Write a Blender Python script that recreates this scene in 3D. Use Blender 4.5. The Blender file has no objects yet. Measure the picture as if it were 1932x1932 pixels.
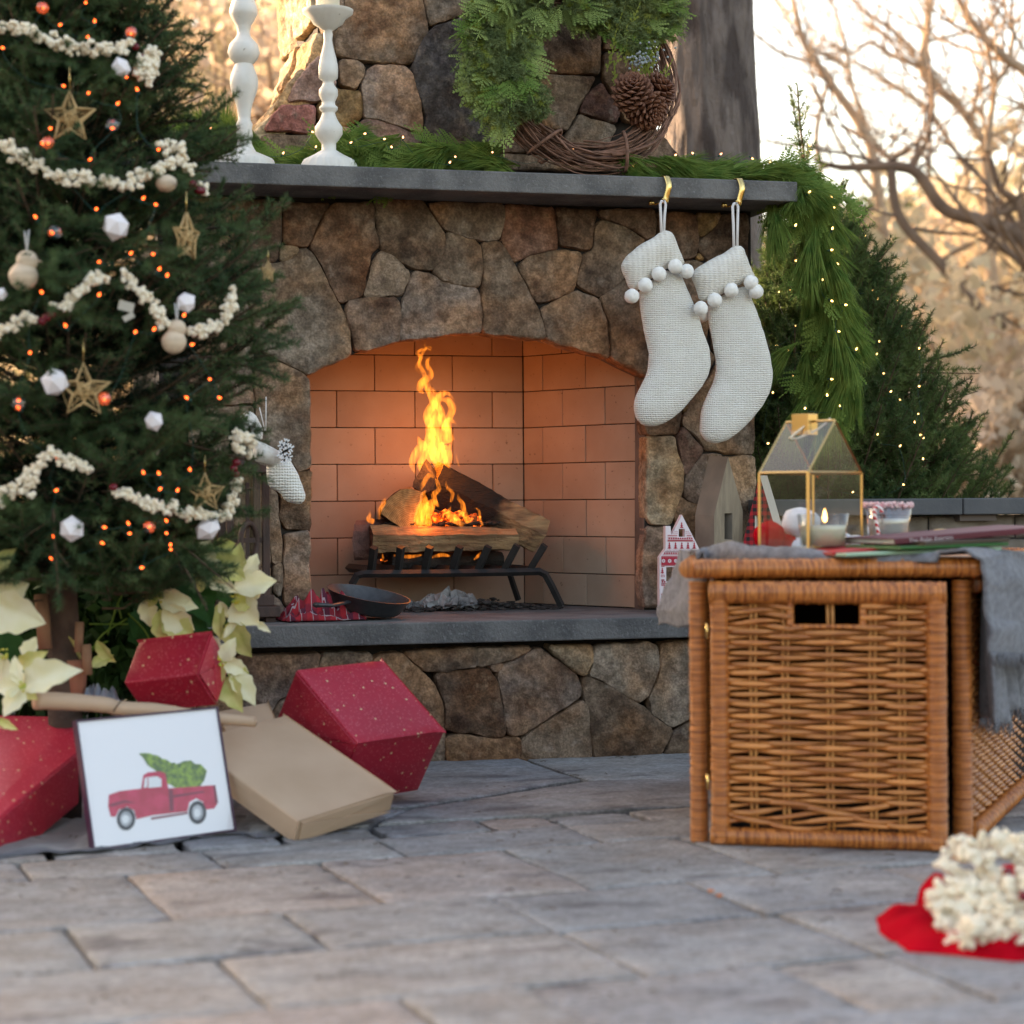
import bpy, bmesh, math, random
import numpy as np
from mathutils import Vector, Matrix, noise, geometry
random.seed(7); np.random.seed(7)
rng = np.random.RandomState(11)
S = bpy.context.scene
COL = S.collection
R = math.radians
# ------------------------------------------------------------------ camera
H = 0.73; F = 4025.0; YAW = R(15.2)
fw = Vector((math.sin(YAW), math.cos(YAW), 0)); rt = Vector((math.cos(YAW), -math.sin(YAW), 0)); up = Vector((0, 0, 1))
pit = math.atan(21 / F)
fw2 = (fw * math.cos(pit) - up * math.sin(pit)).normalized(); up2 = rt.cross(fw2).normalized()
ro = R(-0.39)
rt3 = rt * math.cos(ro) + up2 * math.sin(ro); up3 = up2 * math.cos(ro) - rt * math.sin(ro)
CAM = Vector((0, 0, H))
cd = bpy.data.cameras.new('camera'); cam = bpy.data.objects.new('camera', cd); COL.objects.link(cam)
cam.matrix_world = Matrix(((rt3.x, up3.x, -fw2.x, 0), (rt3.y, up3.y, -fw2.y, 0), (rt3.z, up3.z, -fw2.z, H), (0, 0, 0, 1)))
cd.sensor_width = 24; cd.sensor_fit = 'HORIZONTAL'; cd.lens = 50; cd.clip_end = 500; cd.clip_start = 0.05
cd.dof.use_dof = True; cd.dof.focus_distance = 6.25; cd.dof.aperture_fstop = 1.85; cd.dof.aperture_blades = 9
S.camera = cam
# ------------------------------------------------------------------ world, sun, exposure
SUNAZ = Vector((-0.66, 0.75, 0)).normalized(); SUNEL = R(15)
W_ = bpy.data.worlds.new('World'); S.world = W_; W_.use_nodes = True
nt = W_.node_tree; nt.nodes.clear()
sky = nt.nodes.new('ShaderNodeTexSky'); sky.sky_type = 'NISHITA'; sky.sun_disc = False
sky.sun_elevation = SUNEL; sky.sun_rotation = math.atan2(SUNAZ.x, SUNAZ.y)
sky.air_density = 1.0; sky.dust_density = 3.0; sky.ozone_density = 0.6
bgn = nt.nodes.new('ShaderNodeBackground'); bgn.inputs[1].default_value = 0.15
wo = nt.nodes.new('ShaderNodeOutputWorld')
nt.links.new(sky.outputs[0], bgn.inputs[0]); nt.links.new(bgn.outputs[0], wo.inputs[0])
sd = bpy.data.lights.new('sun', 'SUN'); sd.energy = 4.8; sd.angle = R(0.6); sd.color = (1.0, 0.80, 0.58)
sun = bpy.data.objects.new('sun', sd); COL.objects.link(sun)
sdir = Vector((SUNAZ.x * math.cos(SUNEL), SUNAZ.y * math.cos(SUNEL), math.sin(SUNEL)))
sun.rotation_euler = (-sdir).to_track_quat('-Z', 'Y').to_euler(); sun.location = sdir * 60
S.view_settings.view_transform = 'Standard'; S.view_settings.look = 'None'
S.view_settings.gamma = 1; S.view_settings.exposure = 2.3; S.view_settings.use_curve_mapping = False
try:
    S.view_settings.use_white_balance = True
    S.view_settings.white_balance_temperature = 7900; S.view_settings.white_balance_tint = 15
except Exception: pass
S.cycles.max_bounces = 8; S.cycles.transparent_max_bounces = 24; S.cycles.sample_clamp_indirect = 4
S.cycles.caustics_reflective = False; S.cycles.caustics_refractive = False
S.cycles.use_denoising = True
# ------------------------------------------------------------------ measuring helpers
def ray(u, v):
    return (fw2 * F + rt3 * (u - 966) - up3 * (v - 966)) / F
def at(u, v, z):
    "point seen at (u,v) at camera depth z (metres)"
    return CAM + ray(u, v) * z
def on_y(u, v, y):
    d = ray(u, v); return CAM + d * (y / d.y)
def gnd(u, v, h=0.0):
    d = ray(u, v); return CAM + d * ((h - H) / d.z)
CR = {'A': (700, 560, 2.415), 'B': (1400, 560, 2.415), 'J': (1950, 1100, 2.415), 'K': (1900, 600, 3.864), 'D': (700, 1950, 2.415),
      'E': (1400, 1950, 2.415), 'C': (780, 0, 2.76), 'L': (700, 1250, 2.415), 'T': (1070, 0, 1.8056), 'F': (1040, 1380, 2.6108),
      'W': (1400, 0, 2.6108), 'P': (400, 1650, 2.9714), 'Q': (0, 1650, 2.9725), 'Z': (2300, 1250, 3.22), 'G': (0, 0, 1.8056),
      'M': (1070, 1070, 1.8056), 'N': (0, 1070, 1.8056), 'X': (0, 2134, 1.8056), 'Y': (1070, 2134, 1.8056), 'V': (2134, 2134, 1.8056),
      'R': (2134, 0, 1.8056), 'S': (2134, 1070, 1.8056), 'H': (200, 2200, 2.76), 'O': (2580, 1500, 3.096)}
def px(c, x, y):
    if c == 'p': return (x, y)
    x0, y0, s = CR[c]; return ((x0 + x / s) / 1.6584, (y0 + y / s) / 1.6584)
def pxs(s):
    "'A 1,2 3,4 B 5,6' -> list of (u,v)"
    out = []; c = 'p'
    for t in s.split():
        if ',' in t:
            a, b = t.split(','); out.append(px(c, float(a), float(b)))
        else: c = t
    return out
# ------------------------------------------------------------------ objects
def props(o, label=None, cat=None, group=None, kind=None):
    if label: o['label'] = label
    if cat: o['category'] = cat
    if group: o['group'] = group
    if kind: o['kind'] = kind
    return o
def thing(name, loc, label, cat, group=None, kind=None):
    o = bpy.data.objects.new(name, None); o.empty_display_size = 0.05; COL.objects.link(o); o.location = loc
    return props(o, label, cat, group, kind)
def adopt(o, parent):
    if parent is not None:
        o.parent = parent
        pl = parent
        base = Vector((0, 0, 0))
        while pl is not None: base += Vector(pl.location); pl = pl.parent
        o.location = Vector(o.location) - base
class MB:
    def __init__(s): s.v = []; s.f = []; s.m = []; s.n = 0
    def add(s, verts, faces, mi=0):
        b = s.n; s.v.extend([tuple(x) for x in verts]); s.n += len(verts)
        for f in faces: s.f.append(tuple(i + b for i in f)); s.m.append(mi)
    def box(s, c, size, rot=None, mi=0):
        hx, hy, hz = [q / 2 for q in size]
        vs = [Vector((x, y, z)) for x in (-hx, hx) for y in (-hy, hy) for z in (-hz, hz)]
        if rot is not None: vs = [rot @ q for q in vs]
        vs = [q + Vector(c) for q in vs]
        s.add(vs, [(0, 1, 3, 2), (4, 6, 7, 5), (0, 4, 5, 1), (2, 3, 7, 6), (0, 2, 6, 4), (1, 5, 7, 3)], mi)
    def hexa(s, b, t, mi=0):
        "b,t : 4 bottom, 4 top corners in same order"
        s.add(list(b) + list(t), [(3, 2, 1, 0), (4, 5, 6, 7), (0, 1, 5, 4), (1, 2, 6, 5), (2, 3, 7, 6), (3, 0, 4, 7)], mi)
    def tube(s, pts, rad, n=6, cap=True, mi=0, flat=1.0, closed=False):
        pts = [Vector(p) for p in pts]; k = len(pts)
        if not hasattr(rad, '__len__'): rad = [rad] * k
        b = s.n; ref = Vector((0, 0, 1)); prev = None
        for i, p in enumerate(pts):
            if closed: d = (pts[(i + 1) % k] - pts[i - 1])
            else: d = (pts[min(i + 1, k - 1)] - pts[max(i - 1, 0)])
            if d.length < 1e-9: d = Vector((0, 0, 1))
            d.normalize()
            if prev is None:
                a = d.cross(ref)
                if a.length < 0.1: a = d.cross(Vector((1, 0, 0)))
                a.normalize()
            else:
                a = prev - d * prev.dot(d)
                if a.length < 1e-6: a = d.orthogonal()
                a.normalize()
            prev = a; c = d.cross(a)
            for j in range(n):
                t = 2 * math.pi * j / n
                s.v.append(tuple(p + (a * math.cos(t) + c * (math.sin(t) * flat)) * rad[i]))
        s.n += k * n
        rng_ = range(k if closed else k - 1)
        for i in rng_:
            i2 = (i + 1) % k
            for j in range(n):
                j2 = (j + 1) % n
                s.f.append((b + i * n + j, b + i * n + j2, b + i2 * n + j2, b + i2 * n + j)); s.m.append(mi)
        if cap and not closed:
            s.f.append(tuple(b + j for j in range(n))[::-1]); s.m.append(mi)
            s.f.append(tuple(b + (k - 1) * n + j for j in range(n))); s.m.append(mi)
    def lathe(s, prof, c, n=32, mi=0, flute=None):
        c = Vector(c); b = s.n; k = len(prof)
        for (r, z) in prof:
            for j in range(n):
                t = 2 * math.pi * j / n
                rr = r * (flute(t, z) if flute else 1)
                s.v.append((c.x + rr * math.cos(t), c.y + rr * math.sin(t), c.z + z))
        s.n += k * n
        for i in range(k - 1):
            for j in range(n):
                j2 = (j + 1) % n
                s.f.append((b + i * n + j, b + i * n + j2, b + (i + 1) * n + j2, b + (i + 1) * n + j)); s.m.append(mi)
        if prof[0][0] > 1e-5: s.f.append(tuple(b + j for j in range(n))[::-1]); s.m.append(mi)
        if prof[-1][0] > 1e-5: s.f.append(tuple(b + (k - 1) * n + j for j in range(n))); s.m.append(mi)
    def ico(s, c, r, sub=1, mi=0, jit=0.0, sc=(1, 1, 1)):
        v, f = ICO[sub]; c = Vector(c)
        s.add([c + Vector((p.x * sc[0], p.y * sc[1], p.z * sc[2])) * r * (1 + jit * random.uniform(-1, 1)) for p in v], f, mi)
    def build(s, name, mats, parent=None, smooth=True, **kw):
        me = bpy.data.meshes.new(name)
        me.from_pydata(s.v, [], s.f)
        return finish(name, me, mats, parent, smooth, s.m, **kw)
def finish(name, me, mats, parent=None, smooth=True, mi=None, label=None, cat=None, group=None, kind=None, color=None, sharp=None, bevel=None, sub=0):
    if not isinstance(mats, (list, tuple)): mats = [mats]
    for m in mats: me.materials.append(m)
    if mi is not None and len(mats) > 1: me.polygons.foreach_set('material_index', mi)
    if smooth: me.polygons.foreach_set('use_smooth', [True] * len(me.polygons))
    me.update()
    n = len(me.vertices)
    co = np.empty(n * 3, dtype=np.float64); me.vertices.foreach_get('co', co); co = co.reshape(-1, 3)
    if parent is None and n:
        base = np.array([(co[:, 0].min() + co[:, 0].max()) / 2, (co[:, 1].min() + co[:, 1].max()) / 2, co[:, 2].min()])
    elif n: base = (co.min(0) + co.max(0)) / 2
    else: base = np.zeros(3)
    me.vertices.foreach_set('co', (co - base).ravel()); me.update()
    o = bpy.data.objects.new(name, me); COL.objects.link(o); o.location = base
    adopt(o, parent)
    if sharp is not None:
        try: me.set_sharp_from_angle(angle=R(sharp))
        except Exception: pass
    if bevel:
        b = o.modifiers.new('bevel', 'BEVEL'); b.width = bevel; b.segments = 2; b.limit_method = 'ANGLE'; b.angle_limit = R(30)
    if sub:
        b = o.modifiers.new('sub', 'SUBSURF'); b.levels = sub; b.render_levels = sub
    if color is not None: o.color = (*color, 1)
    return props(o, label, cat, group, kind)
def npmesh(name, V, Fc, mats, parent=None, smooth=False, mi=None, **kw):
    "V (n,3) array, Fc (m,k) array of k-gons"
    V = np.asarray(V, dtype=np.float64); Fc = np.asarray(Fc, dtype=np.int32); m, k = Fc.shape
    me = bpy.data.meshes.new(name); me.vertices.add(len(V)); me.vertices.foreach_set('co', V.ravel())
    me.loops.add(m * k); me.loops.foreach_set('vertex_index', Fc.ravel())
    me.polygons.add(m); me.polygons.foreach_set('loop_start', np.arange(m, dtype=np.int32) * k)
    try: me.polygons.foreach_set('loop_total', np.full(m, k, dtype=np.int32))
    except Exception: pass
    me.update(calc_edges=True)
    return finish(name, me, mats, parent, smooth, mi, **kw)
def twin(o, parent, loc, rot=None, scale=None, name=None):
    "copy of a part sharing mesh data, placed at world loc under parent"
    c = o.copy(); COL.objects.link(c); c.parent = None; c.location = loc
    if rot is not None: c.rotation_euler = rot
    if scale is not None: c.scale = (scale,) * 3 if not hasattr(scale, '__len__') else scale
    adopt(c, parent); return c
def _ico(sub):
    bm = bmesh.new(); bmesh.ops.create_icosphere(bm, subdivisions=sub, radius=1)
    v = [p.co.copy() for p in bm.verts]; f = [tuple(q.index for q in p.verts) for p in bm.faces]; bm.free(); return v, f
ICO = {1: _ico(1), 2: _ico(2), 3: _ico(3)}
def catmull(P, n=6, closed=False):
    P = [Vector(p) for p in P]; k = len(P); out = []
    for i in range(k if closed else k - 1):
        if closed: a, b, c, d = P[i - 1], P[i], P[(i + 1) % k], P[(i + 2) % k]
        else: a, b, c, d = P[max(i - 1, 0)], P[i], P[i + 1], P[min(i + 2, k - 1)]
        for j in range(n):
            t = j / n
            out.append(0.5 * ((2 * b) + (c - a) * t + (2 * a - 5 * b + 4 * c - d) * t * t + (3 * b - a - 3 * c + d) * t ** 3))
    if not closed: out.append(P[-1])
    return out
# ------------------------------------------------------------------ materials
def mat(name, col=(0.5, 0.5, 0.5), col2=None, scale=10, detail=4, rough=0.7, bump=0.0, bscale=None, spec=0.4, metal=0.0, objcol=False,
        speck=None, sscale=300, stretch=None, trans=0.0, emit=None, estr=0, sub=0.0, coat=0.0, sheen=0.0, mask=(0.35, 0.65), bdist=0.01, alpha=1, bdetail=6):
    m = bpy.data.materials.new(name); m.use_nodes = True; t = m.node_tree; N = t.nodes; L = t.links
    b = N['Principled BSDF']
    b.inputs['Roughness'].default_value = rough; b.inputs['Metallic'].default_value = metal
    b.inputs['Specular IOR Level'].default_value = spec; b.inputs['Coat Weight'].default_value = coat
    b.inputs['Sheen Weight'].default_value = sheen
    if trans: b.inputs['Transmission Weight'].default_value = trans
    if sub: b.inputs['Subsurface Weight'].default_value = sub; b.inputs['Subsurface Radius'].default_value = (0.01, 0.006, 0.004)
    if emit: b.inputs['Emission Color'].default_value = (*emit, 1); b.inputs['Emission Strength'].default_value = estr
    if alpha < 1: b.inputs['Alpha'].default_value = alpha
    tc = N.new('ShaderNodeTexCoord'); vec = tc.outputs['Object']
    if stretch:
        mp = N.new('ShaderNodeMapping'); mp.inputs['Scale'].default_value = stretch; L.new(vec, mp.inputs['Vector']); vec = mp.outputs['Vector']
    if objcol:
        oi = N.new('ShaderNodeObjectInfo'); ad = N.new('ShaderNodeVectorMath'); ad.operation = 'MULTIPLY_ADD'
        cx = N.new('ShaderNodeCombineXYZ')
        for q in range(3): L.new(oi.outputs['Random'], cx.inputs[q])
        ad.inputs[1].default_value = (37, 53, 71); L.new(cx.outputs[0], ad.inputs[0]); L.new(vec, ad.inputs[2]); vec = ad.outputs[0]
    cur = None
    if objcol: cur = oi.outputs['Color']
    else:
        rgb = N.new('ShaderNodeRGB'); rgb.outputs[0].default_value = (*col, 1); cur = rgb.outputs[0]
    if col2 is not None:
        nz = N.new('ShaderNodeTexNoise'); nz.inputs['Scale'].default_value = scale; nz.inputs['Detail'].default_value = detail
        L.new(vec, nz.inputs['Vector'])
        mr = N.new('ShaderNodeMapRange'); mr.inputs[1].default_value = mask[0]; mr.inputs[2].default_value = mask[1]
        L.new(nz.outputs[0], mr.inputs[0])
        mx = N.new('ShaderNodeMix'); mx.data_type = 'RGBA'
        L.new(mr.outputs[0], mx.inputs[0]); L.new(cur, mx.inputs[6])
        if objcol:
            mm = N.new('ShaderNodeMix'); mm.data_type = 'RGBA'; mm.blend_type = 'MULTIPLY'; mm.inputs[0].default_value = 1
            L.new(cur, mm.inputs[6]); mm.inputs[7].default_value = (*col2, 1); L.new(mm.outputs[2], mx.inputs[7])
        else: mx.inputs[7].default_value = (*col2, 1)
        cur = mx.outputs[2]
    if speck is not None:
        n2 = N.new('ShaderNodeTexNoise'); n2.inputs['Scale'].default_value = sscale; n2.inputs['Detail'].default_value = 3; L.new(vec, n2.inputs['Vector'])
        m2 = N.new('ShaderNodeMapRange'); m2.inputs[1].default_value = 0.56; m2.inputs[2].default_value = 0.72; m2.inputs[4].default_value = speck[3] if len(speck) > 3 else 0.7
        L.new(n2.outputs[0], m2.inputs[0])
        mx = N.new('ShaderNodeMix'); mx.data_type = 'RGBA'; L.new(m2.outputs[0], mx.inputs[0]); L.new(cur, mx.inputs[6]); mx.inputs[7].default_value = (*speck[:3], 1)
        cur = mx.outputs[2]
    L.new(cur, b.inputs['Base Color'])
    if bump:
        n3 = N.new('ShaderNodeTexNoise'); n3.inputs['Scale'].default_value = bscale or scale * 4; n3.inputs['Detail'].default_value = bdetail; n3.inputs['Roughness'].default_value = 0.65
        L.new(vec, n3.inputs['Vector'])
        bp = N.new('ShaderNodeBump'); bp.inputs['Strength'].default_value = bump; bp.inputs['Distance'].default_value = bdist
        L.new(n3.outputs[0], bp.inputs['Height']); L.new(bp.outputs[0], b.inputs['Normal'])
    m['_cur'] = 0
    return m
def leafmat(name, col, col2, scale=25, rough=0.75, transl=0.25, spec=.15):
    m = bpy.data.materials.new(name); m.use_nodes = True; t = m.node_tree; N = t.nodes; L = t.links
    b = N['Principled BSDF']; b.inputs['Roughness'].default_value = rough; b.inputs['Specular IOR Level'].default_value = spec
    tc = N.new('ShaderNodeTexCoord'); nz = N.new('ShaderNodeTexNoise'); nz.inputs['Scale'].default_value = scale; nz.inputs['Detail'].default_value = 3
    L.new(tc.outputs['Object'], nz.inputs['Vector'])
    mr = N.new('ShaderNodeMapRange'); mr.inputs[1].default_value = 0.35; mr.inputs[2].default_value = 0.65; L.new(nz.outputs[0], mr.inputs[0])
    mx = N.new('ShaderNodeMix'); mx.data_type = 'RGBA'; mx.inputs[6].default_value = (*col, 1); mx.inputs[7].default_value = (*col2, 1)
    L.new(mr.outputs[0], mx.inputs[0]); L.new(mx.outputs[2], b.inputs['Base Color'])
    tr = N.new('ShaderNodeBsdfTranslucent'); L.new(mx.outputs[2], tr.inputs[0])
    ms = N.new('ShaderNodeMixShader'); ms.inputs[0].default_value = transl
    L.new(b.outputs[0], ms.inputs[1]); L.new(tr.outputs[0], ms.inputs[2]); L.new(ms.outputs[0], N['Material Output'].inputs[0])
    return m
def glassmat(name, col=(0.97, 0.98, 0.98), refl=0.10):
    "thin clear pane: mostly see-through with a real Fresnel reflection"
    m = bpy.data.materials.new(name); m.use_nodes = True; t = m.node_tree; N = t.nodes; L = t.links
    N.remove(N['Principled BSDF'])
    fr = N.new('ShaderNodeLayerWeight'); fr.inputs[0].default_value = 0.5
    pw = N.new('ShaderNodeMath'); pw.operation = 'POWER'; pw.inputs[1].default_value = 5; L.new(fr.outputs['Facing'], pw.inputs[0])
    mt = N.new('ShaderNodeMath'); mt.operation = 'MULTIPLY_ADD'; mt.inputs[1].default_value = 1 - refl; mt.inputs[2].default_value = refl; mt.use_clamp = True
    L.new(pw.outputs[0], mt.inputs[0])
    tr = N.new('ShaderNodeBsdfTransparent'); tr.inputs[0].default_value = (*col, 1)
    gl = N.new('ShaderNodeBsdfGlossy'); gl.inputs['Roughness'].default_value = 0.03
    ms = N.new('ShaderNodeMixShader'); L.new(mt.outputs[0], ms.inputs[0]); L.new(tr.outputs[0], ms.inputs[1]); L.new(gl.outputs[0], ms.inputs[2])
    L.new(ms.outputs[0], N['Material Output'].inputs[0]); return m
def emitmat(name, col, strength):
    m = bpy.data.materials.new(name); m.use_nodes = True; t = m.node_tree; N = t.nodes; L = t.links
    N.remove(N['Principled BSDF']); e = N.new('ShaderNodeEmission'); e.inputs[0].default_value = (*col, 1); e.inputs[1].default_value = strength
    L.new(e.outputs[0], N['Material Output'].inputs[0]); return m
# ------------------------------------------------------------------ slab / stone from an outline
def resample(P, step):
    out = []; k = len(P)
    for i in range(k):
        a = Vector(P[i]); b = Vector(P[(i + 1) % k]); n = max(1, int(round((b - a).length / step)))
        for j in range(n): out.append(a + (b - a) * (j / n))
    return out
CUT = 0.006
def roundpoly(P, it=1):
    for _ in range(it):
        out = []; k = len(P)
        for i in range(k):
            a = Vector(P[i]); b = Vector(P[(i + 1) % k]); c = min(0.3, CUT / max((b - a).length, 1e-6)); out += [a.lerp(b, c), b.lerp(a, c)]
        P = out
    return P
def sdist(X, P):
    "distance of points X(n,2) to closed polyline P(m,2)"
    A = P; B = np.roll(P, -1, axis=0); D = B - A; LL = (D ** 2).sum(1) + 1e-12
    t = np.clip(((X[:, None, :] - A[None]) * D[None]).sum(2) / LL[None], 0, 1)
    Q = A[None] + t[..., None] * D[None]
    return np.sqrt(((X[:, None, :] - Q) ** 2).sum(2)).min(1)
def inside(X, P):
    c = np.zeros(len(X), bool); A = P; B = np.roll(P, -1, axis=0)
    for a, b in zip(A, B):
        if a[1] == b[1]: continue
        cond = ((a[1] > X[:, 1]) != (b[1] > X[:, 1])) & (X[:, 0] < (b[0] - a[0]) * (X[:, 1] - a[1]) / (b[1] - a[1]) + a[0])
        c ^= cond
    return c
def outline_mesh(P, hf, toworld, step=0.015, edge=0.012, wob=0.002, back=0.02, rnd=1, seed=0, twosided=False, rk=.28, grow=0.0):
    """closed relief from 2-D outline P (metres); hf(x,y,d)->height; toworld(x,y,h)->Vector"""
    P = roundpoly([Vector(p) for p in P], rnd) if rnd else [Vector(p) for p in P]
    if sum(P[i - 1].x * P[i].y - P[i].x * P[i - 1].y for i in range(len(P))) < 0: P = P[::-1]
    B = resample(P, edge)
    if wob:
        c = [noise.noise_vector(Vector((p.x * 18 + seed, p.y * 18, seed * 3.1))) * wob * 2 + noise.noise_vector(Vector((p.x * 70 + seed, p.y * 70, seed))) * wob for p in B]
        B = [Vector((p.x + q.x, p.y + q.y)) for p, q in zip(B, c)]
    Bn = np.array([(p.x, p.y) for p in B])
    mn = Bn.min(0); mx = Bn.max(0)
    gx = np.arange(mn[0], mx[0], step); gy = np.arange(mn[1], mx[1], step * 0.87)
    X, Y = np.meshgrid(gx, gy); X = X + (np.arange(len(gy)) % 2)[:, None] * step / 2
    G = np.stack([X.ravel(), Y.ravel()], 1) + rng.uniform(-.15, .15, (X.size, 2)) * step
    if len(G):
        G = G[inside(G, Bn)]
        if len(G): G = G[sdist(G, Bn) > step * 0.45]
    # one extra ring close to the edge for a rounded arris
    cen = Bn.mean(0); ring = []
    T = np.roll(Bn, -1, axis=0) - np.roll(Bn, 1, axis=0); T /= (np.linalg.norm(T, axis=1)[:, None] + 1e-9)
    Nn = np.stack([-T[:, 1], T[:, 0]], 1)
    if grow: Bn = Bn - Nn * grow
    ring = Bn + Nn * step * rk
    if len(G) == 0: G = cen[None]
    ok = inside(ring, Bn) & (sdist(ring, Bn) > step * rk * .7); ring = ring[ok]
    pts = [Vector((a[0], a[1])) for a in np.vstack([Bn, ring, G])]
    nb = len(Bn)
    vv, ee, ff, *_ = geometry.delaunay_2d_cdt(pts, [(i, (i + 1) % nb) for i in range(nb)], [list(range(nb))], 2, 1e-7)
    V2 = np.array([(p.x, p.y) for p in vv]); d = sdist(V2, Bn); d[d < 1e-6] = 0
    nv = len(vv)
    verts = [toworld(V2[i, 0], V2[i, 1], hf(V2[i, 0], V2[i, 1], d[i])) for i in range(nv)]
    faces = [tuple(f) for f in ff]
    # boundary edges -> side walls
    cnt = {}
    for f in faces:
        for i in range(len(f)):
            e = (f[i], f[(i + 1) % len(f)]); cnt[e] = 1
    bnd = [e for e in cnt if (e[1], e[0]) not in cnt]
    bv = sorted({i for e in bnd for i in e}); idx = {}
    if twosided:
        vb = [toworld(V2[i, 0], V2[i, 1], -hf(V2[i, 0], V2[i, 1], d[i])) for i in range(nv)]
        off = nv; verts += vb; faces += [tuple(i + off for i in f[::-1]) for f in ff]
        for a, b in bnd: faces.append((b, a, a + off, b + off))
    else:
        for i in bv:
            idx[i] = len(verts); verts.append(toworld(V2[i, 0], V2[i, 1], -back))
        for a, b in bnd: faces.append((b, a, idx[a], idx[b]))
    return verts, faces
def plane_map(P3, origin, ex, ez, en):
    "world points -> 2-D coordinates in plane; returns (pts2d, toworld)"
    o = Vector(origin)
    p2 = [((Vector(p) - o).dot(ex), (Vector(p) - o).dot(ez)) for p in P3]
    return p2, (lambda x, y, h: o + ex * x + ez * y + en * h)
EX = Vector((1, 0, 0)); EZ = Vector((0, 0, 1)); FRONT = Vector((0, -1, 0))
# ================================================================== FIREPLACE
YF = 6.12; YM = 5.90; YB = 5.80; YH = 5.753; YJ = 6.23; YC = 6.36
M_stone = mat('field_stone', objcol=True, col2=(0.40, 0.33, 0.30), scale=11, detail=12, rough=0.92, bump=1.0, bscale=34, bdist=0.016, spec=0.2,
              speck=(0.34, 0.28, 0.23, 0.55), sscale=24, mask=(0.38, 0.72), bdetail=9)
def rocky(m, lo=.70, hi=1.18, rust=1.0):
    "mottling at two scales, rust stains and fine grain multiplied over the stone's own colour"
    N = m.node_tree.nodes; L = m.node_tree.links; b = N['Principled BSDF']; src = b.inputs['Base Color'].links[0].from_socket
    vec = [n for n in N if n.type == 'VECT_MATH'][0].outputs[0]
    for sc, det, a, z, c0, c1 in ((42, 6, .40, .62, (lo, lo, lo * .98), (hi, hi, hi)), (6, 5, .45, .62, (1, 1, 1), (1 + .25 * rust, 1 - .03 * rust, 1 - .25 * rust)), (150, 2, .42, .60, (.78, .78, .78), (1.12, 1.12, 1.12)), (9, 8, .58, .66, (1, 1, 1), (.62, .60, .62))):
        nz = N.new('ShaderNodeTexNoise'); nz.inputs['Scale'].default_value = sc; nz.inputs['Detail'].default_value = det; L.new(vec, nz.inputs['Vector'])
        mr = N.new('ShaderNodeMapRange'); mr.inputs[1].default_value = a; mr.inputs[2].default_value = z; L.new(nz.outputs[0], mr.inputs[0])
        cm = N.new('ShaderNodeMix'); cm.data_type = 'RGBA'; L.new(mr.outputs[0], cm.inputs[0]); cm.inputs[6].default_value = (*c0, 1); cm.inputs[7].default_value = (*c1, 1)
        mu = N.new('ShaderNodeMix'); mu.data_type = 'RGBA'; mu.blend_type = 'MULTIPLY'; mu.inputs[0].default_value = 1; L.new(src, mu.inputs[6]); L.new(cm.outputs[2], mu.inputs[7]); src = mu.outputs[2]
    L.new(src, b.inputs['Base Color'])
rocky(M_stone)
M_mortar = mat('mortar', (0.045, 0.036, 0.032), (0.02, 0.017, 0.015), scale=20, rough=0.95, bump=0.5, bscale=120, bdist=0.004)
M_reveal = mat('mortar_reveal', (0.17, 0.15, 0.14), (0.10, 0.085, 0.08), scale=9, rough=0.95, bump=0.5, bscale=90, bdist=0.004)
M_slab = mat('thermal_bluestone', (0.165, 0.160, 0.157), (0.105, 0.103, 0.103), scale=9, detail=12, rough=0.85, bump=1.0, bscale=70, bdist=0.006, spec=0.25, speck=(0.24, 0.235, 0.235, .6), sscale=120, mask=(.42, .60))
M_fbrick = mat('fire_brick', objcol=True, col2=(0.86, 0.82, 0.80), scale=6, rough=0.92, bump=0.25, bscale=150, bdist=0.002, speck=(0.10, 0.06, 0.04, 0.6), sscale=85, spec=0.2)
M_fbrick.node_tree.nodes['Map Range.001'].inputs[1].default_value = .68; M_fbrick.node_tree.nodes['Map Range.001'].inputs[2].default_value = .74
M_soot = mat('brick_joint', (0.035, 0.025, 0.02), rough=0.95)
fp = thing('fireplace', (1.6, 6.1, 0), 'stone outdoor fireplace with arched opening, bluestone mantel and raised hearth, fire burning inside', 'fireplace')
def wpoly(s, y): return [on_y(u, v, y) for u, v in pxs(s)]
sid = [0]
def stone(spec, y, col, proud=0.014, en=FRONT, ex=EX, ez=EZ, P3=None, name='stone', parent=None, step=0.012, relief=1.0, sunk=0.05):
    sid[0] += 1; sd_ = sid[0] * 7.3
    P3 = P3 or wpoly(spec, y)
    P2, tw = plane_map(P3, P3[0], ex, ez, en)
    r_ = random.Random(sid[0]); tx = r_.uniform(-.03, .03) * relief; tz = r_.uniform(-.03, .03) * relief; pr = proud * r_.uniform(.55, 1.35)
    cx = sum(p[0] for p in P2) / len(P2); cz = sum(p[1] for p in P2) / len(P2)
    def hf(x, y_, d):
        rr = 0.0065; e = 1 - (1 - min(d / rr, 1)) ** 2
        n1 = noise.noise(Vector((x * 5 + sd_, y_ * 5, sd_))) * 0.012 + noise.noise(Vector((x * 17 + sd_, y_ * 17, 3))) * 0.0065 + noise.noise(Vector((x * 48, y_ * 48, sd_))) * 0.0040
        rid = abs(noise.noise(Vector((x * 9 + sd_ * 2, y_ * 7, 9)))) * 0.006
        return e * 0.012 + pr + (n1 - rid) * relief * min(1, d / 0.01 + .3) + (x - cx) * tx + (y_ - cz) * tz - 0.006
    vs, fs = outline_mesh(P2, hf, tw, step=step, edge=0.011, wob=0.0026, back=sunk, seed=sd_, grow=.0035)
    m = MB(); m.add(vs, fs)
    k = 1.40 * r_.uniform(.80, 1.18)
    return m.build(name, M_stone, parent or fp, color=[c * k for c in col], sharp=50)
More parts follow.
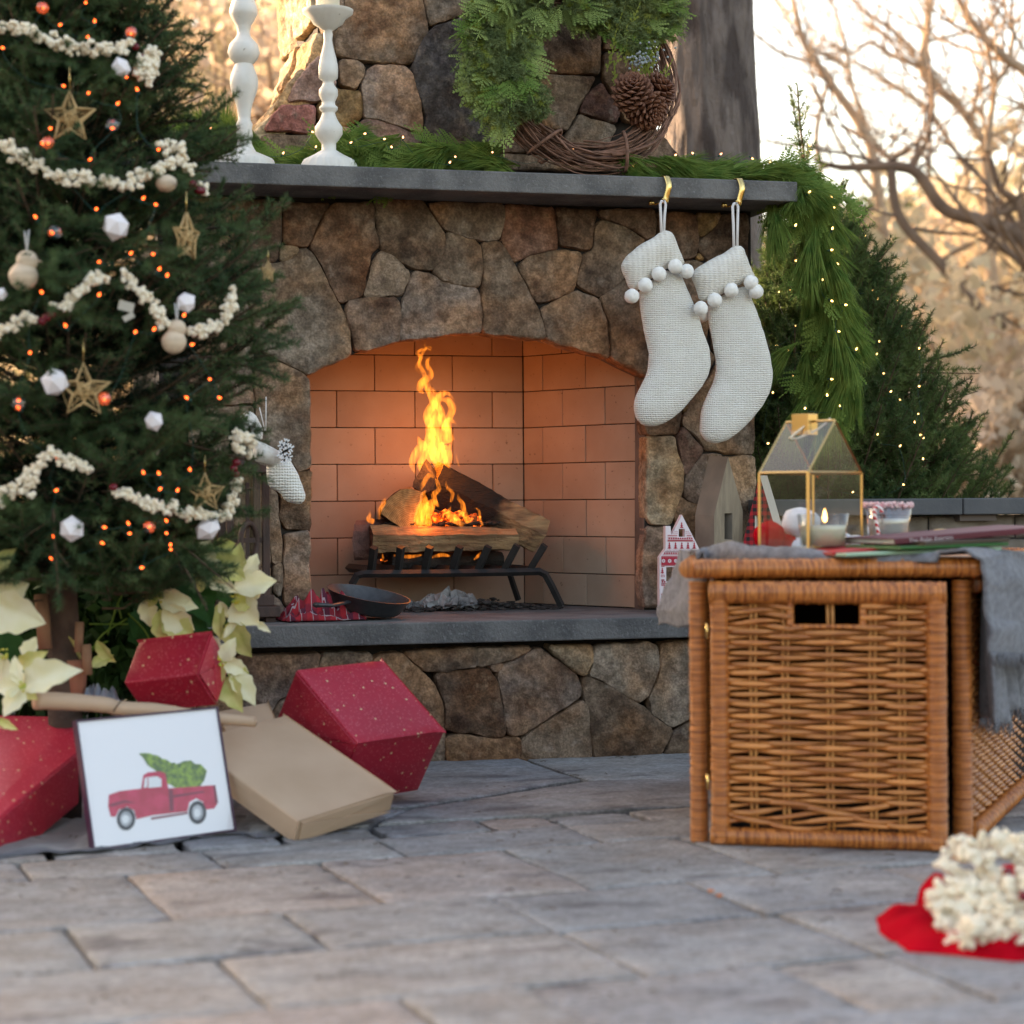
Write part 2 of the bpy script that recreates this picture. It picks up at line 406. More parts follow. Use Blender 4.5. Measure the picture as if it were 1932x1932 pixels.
BR = (0.22, 0.155, 0.11); BD = (0.155, 0.10, 0.07); RB = (0.19, 0.115, 0.09); GY = (0.27, 0.21, 0.16); TN = (0.30, 0.235, 0.165); PG = (0.24, 0.18, 0.145); OC = (0.33, 0.21, 0.10); PK = (0.34, 0.22, 0.185)
face = [
 ('A 445,185 800,195 740,270 640,500 620,518 540,512 450,490 440,420', BD), ('A 60,150 430,170 425,470 400,620 200,650 60,660', BD), ('A -250,140 45,150 45,420 -250,420', BR), ('A -250,435 45,435 45,680 -20,800 -250,780', GY),
 ('A 770,260 830,190 1120,190 1140,380 1168,500 1100,560 1070,720 1045,890 880,940 820,850 750,700 700,600 640,510 680,430', BD), ('A 418,530 460,508 560,525 550,560 480,610 420,622', TN),
 ('A 145,700 210,665 300,645 390,650 500,610 570,540 630,535 690,600 740,700 790,810 860,940 910,1010 945,1180 948,1335 860,1372 740,1422 620,1475 560,1445 400,1370 300,1300 230,1150 190,960', GY),
 ('A 85,830 130,800 180,980 215,1160 215,1400 85,1350', GY), ('A -250,800 -30,815 70,860 70,1300 -250,1320', BR), ('A -250,1340 60,1330 210,1420 220,1700 -250,1710', PG),
 ('L 225,-285 400,-282 500,-235 610,-172 642,-130 652,20 640,200 650,515 560,545 500,470 340,470 240,200 235,0', GY),
 ('L 350,560 545,552 658,545 655,700 640,800 655,960 635,990 520,970 470,975 422,900 430,720 345,650', BR), ('L 455,1010 640,990 650,1100 645,1300 652,1540 500,1550 470,1560 445,1400 455,1200', PG),
 ('L 345,668 405,700 410,900 430,1060 430,1230 360,1240 345,1000', BR), ('L 365,1270 400,1240 432,1240 440,1400 410,1500 370,1450', GY), ('L 360,1465 430,1530 465,1590 430,1640 395,1660 360,1600', PG),
 ('L 205,490 335,490 338,900 340,1245 210,1250', BR), ('L 60,480 190,480 200,900 190,1290 60,1290', GY), ('L 60,1320 340,1270 350,1440 345,1655 60,1655', BR), ('L -250,60 215,60 225,450 -250,450', BR), ('L -250,480 40,480 40,900 -250,900', GY), ('L -250,930 40,930 40,1655 -250,1655', BR),
 ('A 1145,165 1490,165 1530,230 1600,350 1660,430 1650,560 1610,650 1555,695 1430,680 1310,620 1190,535 1165,400 1135,290', BR),
 ('A 1205,545 1300,610 1395,700 1395,760 1335,885 1200,890 1060,895 1075,790 1110,660 1170,560', BR), ('A 930,935 1040,910 1290,895 1325,950 1330,1060 1310,1200 1312,1228 1200,1262 1090,1287 985,1307 945,1130 915,1000', PG),
 ('A 1420,700 1560,720 1700,780 1900,830 1930,900 1945,1000 1945,1152 1700,1177 1500,1200 1325,1222 1320,1130 1340,920 1400,780', PG),
 ('B -160,185 415,195 410,330 380,455 290,470 150,450 20,400 -30,380 -90,300', BR), ('B 0,410 200,460 240,520 255,720 240,815 150,820 -50,770 -120,710 -70,640 -40,540 -20,430', BR),
 ('B 250,480 380,470 410,500 500,650 560,770 620,900 680,1000 722,1190 715,1212 640,1203 450,1187 265,1167 255,900 265,700', BR),
 ('B 430,200 800,215 825,400 830,530 750,545 640,570 500,630 450,570 390,460 415,380', RB), ('B 815,220 1130,235 1105,350 1085,530 1040,545 960,520 840,510 830,400', BD),
 ('B 545,640 620,580 860,545 1000,555 1015,590 970,700 965,800 930,860 680,945 640,910 590,800 530,680', BR), ('B 1140,310 1300,355 1480,465 1400,600 1340,720 1320,755 1200,870 1125,895 975,815 970,740 1030,560 1090,540 1110,390', BR),
 ('B 1140,240 1540,235 1570,330 1565,430 1490,455 1400,380 1310,350 1200,310 1145,280', BD), ('B 690,985 830,920 960,845 1130,910 1180,1050 1215,1250 1207,1347 1100,1322 980,1287 730,1212 710,1070', BR),
 ('B 1150,910 1330,760 1450,780 1600,900 1680,1300 1600,1500 1480,1482 1350,1422 1228,1362 1225,1180 1190,1020', BR),
 ('K 600,250 1040,270 1070,420 1095,570 1060,760 1020,815 800,800 600,560', BD), ('K 1060,265 1370,270 1300,400 1150,530 1100,545 1080,440', OC), ('K 1380,290 1690,290 1690,700 1650,1000 1450,1000 1200,830 1080,690 1110,590 1250,480', BD),
 ('K 1082,735 1175,815 1065,825', OC), ('K 920,845 1050,840 1200,900 1240,1050 1225,1600 1180,1780 1000,1500 850,1200', BR), ('K 1265,1010 1690,1020 1700,1500 1690,1920 1280,1930 1245,1700', BR),
 ('J 500,380 640,200 700,100 975,100 985,500 985,770 910,780 830,770 620,740 560,650 430,540 440,490 480,450', GY), ('J 150,200 420,340 432,480 400,600 385,625 170,632 150,560', BR), ('J 445,430 500,390 490,450 450,470', OC),
 ('J 165,640 380,640 400,760 450,920 435,1060 380,1190 355,1310 200,1305 165,1250', TN), ('J 390,620 440,570 600,740 580,780 490,920 455,930 430,820', RB), ('J 590,770 740,790 735,850 660,1160 560,1150 470,1120 445,1050 460,950 500,900', PG),
 ('J 760,800 980,785 995,900 985,1100 880,1250 680,1200 700,1000', GY), ('J 400,1080 470,1130 640,1180 660,1300 660,1700 560,1750 440,1400 380,1260', BR), ('J 170,1325 330,1325 320,1500 280,1550 275,1930 150,1930 140,1600', PG),
 ('J 700,1250 985,1200 985,1700 700,1700', BR), ('J 330,1400 440,1450 560,1800 560,1930 290,1930', BR), ('J 600,1770 985,1720 985,1930 600,1930', GY), ('J 195,-120 500,-90 640,-20 700,40 560,280 440,330 200,180', BR)]
for s_, c_ in face: stone(s_, YF + 0.012, c_)
base_ = [
 ('D 80,250 450,230 720,230 705,300 690,400 600,520 420,560 330,680 200,560 80,470', PG), ('D 160,590 240,600 310,680 220,780 80,1000 60,700', BR), ('D 330,720 430,590 600,550 700,460 900,640 900,1200 250,1200', BR),
 ('D 740,225 1110,225 1110,280 1040,380 950,470 700,440 700,370 720,280', GY), ('D 1090,350 1120,290 1200,230 1330,225 1420,300 1500,370 1590,460 1640,600 1665,780 1660,1060 1560,1100 1300,1120 1000,900 900,600 1040,420', BR),
 ('D 1355,215 1560,200 1900,185 1900,320 1700,360 1520,360 1420,290', BR), ('D 1600,380 1880,345 1990,350 2050,430 2090,600 2110,850 2000,860 1850,820 1740,825 1670,800 1670,650 1640,550', BD),
 ('D 1680,850 1760,830 1900,850 2050,870 2210,860 2235,900 2240,1060 1680,1090', BR), ('E 215,195 620,175 610,210 500,260 350,300 220,335', BR), ('E 300,330 415,295 410,330 350,370', PG),
 ('E 380,370 440,300 560,260 640,190 700,185 800,270 990,400 1012,500 990,570 850,650 600,810 540,845 460,845 430,750 410,560 375,430', PG), ('E 760,175 1080,160 1085,280 1030,395 970,360 800,220', TN),
 ('E 1100,200 1130,165 1480,145 1580,170 1585,330 1510,560 1430,590 1300,520 1200,460 1060,390 1095,320', GY), ('E 1610,150 1840,130 1900,130 1900,680 1690,790 1540,690 1520,560 1590,400', GY),
 ('E 1030,400 1060,395 1250,500 1480,640 1530,700 1690,800 1600,1000 1400,1020 1110,1025 1080,800 1030,590 1020,480', BR), ('E 1000,585 1045,620 1075,800 1095,1025 555,1065 550,880 630,820 860,670', BR),
 ('E 1620,1000 1700,820 1840,760 2100,740 2100,980', BR), ('E 1920,130 2300,120 2300,700 1930,690', BR), ('E 2330,120 2700,110 2700,900 2330,900', GY), ('D -200,250 60,240 60,900 -200,900', BR), ('D -500,250 -215,250 -215,900 -500,900', GY)]
for s_, c_ in base_: stone(s_, YB + 0.012, c_)
chim = [
 ('C 830,-60 1480,-60 1530,220 1530,310 1450,420 1410,530 1350,550 1130,540 900,510 760,480 735,400 720,290 800,180', BR), ('C 560,-60 815,-60 790,180 710,290 720,460 660,420 640,300 590,120', BR),
 ('C 1490,-60 1930,-60 1850,120 1700,190 1560,225 1530,130', GY), ('C 1540,290 1620,230 1850,150 2100,300 2150,900 2100,1300 1500,1200 1530,1000 1480,880 1440,740 1400,600 1440,440', (0.10, 0.085, 0.08)),
 ('C 770,560 800,515 940,530 985,580 980,660 920,775 780,740', GY), ('C 1010,610 1100,560 1340,580 1420,650 1440,800 1490,900 1490,1160 1400,1130 1100,1030 990,1020 980,900 975,720', (0.30, 0.225, 0.18)),
 ('C 745,770 950,795 970,900 960,1020 900,1075 810,1090 730,1050 600,1060 580,930 640,800', OC), ('C 980,1040 1090,1030 1300,1110 1480,1190 1460,1300 870,1300 880,1190', PK), ('C 810,1100 870,1110 860,1290 700,1290 720,1110', PK),
 ('C 600,490 720,520 740,740 590,890 420,860 320,880 410,700', PK), ('C 300,915 520,915 560,930 560,1150 130,1130 200,990', (0.34, 0.14, 0.12)),
 ('T 1100,430 1420,440 1360,560 1260,740 1140,730 1100,560', BR), ('T 1460,470 1560,640 1540,700 1340,640 1370,550', (0.16, 0.09, 0.075)), ('T 1340,650 1540,720 1500,820 1270,840 1260,770', GY), ('T 1750,730 1830,800 1910,900 1690,900', PG),
 ('T 790,470 1080,440 1100,720 1240,760 1240,860 780,860', BD), ('T 1480,300 1750,300 1740,700 1600,690 1480,450', BR), ('T 950,90 1460,90 1450,420 1080,410 960,350', BR), ('T 830,-80 1700,-80 1700,70 850,70', BR), ('T 1480,90 1700,90 1720,280 1480,280', GY),
 ('C 120,1170 690,1170 690,1330 20,1330', BR), ('T 800,880 1700,880 1700,960 800,960', BR), ('T 1710,910 1990,930 2050,980 1710,980', BR)]
for s_, c_ in chim: stone(s_, YC + 0.012, c_)
for i, v0 in enumerate(range(-70, -640, -95)):
    us = [598, 700, 830, 945, 1090, 1218] if i % 2 else [598, 760, 880, 1010, 1120, 1218]; rj = random.Random(i)
    for a, b in zip(us[:-1], us[1:]):
        q = [(a + 5, v0 - 90 + rj.uniform(-3, 3)), (b - 4, v0 - 90 + rj.uniform(-3, 3)), (b - 3 - rj.uniform(0, 8), v0 - 45), (b - 4, v0 - 2), (a + 5, v0 - 2), (a + 2 + rj.uniform(0, 8), v0 - 40)]
        stone(None, 0, rj.choice([BR, GY, PG, BD, TN, PK]), P3=[on_y(u, v, YC + .012) for u, v in q])
# chimney side (left, sunlit): outline in the front plane, pushed back
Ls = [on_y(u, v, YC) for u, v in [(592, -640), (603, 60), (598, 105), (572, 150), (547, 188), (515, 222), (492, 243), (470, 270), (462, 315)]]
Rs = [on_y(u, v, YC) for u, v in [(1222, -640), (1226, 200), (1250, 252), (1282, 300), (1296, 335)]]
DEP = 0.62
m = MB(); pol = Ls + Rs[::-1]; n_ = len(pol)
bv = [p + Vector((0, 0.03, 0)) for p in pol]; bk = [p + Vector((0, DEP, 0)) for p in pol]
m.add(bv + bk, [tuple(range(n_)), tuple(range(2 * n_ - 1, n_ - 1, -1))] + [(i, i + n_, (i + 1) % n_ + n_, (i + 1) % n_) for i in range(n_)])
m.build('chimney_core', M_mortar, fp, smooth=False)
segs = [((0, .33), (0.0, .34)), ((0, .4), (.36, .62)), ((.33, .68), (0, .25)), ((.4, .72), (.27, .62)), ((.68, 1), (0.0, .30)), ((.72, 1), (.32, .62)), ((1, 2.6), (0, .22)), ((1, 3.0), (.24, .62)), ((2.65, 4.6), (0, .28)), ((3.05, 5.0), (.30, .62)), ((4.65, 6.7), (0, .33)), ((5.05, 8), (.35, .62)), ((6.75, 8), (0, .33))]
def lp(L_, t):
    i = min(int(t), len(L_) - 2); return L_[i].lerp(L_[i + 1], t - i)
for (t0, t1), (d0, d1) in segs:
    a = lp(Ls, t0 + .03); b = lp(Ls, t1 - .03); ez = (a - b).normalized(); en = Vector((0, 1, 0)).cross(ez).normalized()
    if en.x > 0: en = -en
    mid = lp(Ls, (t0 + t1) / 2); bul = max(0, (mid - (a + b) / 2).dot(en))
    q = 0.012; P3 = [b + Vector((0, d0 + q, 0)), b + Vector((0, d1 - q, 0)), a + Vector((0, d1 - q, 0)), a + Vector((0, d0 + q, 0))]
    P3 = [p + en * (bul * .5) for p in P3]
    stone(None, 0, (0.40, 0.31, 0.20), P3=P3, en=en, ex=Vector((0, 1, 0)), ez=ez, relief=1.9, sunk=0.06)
# mortar body: upside-down U with the arch
arch = pxs('L 655,1700 652,1560 648,1000 650,515 640,200 650,20 640,-130 A 620,1475 740,1422 948,1335 1090,1285 1325,1220 1500,1200 1700,1175 B 265,1165 450,1185 720,1205 980,1285 1205,1345 1350,1420 1480,1480 J 165,185 160,190 162,700 158,1100 158,1400 156,1930 p 1216,1250')
aw = [on_y(u, v, YF + 0.02) for u, v in arch]; aw[0].z = aw[-1].z = 0.36
xl = on_y(300, 600, YF).x; xr = on_y(1421, 600, YF).x; zt = on_y(900, 352, YF).z
body = [Vector((xl, YF + .02, .36)), Vector((xl, YF + .02, zt)), Vector((xr, YF + .02, zt)), Vector((xr, YF + .02, .36))] + aw[::-1]
m = MB(); n_ = len(body)
tris = geometry.tessellate_polygon([body]); bk = [p + Vector((0, YJ - YF - .02, 0)) for p in body]
m.add(body + bk, [tuple(t_) for t_ in tris] + [tuple(i + n_ for i in t_[::-1]) for t_ in tris] + [(i, (i + 1) % n_, (i + 1) % n_ + n_, i + n_) for i in range(n_)])
m.build('mortar_bed', M_reveal, fp, smooth=False)
m = MB(); m.add([p + Vector((0, -.004, 0)) for p in body], [tuple(t_) for t_ in tris]); m.build('joint_mortar', M_mortar, fp, smooth=False)
# right end wall stones and solid sides behind the face
m = MB(); m.box(((xl + xl + .3) / 2, YJ + .36, .95), (.3, .7, 1.1)); m.box((xr - .17, YJ + .36, .95), (.3, .7, 1.1)); m.box(((xl + xr) / 2, YJ + .70, .95), (xr - xl - .1, .1, 1.1)); m.build('masonry_core', M_mortar, fp, smooth=False)
# base body
m = MB(); m.box(((xl + xr) / 2 - .02, YB + .06 + .36, .18), (xr - xl + .0, .72, .34)); m.build('hearth_core', M_mortar, fp, smooth=False)
# slabs
def slab(name, x0, x1, y0, y1, z0, z1, parts=None):
    m = MB(); m.box(((x0 + x1) / 2, (y0 + y1) / 2, (z0 + z1) / 2), (x1 - x0, y1 - y0, z1 - z0))
    return m.build(name, M_slab, fp, smooth=False, bevel=0.004)
mt_ = on_y(966, 324, YM).z; mb_ = on_y(966, 363, YM).z; mxr = on_y(1505, 360, YM).x
slab('mantel_slab', xl - .15, mxr, YM, 6.60, mb_, mt_)
ht_ = on_y(966, 1170.5, YH).z; hb_ = on_y(966, 1211, YH).z
slab('hearth_slab', on_y(300, 1190, YH).x, on_y(1480, 1160, YH).x, YH, 6.95, hb_, ht_)
ZH = ht_; ZM = mt_
# fire bricks, each one a part
xbc = on_y(988, 900, 6.66).x; YBK = 6.66
zlev = [ZH + 0.002]
for v in (1078, 1010, 942, 874, 806, 738, 671, 604, 540):
    zlev.append(on_y(988, v + 1.5, YBK).z)
jt = {0: [], 1: []}
bproto = {}
def fbrick(x0, x1, z0, z1, frame, colk):
    key = (round(x1 - x0, 3), round(z1 - z0, 3))
    q = 0.0013; w = x1 - x0 - 2 * q; h = z1 - z0 - 2 * q
    m = MB(); m.box((0, 0, 0), (w, .05, h))
    o = m.build('fire_brick', M_fbrick, None, smooth=False, bevel=0.0018)
    o.location = frame[0] + frame[1] * ((x0 + x1) / 2) + Vector((0, 0, z0 + q)) + frame[2] * (0.025 + random.uniform(-.0012, .0012))
    o.rotation_euler = (0, 0, math.atan2(frame[1].y, frame[1].x))
    adopt(o, fp); k = colk * random.uniform(.92, 1.08); o.color = (.43 * k, .315 * k, .24 * k, 1)
xs_a = [on_y(u, 900, YBK).x for u in (490, 562, 636, 784, 930)] + [xbc]
xs_b = [on_y(u, 900, YBK).x for u in (490, 562, 708, 855)] + [xbc]
for i in range(len(zlev) - 1):
    xs = (xs_b if i % 2 == 0 else xs_a) if i not in () else xs_a
    for a, b in zip(xs[:-1], xs[1:]): fbrick(a, b, zlev[i], zlev[i + 1], (Vector((0, YBK, 0)), EX, Vector((0, 1, 0))), 1)
pbc = Vector((xbc, YBK, 0)); pfr = on_y(1199, 900, YJ); pfr.z = 0; dr = (pfr - pbc); Lr = dr.length; dr.normalize(); nr = Vector((-dr.y, dr.x, 0))
if nr.x < 0: nr = -nr
for i in range(len(zlev) - 1):
    off = 0.0 if i % 2 else Lr * .36
    xs = [0] + ([Lr * .36, Lr * .74] if i % 2 else [Lr * .18, Lr * .57]) + [Lr]
    for a, b in zip(xs[:-1], xs[1:]): fbrick(a, b, zlev[i], zlev[i + 1], (pbc, dr, nr), 1)
xlb = on_y(490, 900, YBK).x; pl0 = Vector((xlb, YBK, 0)); pl1 = Vector((on_y(575, 900, YJ).x - .012, YJ, 0)); dl = pl1 - pl0; Ll = dl.length; dl.normalize(); nl = Vector((dl.y, -dl.x, 0)); nl = nl if nl.x < 0 else -nl
for i in range(len(zlev) - 1):
    xs = [0] + ([Ll * .5] if i % 2 else [Ll * .3, Ll * .8]) + [Ll]
    for a, b in zip(xs[:-1], xs[1:]): fbrick(a, b, zlev[i], zlev[i + 1], (pl0, dl, nl), 1)
# firebox shell behind bricks
m = MB()
sh = [Vector((pl1.x, YJ, 0)) - nl * -.012, Vector((xlb, YBK, 0)) + Vector((-.012, .012, 0)), Vector((xbc, YBK, 0)) + Vector((.008, .012, 0)), pfr + nr * .012]
for a, b in zip(sh[:-1], sh[1:]):
    m.add([Vector((a.x, a.y, ZH)), Vector((b.x, b.y, ZH)), Vector((b.x, b.y, zlev[-1])), Vector((a.x, a.y, zlev[-1]))], [(0, 1, 2, 3)])
m.add([Vector((xlb - .05, YJ, zlev[-1])), Vector((xbc + .4, YJ, zlev[-1])), Vector((xbc + .4, YBK + .05, zlev[-1])), Vector((xlb - .05, YBK + .05, zlev[-1]))], [(0, 1, 2, 3)])
m.build('firebox_shell', M_soot, fp, smooth=False)
# ================================================================== PAVING
M_pav = mat('bluestone_paver', objcol=True, col2=(0.74, 0.70, 0.68), scale=7, detail=12, rough=0.8, bump=0.5, bscale=30, bdist=0.010, spec=0.3, speck=(0.17, 0.155, 0.145, .55), sscale=26, stretch=(.6, 1, 1))
rocky(M_pav, .84, 1.08, .22)
M_dirt = mat('joint_sand', (0.03, 0.026, 0.024), (0.05, 0.045, 0.042), scale=30, rough=1)
PA = Vector((math.cos(R(5)), math.sin(R(5)), 0)); PN = Vector((-math.sin(R(5)), math.cos(R(5)), 0))
pav = thing('patio_paving', (1.0, 4.0, 0), None, None, kind='structure')
rows = [(2.0, 2.36, [.6, 1.1, 1.5]), (2.36, 2.66, [.52, .92, 1.32, 1.9]), (2.66, 3.0, [.5, .92, 1.12, 1.53, 1.73, 2.1]), (3.0, 3.37, [.3, .73, 1.32, 1.73, 2.3]), (3.37, 3.71, [.1, .54, .92, 1.31, 1.71, 2.12, 2.5]), (3.71, 4.20, [-.05, .34, .73, 1.12, 1.52, 1.92, 2.4]), (4.20, 4.44, [.2, .55, .93, 1.31, 1.75, 2.2, 2.6])]
pcols = [(0.235, 0.235, 0.24), (0.26, 0.25, 0.245), (0.29, 0.255, 0.235), (0.22, 0.225, 0.24), (0.25, 0.25, 0.25), (0.30, 0.265, 0.25)]
def paver(P2, col, j=0.004, top=0.0, sub=0.03, name='paver'):
    sid[0] += 1; sd_ = sid[0] * 3.7
    r_ = random.Random(sid[0] * 5); tl = r_.uniform(-.0025, .0025); tt = r_.uniform(-.006, .006)
    cx = sum(p[0] for p in P2) / len(P2)
    P2 = [(p[0] - cx, p[1]) for p in P2]
    def hf(x, y, d):
        e = min(d / .004, 1)
        return top + e * .003 - .003 + tl + x * tt * .3 + noise.noise(Vector((x * 4 + sd_, y * 4, sd_))) * .003 + noise.noise(Vector((x * 14, y * 9 + sd_, 1))) * .0020
    vs, fs = outline_mesh(P2, hf, lambda x, y, h: PA * (x + cx) + PN * y + Vector((0, 0, h)), step=.035, edge=.025, wob=.0022, back=sub, seed=sd_, rnd=0, rk=.12)
    m = MB(); m.add(vs, fs); k = r_.uniform(.93, 1.07)
    m.build(name, M_pav, pav, color=[c * k * 1.26 for c in col], sharp=40)
for i, (n0, n1, js) in enumerate(rows):
    js = [-1.9 + .21 * (i % 3), -1.3, -.85 + .1 * (i % 4), -.35 + .07 * (i % 3)] + js
    while js[-1] < 5: js.append(js[-1] + [.42, .6, .4][(len(js) + i) % 3])
    js = sorted(js)
    for a, b in zip(js[:-1], js[1:]):
        if b - a < .12: continue
        g = .004
        if (n1 - n0) > .45 and random.random() < .35:
            c = n0 + (n1 - n0) * .55
            paver([(a + g, n0 + g), (b - g, n0 + g), (b - g, c - g), (a + g, c - g)], random.choice(pcols)); paver([(a + g, c + g), (b - g, c + g), (b - g, n1 - g), (a + g, n1 - g)], random.choice(pcols))
        else: paver([(a + g, n0 + g), (b - g, n0 + g), (b - g, n1 - g), (a + g, n1 - g)], random.choice(pcols))
# small edging stones
x = -1.5
while x < 4.5:
    w = random.uniform(.16, .3); paver([(x + .008, 4.455), (x + w - .014, 4.45), (x + w - .008, 4.60), (x + .012, 4.605)], random.choice(pcols)); x += w
def g2(s): return [(p.dot(PA), p.dot(PN)) for p in [gnd(u, v) for u, v in pxs(s)]]
# large natural flagstones in front of the hearth
fl = [[(-1.5, 4.62), (-.2, 4.62), (.1, 5.2), (-.3, 6.0), (-1.5, 6.0)], [(-.18, 4.62), (.75, 4.62), (.88, 4.95), (.6, 5.25), (.12, 5.18)], [(.77, 4.62), (1.35, 4.62), (1.5, 4.80), (1.25, 4.98), (.9, 4.94)],
      [(1.37, 4.62), (2.5, 4.62), (2.7, 5.0), (2.1, 5.12), (1.52, 4.82)], [(.62, 5.26), (.9, 4.97), (1.25, 5.0), (1.5, 5.2), (1.45, 5.9), (.5, 6.0)], [(-.28, 6.0), (.11, 5.21), (.6, 5.27), (.48, 6.0)],
      [(1.27, 4.99), (1.5, 4.84), (2.08, 5.14), (2.1, 5.9), (1.47, 5.9), (1.52, 5.2)], [(2.1, 5.14), (2.7, 5.02), (3.4, 5.2), (3.4, 6.1), (2.12, 5.9)], [(2.52, 4.62), (4.5, 4.62), (4.5, 5.3), (3.4, 5.18), (2.72, 5.0)]]
for q in fl:
    cx = sum(p[0] for p in q) / len(q); cy = sum(p[1] for p in q) / len(q)
    paver([(p[0] + (cx - p[0]) * .008, p[1] + (cy - p[1]) * .008) for p in q], random.choice(pcols[:2] + pcols[3:5]), name='flagstone', top=.002)
m = MB(); m.box((1.2, 4.0, -.06), (9, 6.6, .08)); m.build('joint_sand', M_dirt, pav, smooth=False)
# leaf-strewn ground to the horizon
M_grd = mat('leaf_litter_ground', (0.20, 0.13, 0.07), (0.12, 0.10, 0.045), scale=1.2, detail=8, rough=1, bump=.6, bscale=8, bdist=.05)
m = MB(); gx = 24
vs = []; fs = []
for i in range(gx + 1):
    for j in range(gx + 1):
        x = -140 + 300 * i / gx; y = -20 + 220 * j / gx
        vs.append((x, y, -.13 + (noise.noise(Vector((x * .03, y * .03, 0))) * .5 * min(1, max(0, (y - 12) / 20)))))
for i in range(gx):
    for j in range(gx): a = i * (gx + 1) + j; fs.append((a, a + gx + 1, a + gx + 2, a + 1))
m.add(vs, fs); m.build('ground', M_grd, None, kind='structure')
# ================================================================== CONIFERS
M_fir = leafmat('fir_needles_shaded', (0.008, 0.022, 0.012), (0.018, 0.036, 0.018), scale=9, transl=0.2)  # inner needles near black: shade within the crown is put into the colour
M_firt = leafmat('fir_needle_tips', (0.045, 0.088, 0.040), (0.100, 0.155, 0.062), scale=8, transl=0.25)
M_fir2 = leafmat('fir_needles_light', (0.05, 0.095, 0.035), (0.15, 0.205, 0.065), scale=7, transl=0.3)
M_twig = mat('twig_bark', (0.12, 0.075, 0.045), (0.07, 0.045, 0.03), scale=30, rough=.9)
M_trunk = mat('fir_trunk_bark', (0.09, 0.055, 0.04), (0.05, 0.035, 0.028), scale=12, rough=.95, bump=.8, bscale=60)
def needles(SP, SQ, per_m, ln, wd, spread=1.0, rs=None, jl=.3, droop=0.0, taper=True, curve=False, flat=0.0):
    """SP,SQ (n,3) twig segment ends -> V,F of single-triangle needles round each twig"""
    rs = rs or rng
    SP = np.asarray(SP); SQ = np.asarray(SQ); D = SQ - SP; Ls_ = np.linalg.norm(D, axis=1)
    cnt = np.maximum(1, (Ls_ * per_m).astype(int)); idx = np.repeat(np.arange(len(SP)), cnt); n = len(idx)
    t = rs.rand(n); P = SP[idx] + D[idx] * t[:, None]; d = D[idx] / (Ls_[idx][:, None] + 1e-9)
    r = rs.randn(n, 3); r -= d * (r * d).sum(1)[:, None]
    if flat: r[:, 2] *= (1 - flat); r -= d * (r * d).sum(1)[:, None]
    r /= np.linalg.norm(r, axis=1)[:, None] + 1e-9
    a = spread * (0.75 + .5 * rs.rand(n)); dirn = d * np.cos(a)[:, None] + r * np.sin(a)[:, None]
    dirn[:, 2] += .12 - droop; dirn /= np.linalg.norm(dirn, axis=1)[:, None]
    L = ln * (1 - jl * rs.rand(n))
    w = np.cross(dirn, rs.randn(n, 3)); w /= np.linalg.norm(w, axis=1)[:, None] + 1e-9; w *= wd / 2
    if curve:
        g = np.zeros((n, 3)); g[:, 2] = -1
        M1 = P + dirn * (L * .55)[:, None] + g * (L * .06 * droop * 3)[:, None]; T = P + dirn * L[:, None] + g * (L * .35 * (droop + .15))[:, None]
        V = np.stack([P - w, P + w, M1 + w * .9, M1 - w * .9, T], 1).reshape(-1, 3); b = np.arange(n)[:, None] * 5
        Fq = np.vstack([b + np.array([[0, 1, 2]]), b + np.array([[0, 2, 3]]), b + np.array([[3, 2, 4]])]); return V, Fq
    V = np.stack([P - w, P + w, P + dirn * L[:, None]], 1).reshape(-1, 3); Fq = np.arange(n * 3).reshape(-1, 3)
    return V, Fq
SECP = .45
def bough(P0, dirn, L, up_curve, rs, side=.16, gap=.055, seglist=None, limbs=None, upv=0.25, sec=True):
    """a flat fir bough: curved axis, paired side twigs that shorten towards the tip"""
    d = Vector(dirn).normalized(); n = max(4, int(L / .05)); pts = [Vector(P0)]; dd = d.copy()
    for i in range(n):
        dd = (dd + Vector((rs.uniform(-.04, .04), rs.uniform(-.04, .04), up_curve / n))).normalized(); pts.append(pts[-1] + dd * (L / n))
    limbs.append((pts, .0022 + L * .009))
    for i in range(n):
        if i >= n * .12: seglist.append((pts[i], pts[i + 1], i / n))
    s = L * .10; k = 0
    while s < L * .97:
        f = s / L; i = min(int(f * n), n - 1); p = pts[i].lerp(pts[i + 1], f * n - i); ax = (pts[i + 1] - pts[i]).normalized()
        h = ax.cross(Vector((0, 0, 1)));
        if h.length < .05: h = Vector((1, 0, 0))
        h.normalize()
        for sg in (-1, 1):
            ln = side * (1.15 - f) * rs.uniform(.55, 1.15) * min(1.0, L / .35)
            if ln < .02: continue
            sd = (ax * rs.uniform(.75, 1.15) + h * sg + Vector((0, 0, rs.uniform(-.1, upv)))).normalized()
            q = p + sd * ln * .5; e = q + (sd + Vector((0, 0, rs.uniform(0, .25)))).normalized() * ln * .5
            seglist.append((p, q, f)); seglist.append((q, e, f + .25)); limbs.append(([p, q, e], .0016))
            if sec and ln > .09:
                for fq in (.35, .65):
                    for s2 in (-1, 1):
                        if rs.rand() < SECP:
                            pp = p.lerp(e, fq); hh = sd.cross(Vector((0, 0, 1))).normalized()
                            d2 = (sd + hh * s2 * .9 + Vector((0, 0, rs.uniform(-.1, .2)))).normalized(); l2 = ln * rs.uniform(.25, .45)
                            seglist.append((pp, pp + d2 * l2, f + .1))
        s += gap * rs.uniform(.8, 1.25); k += 1
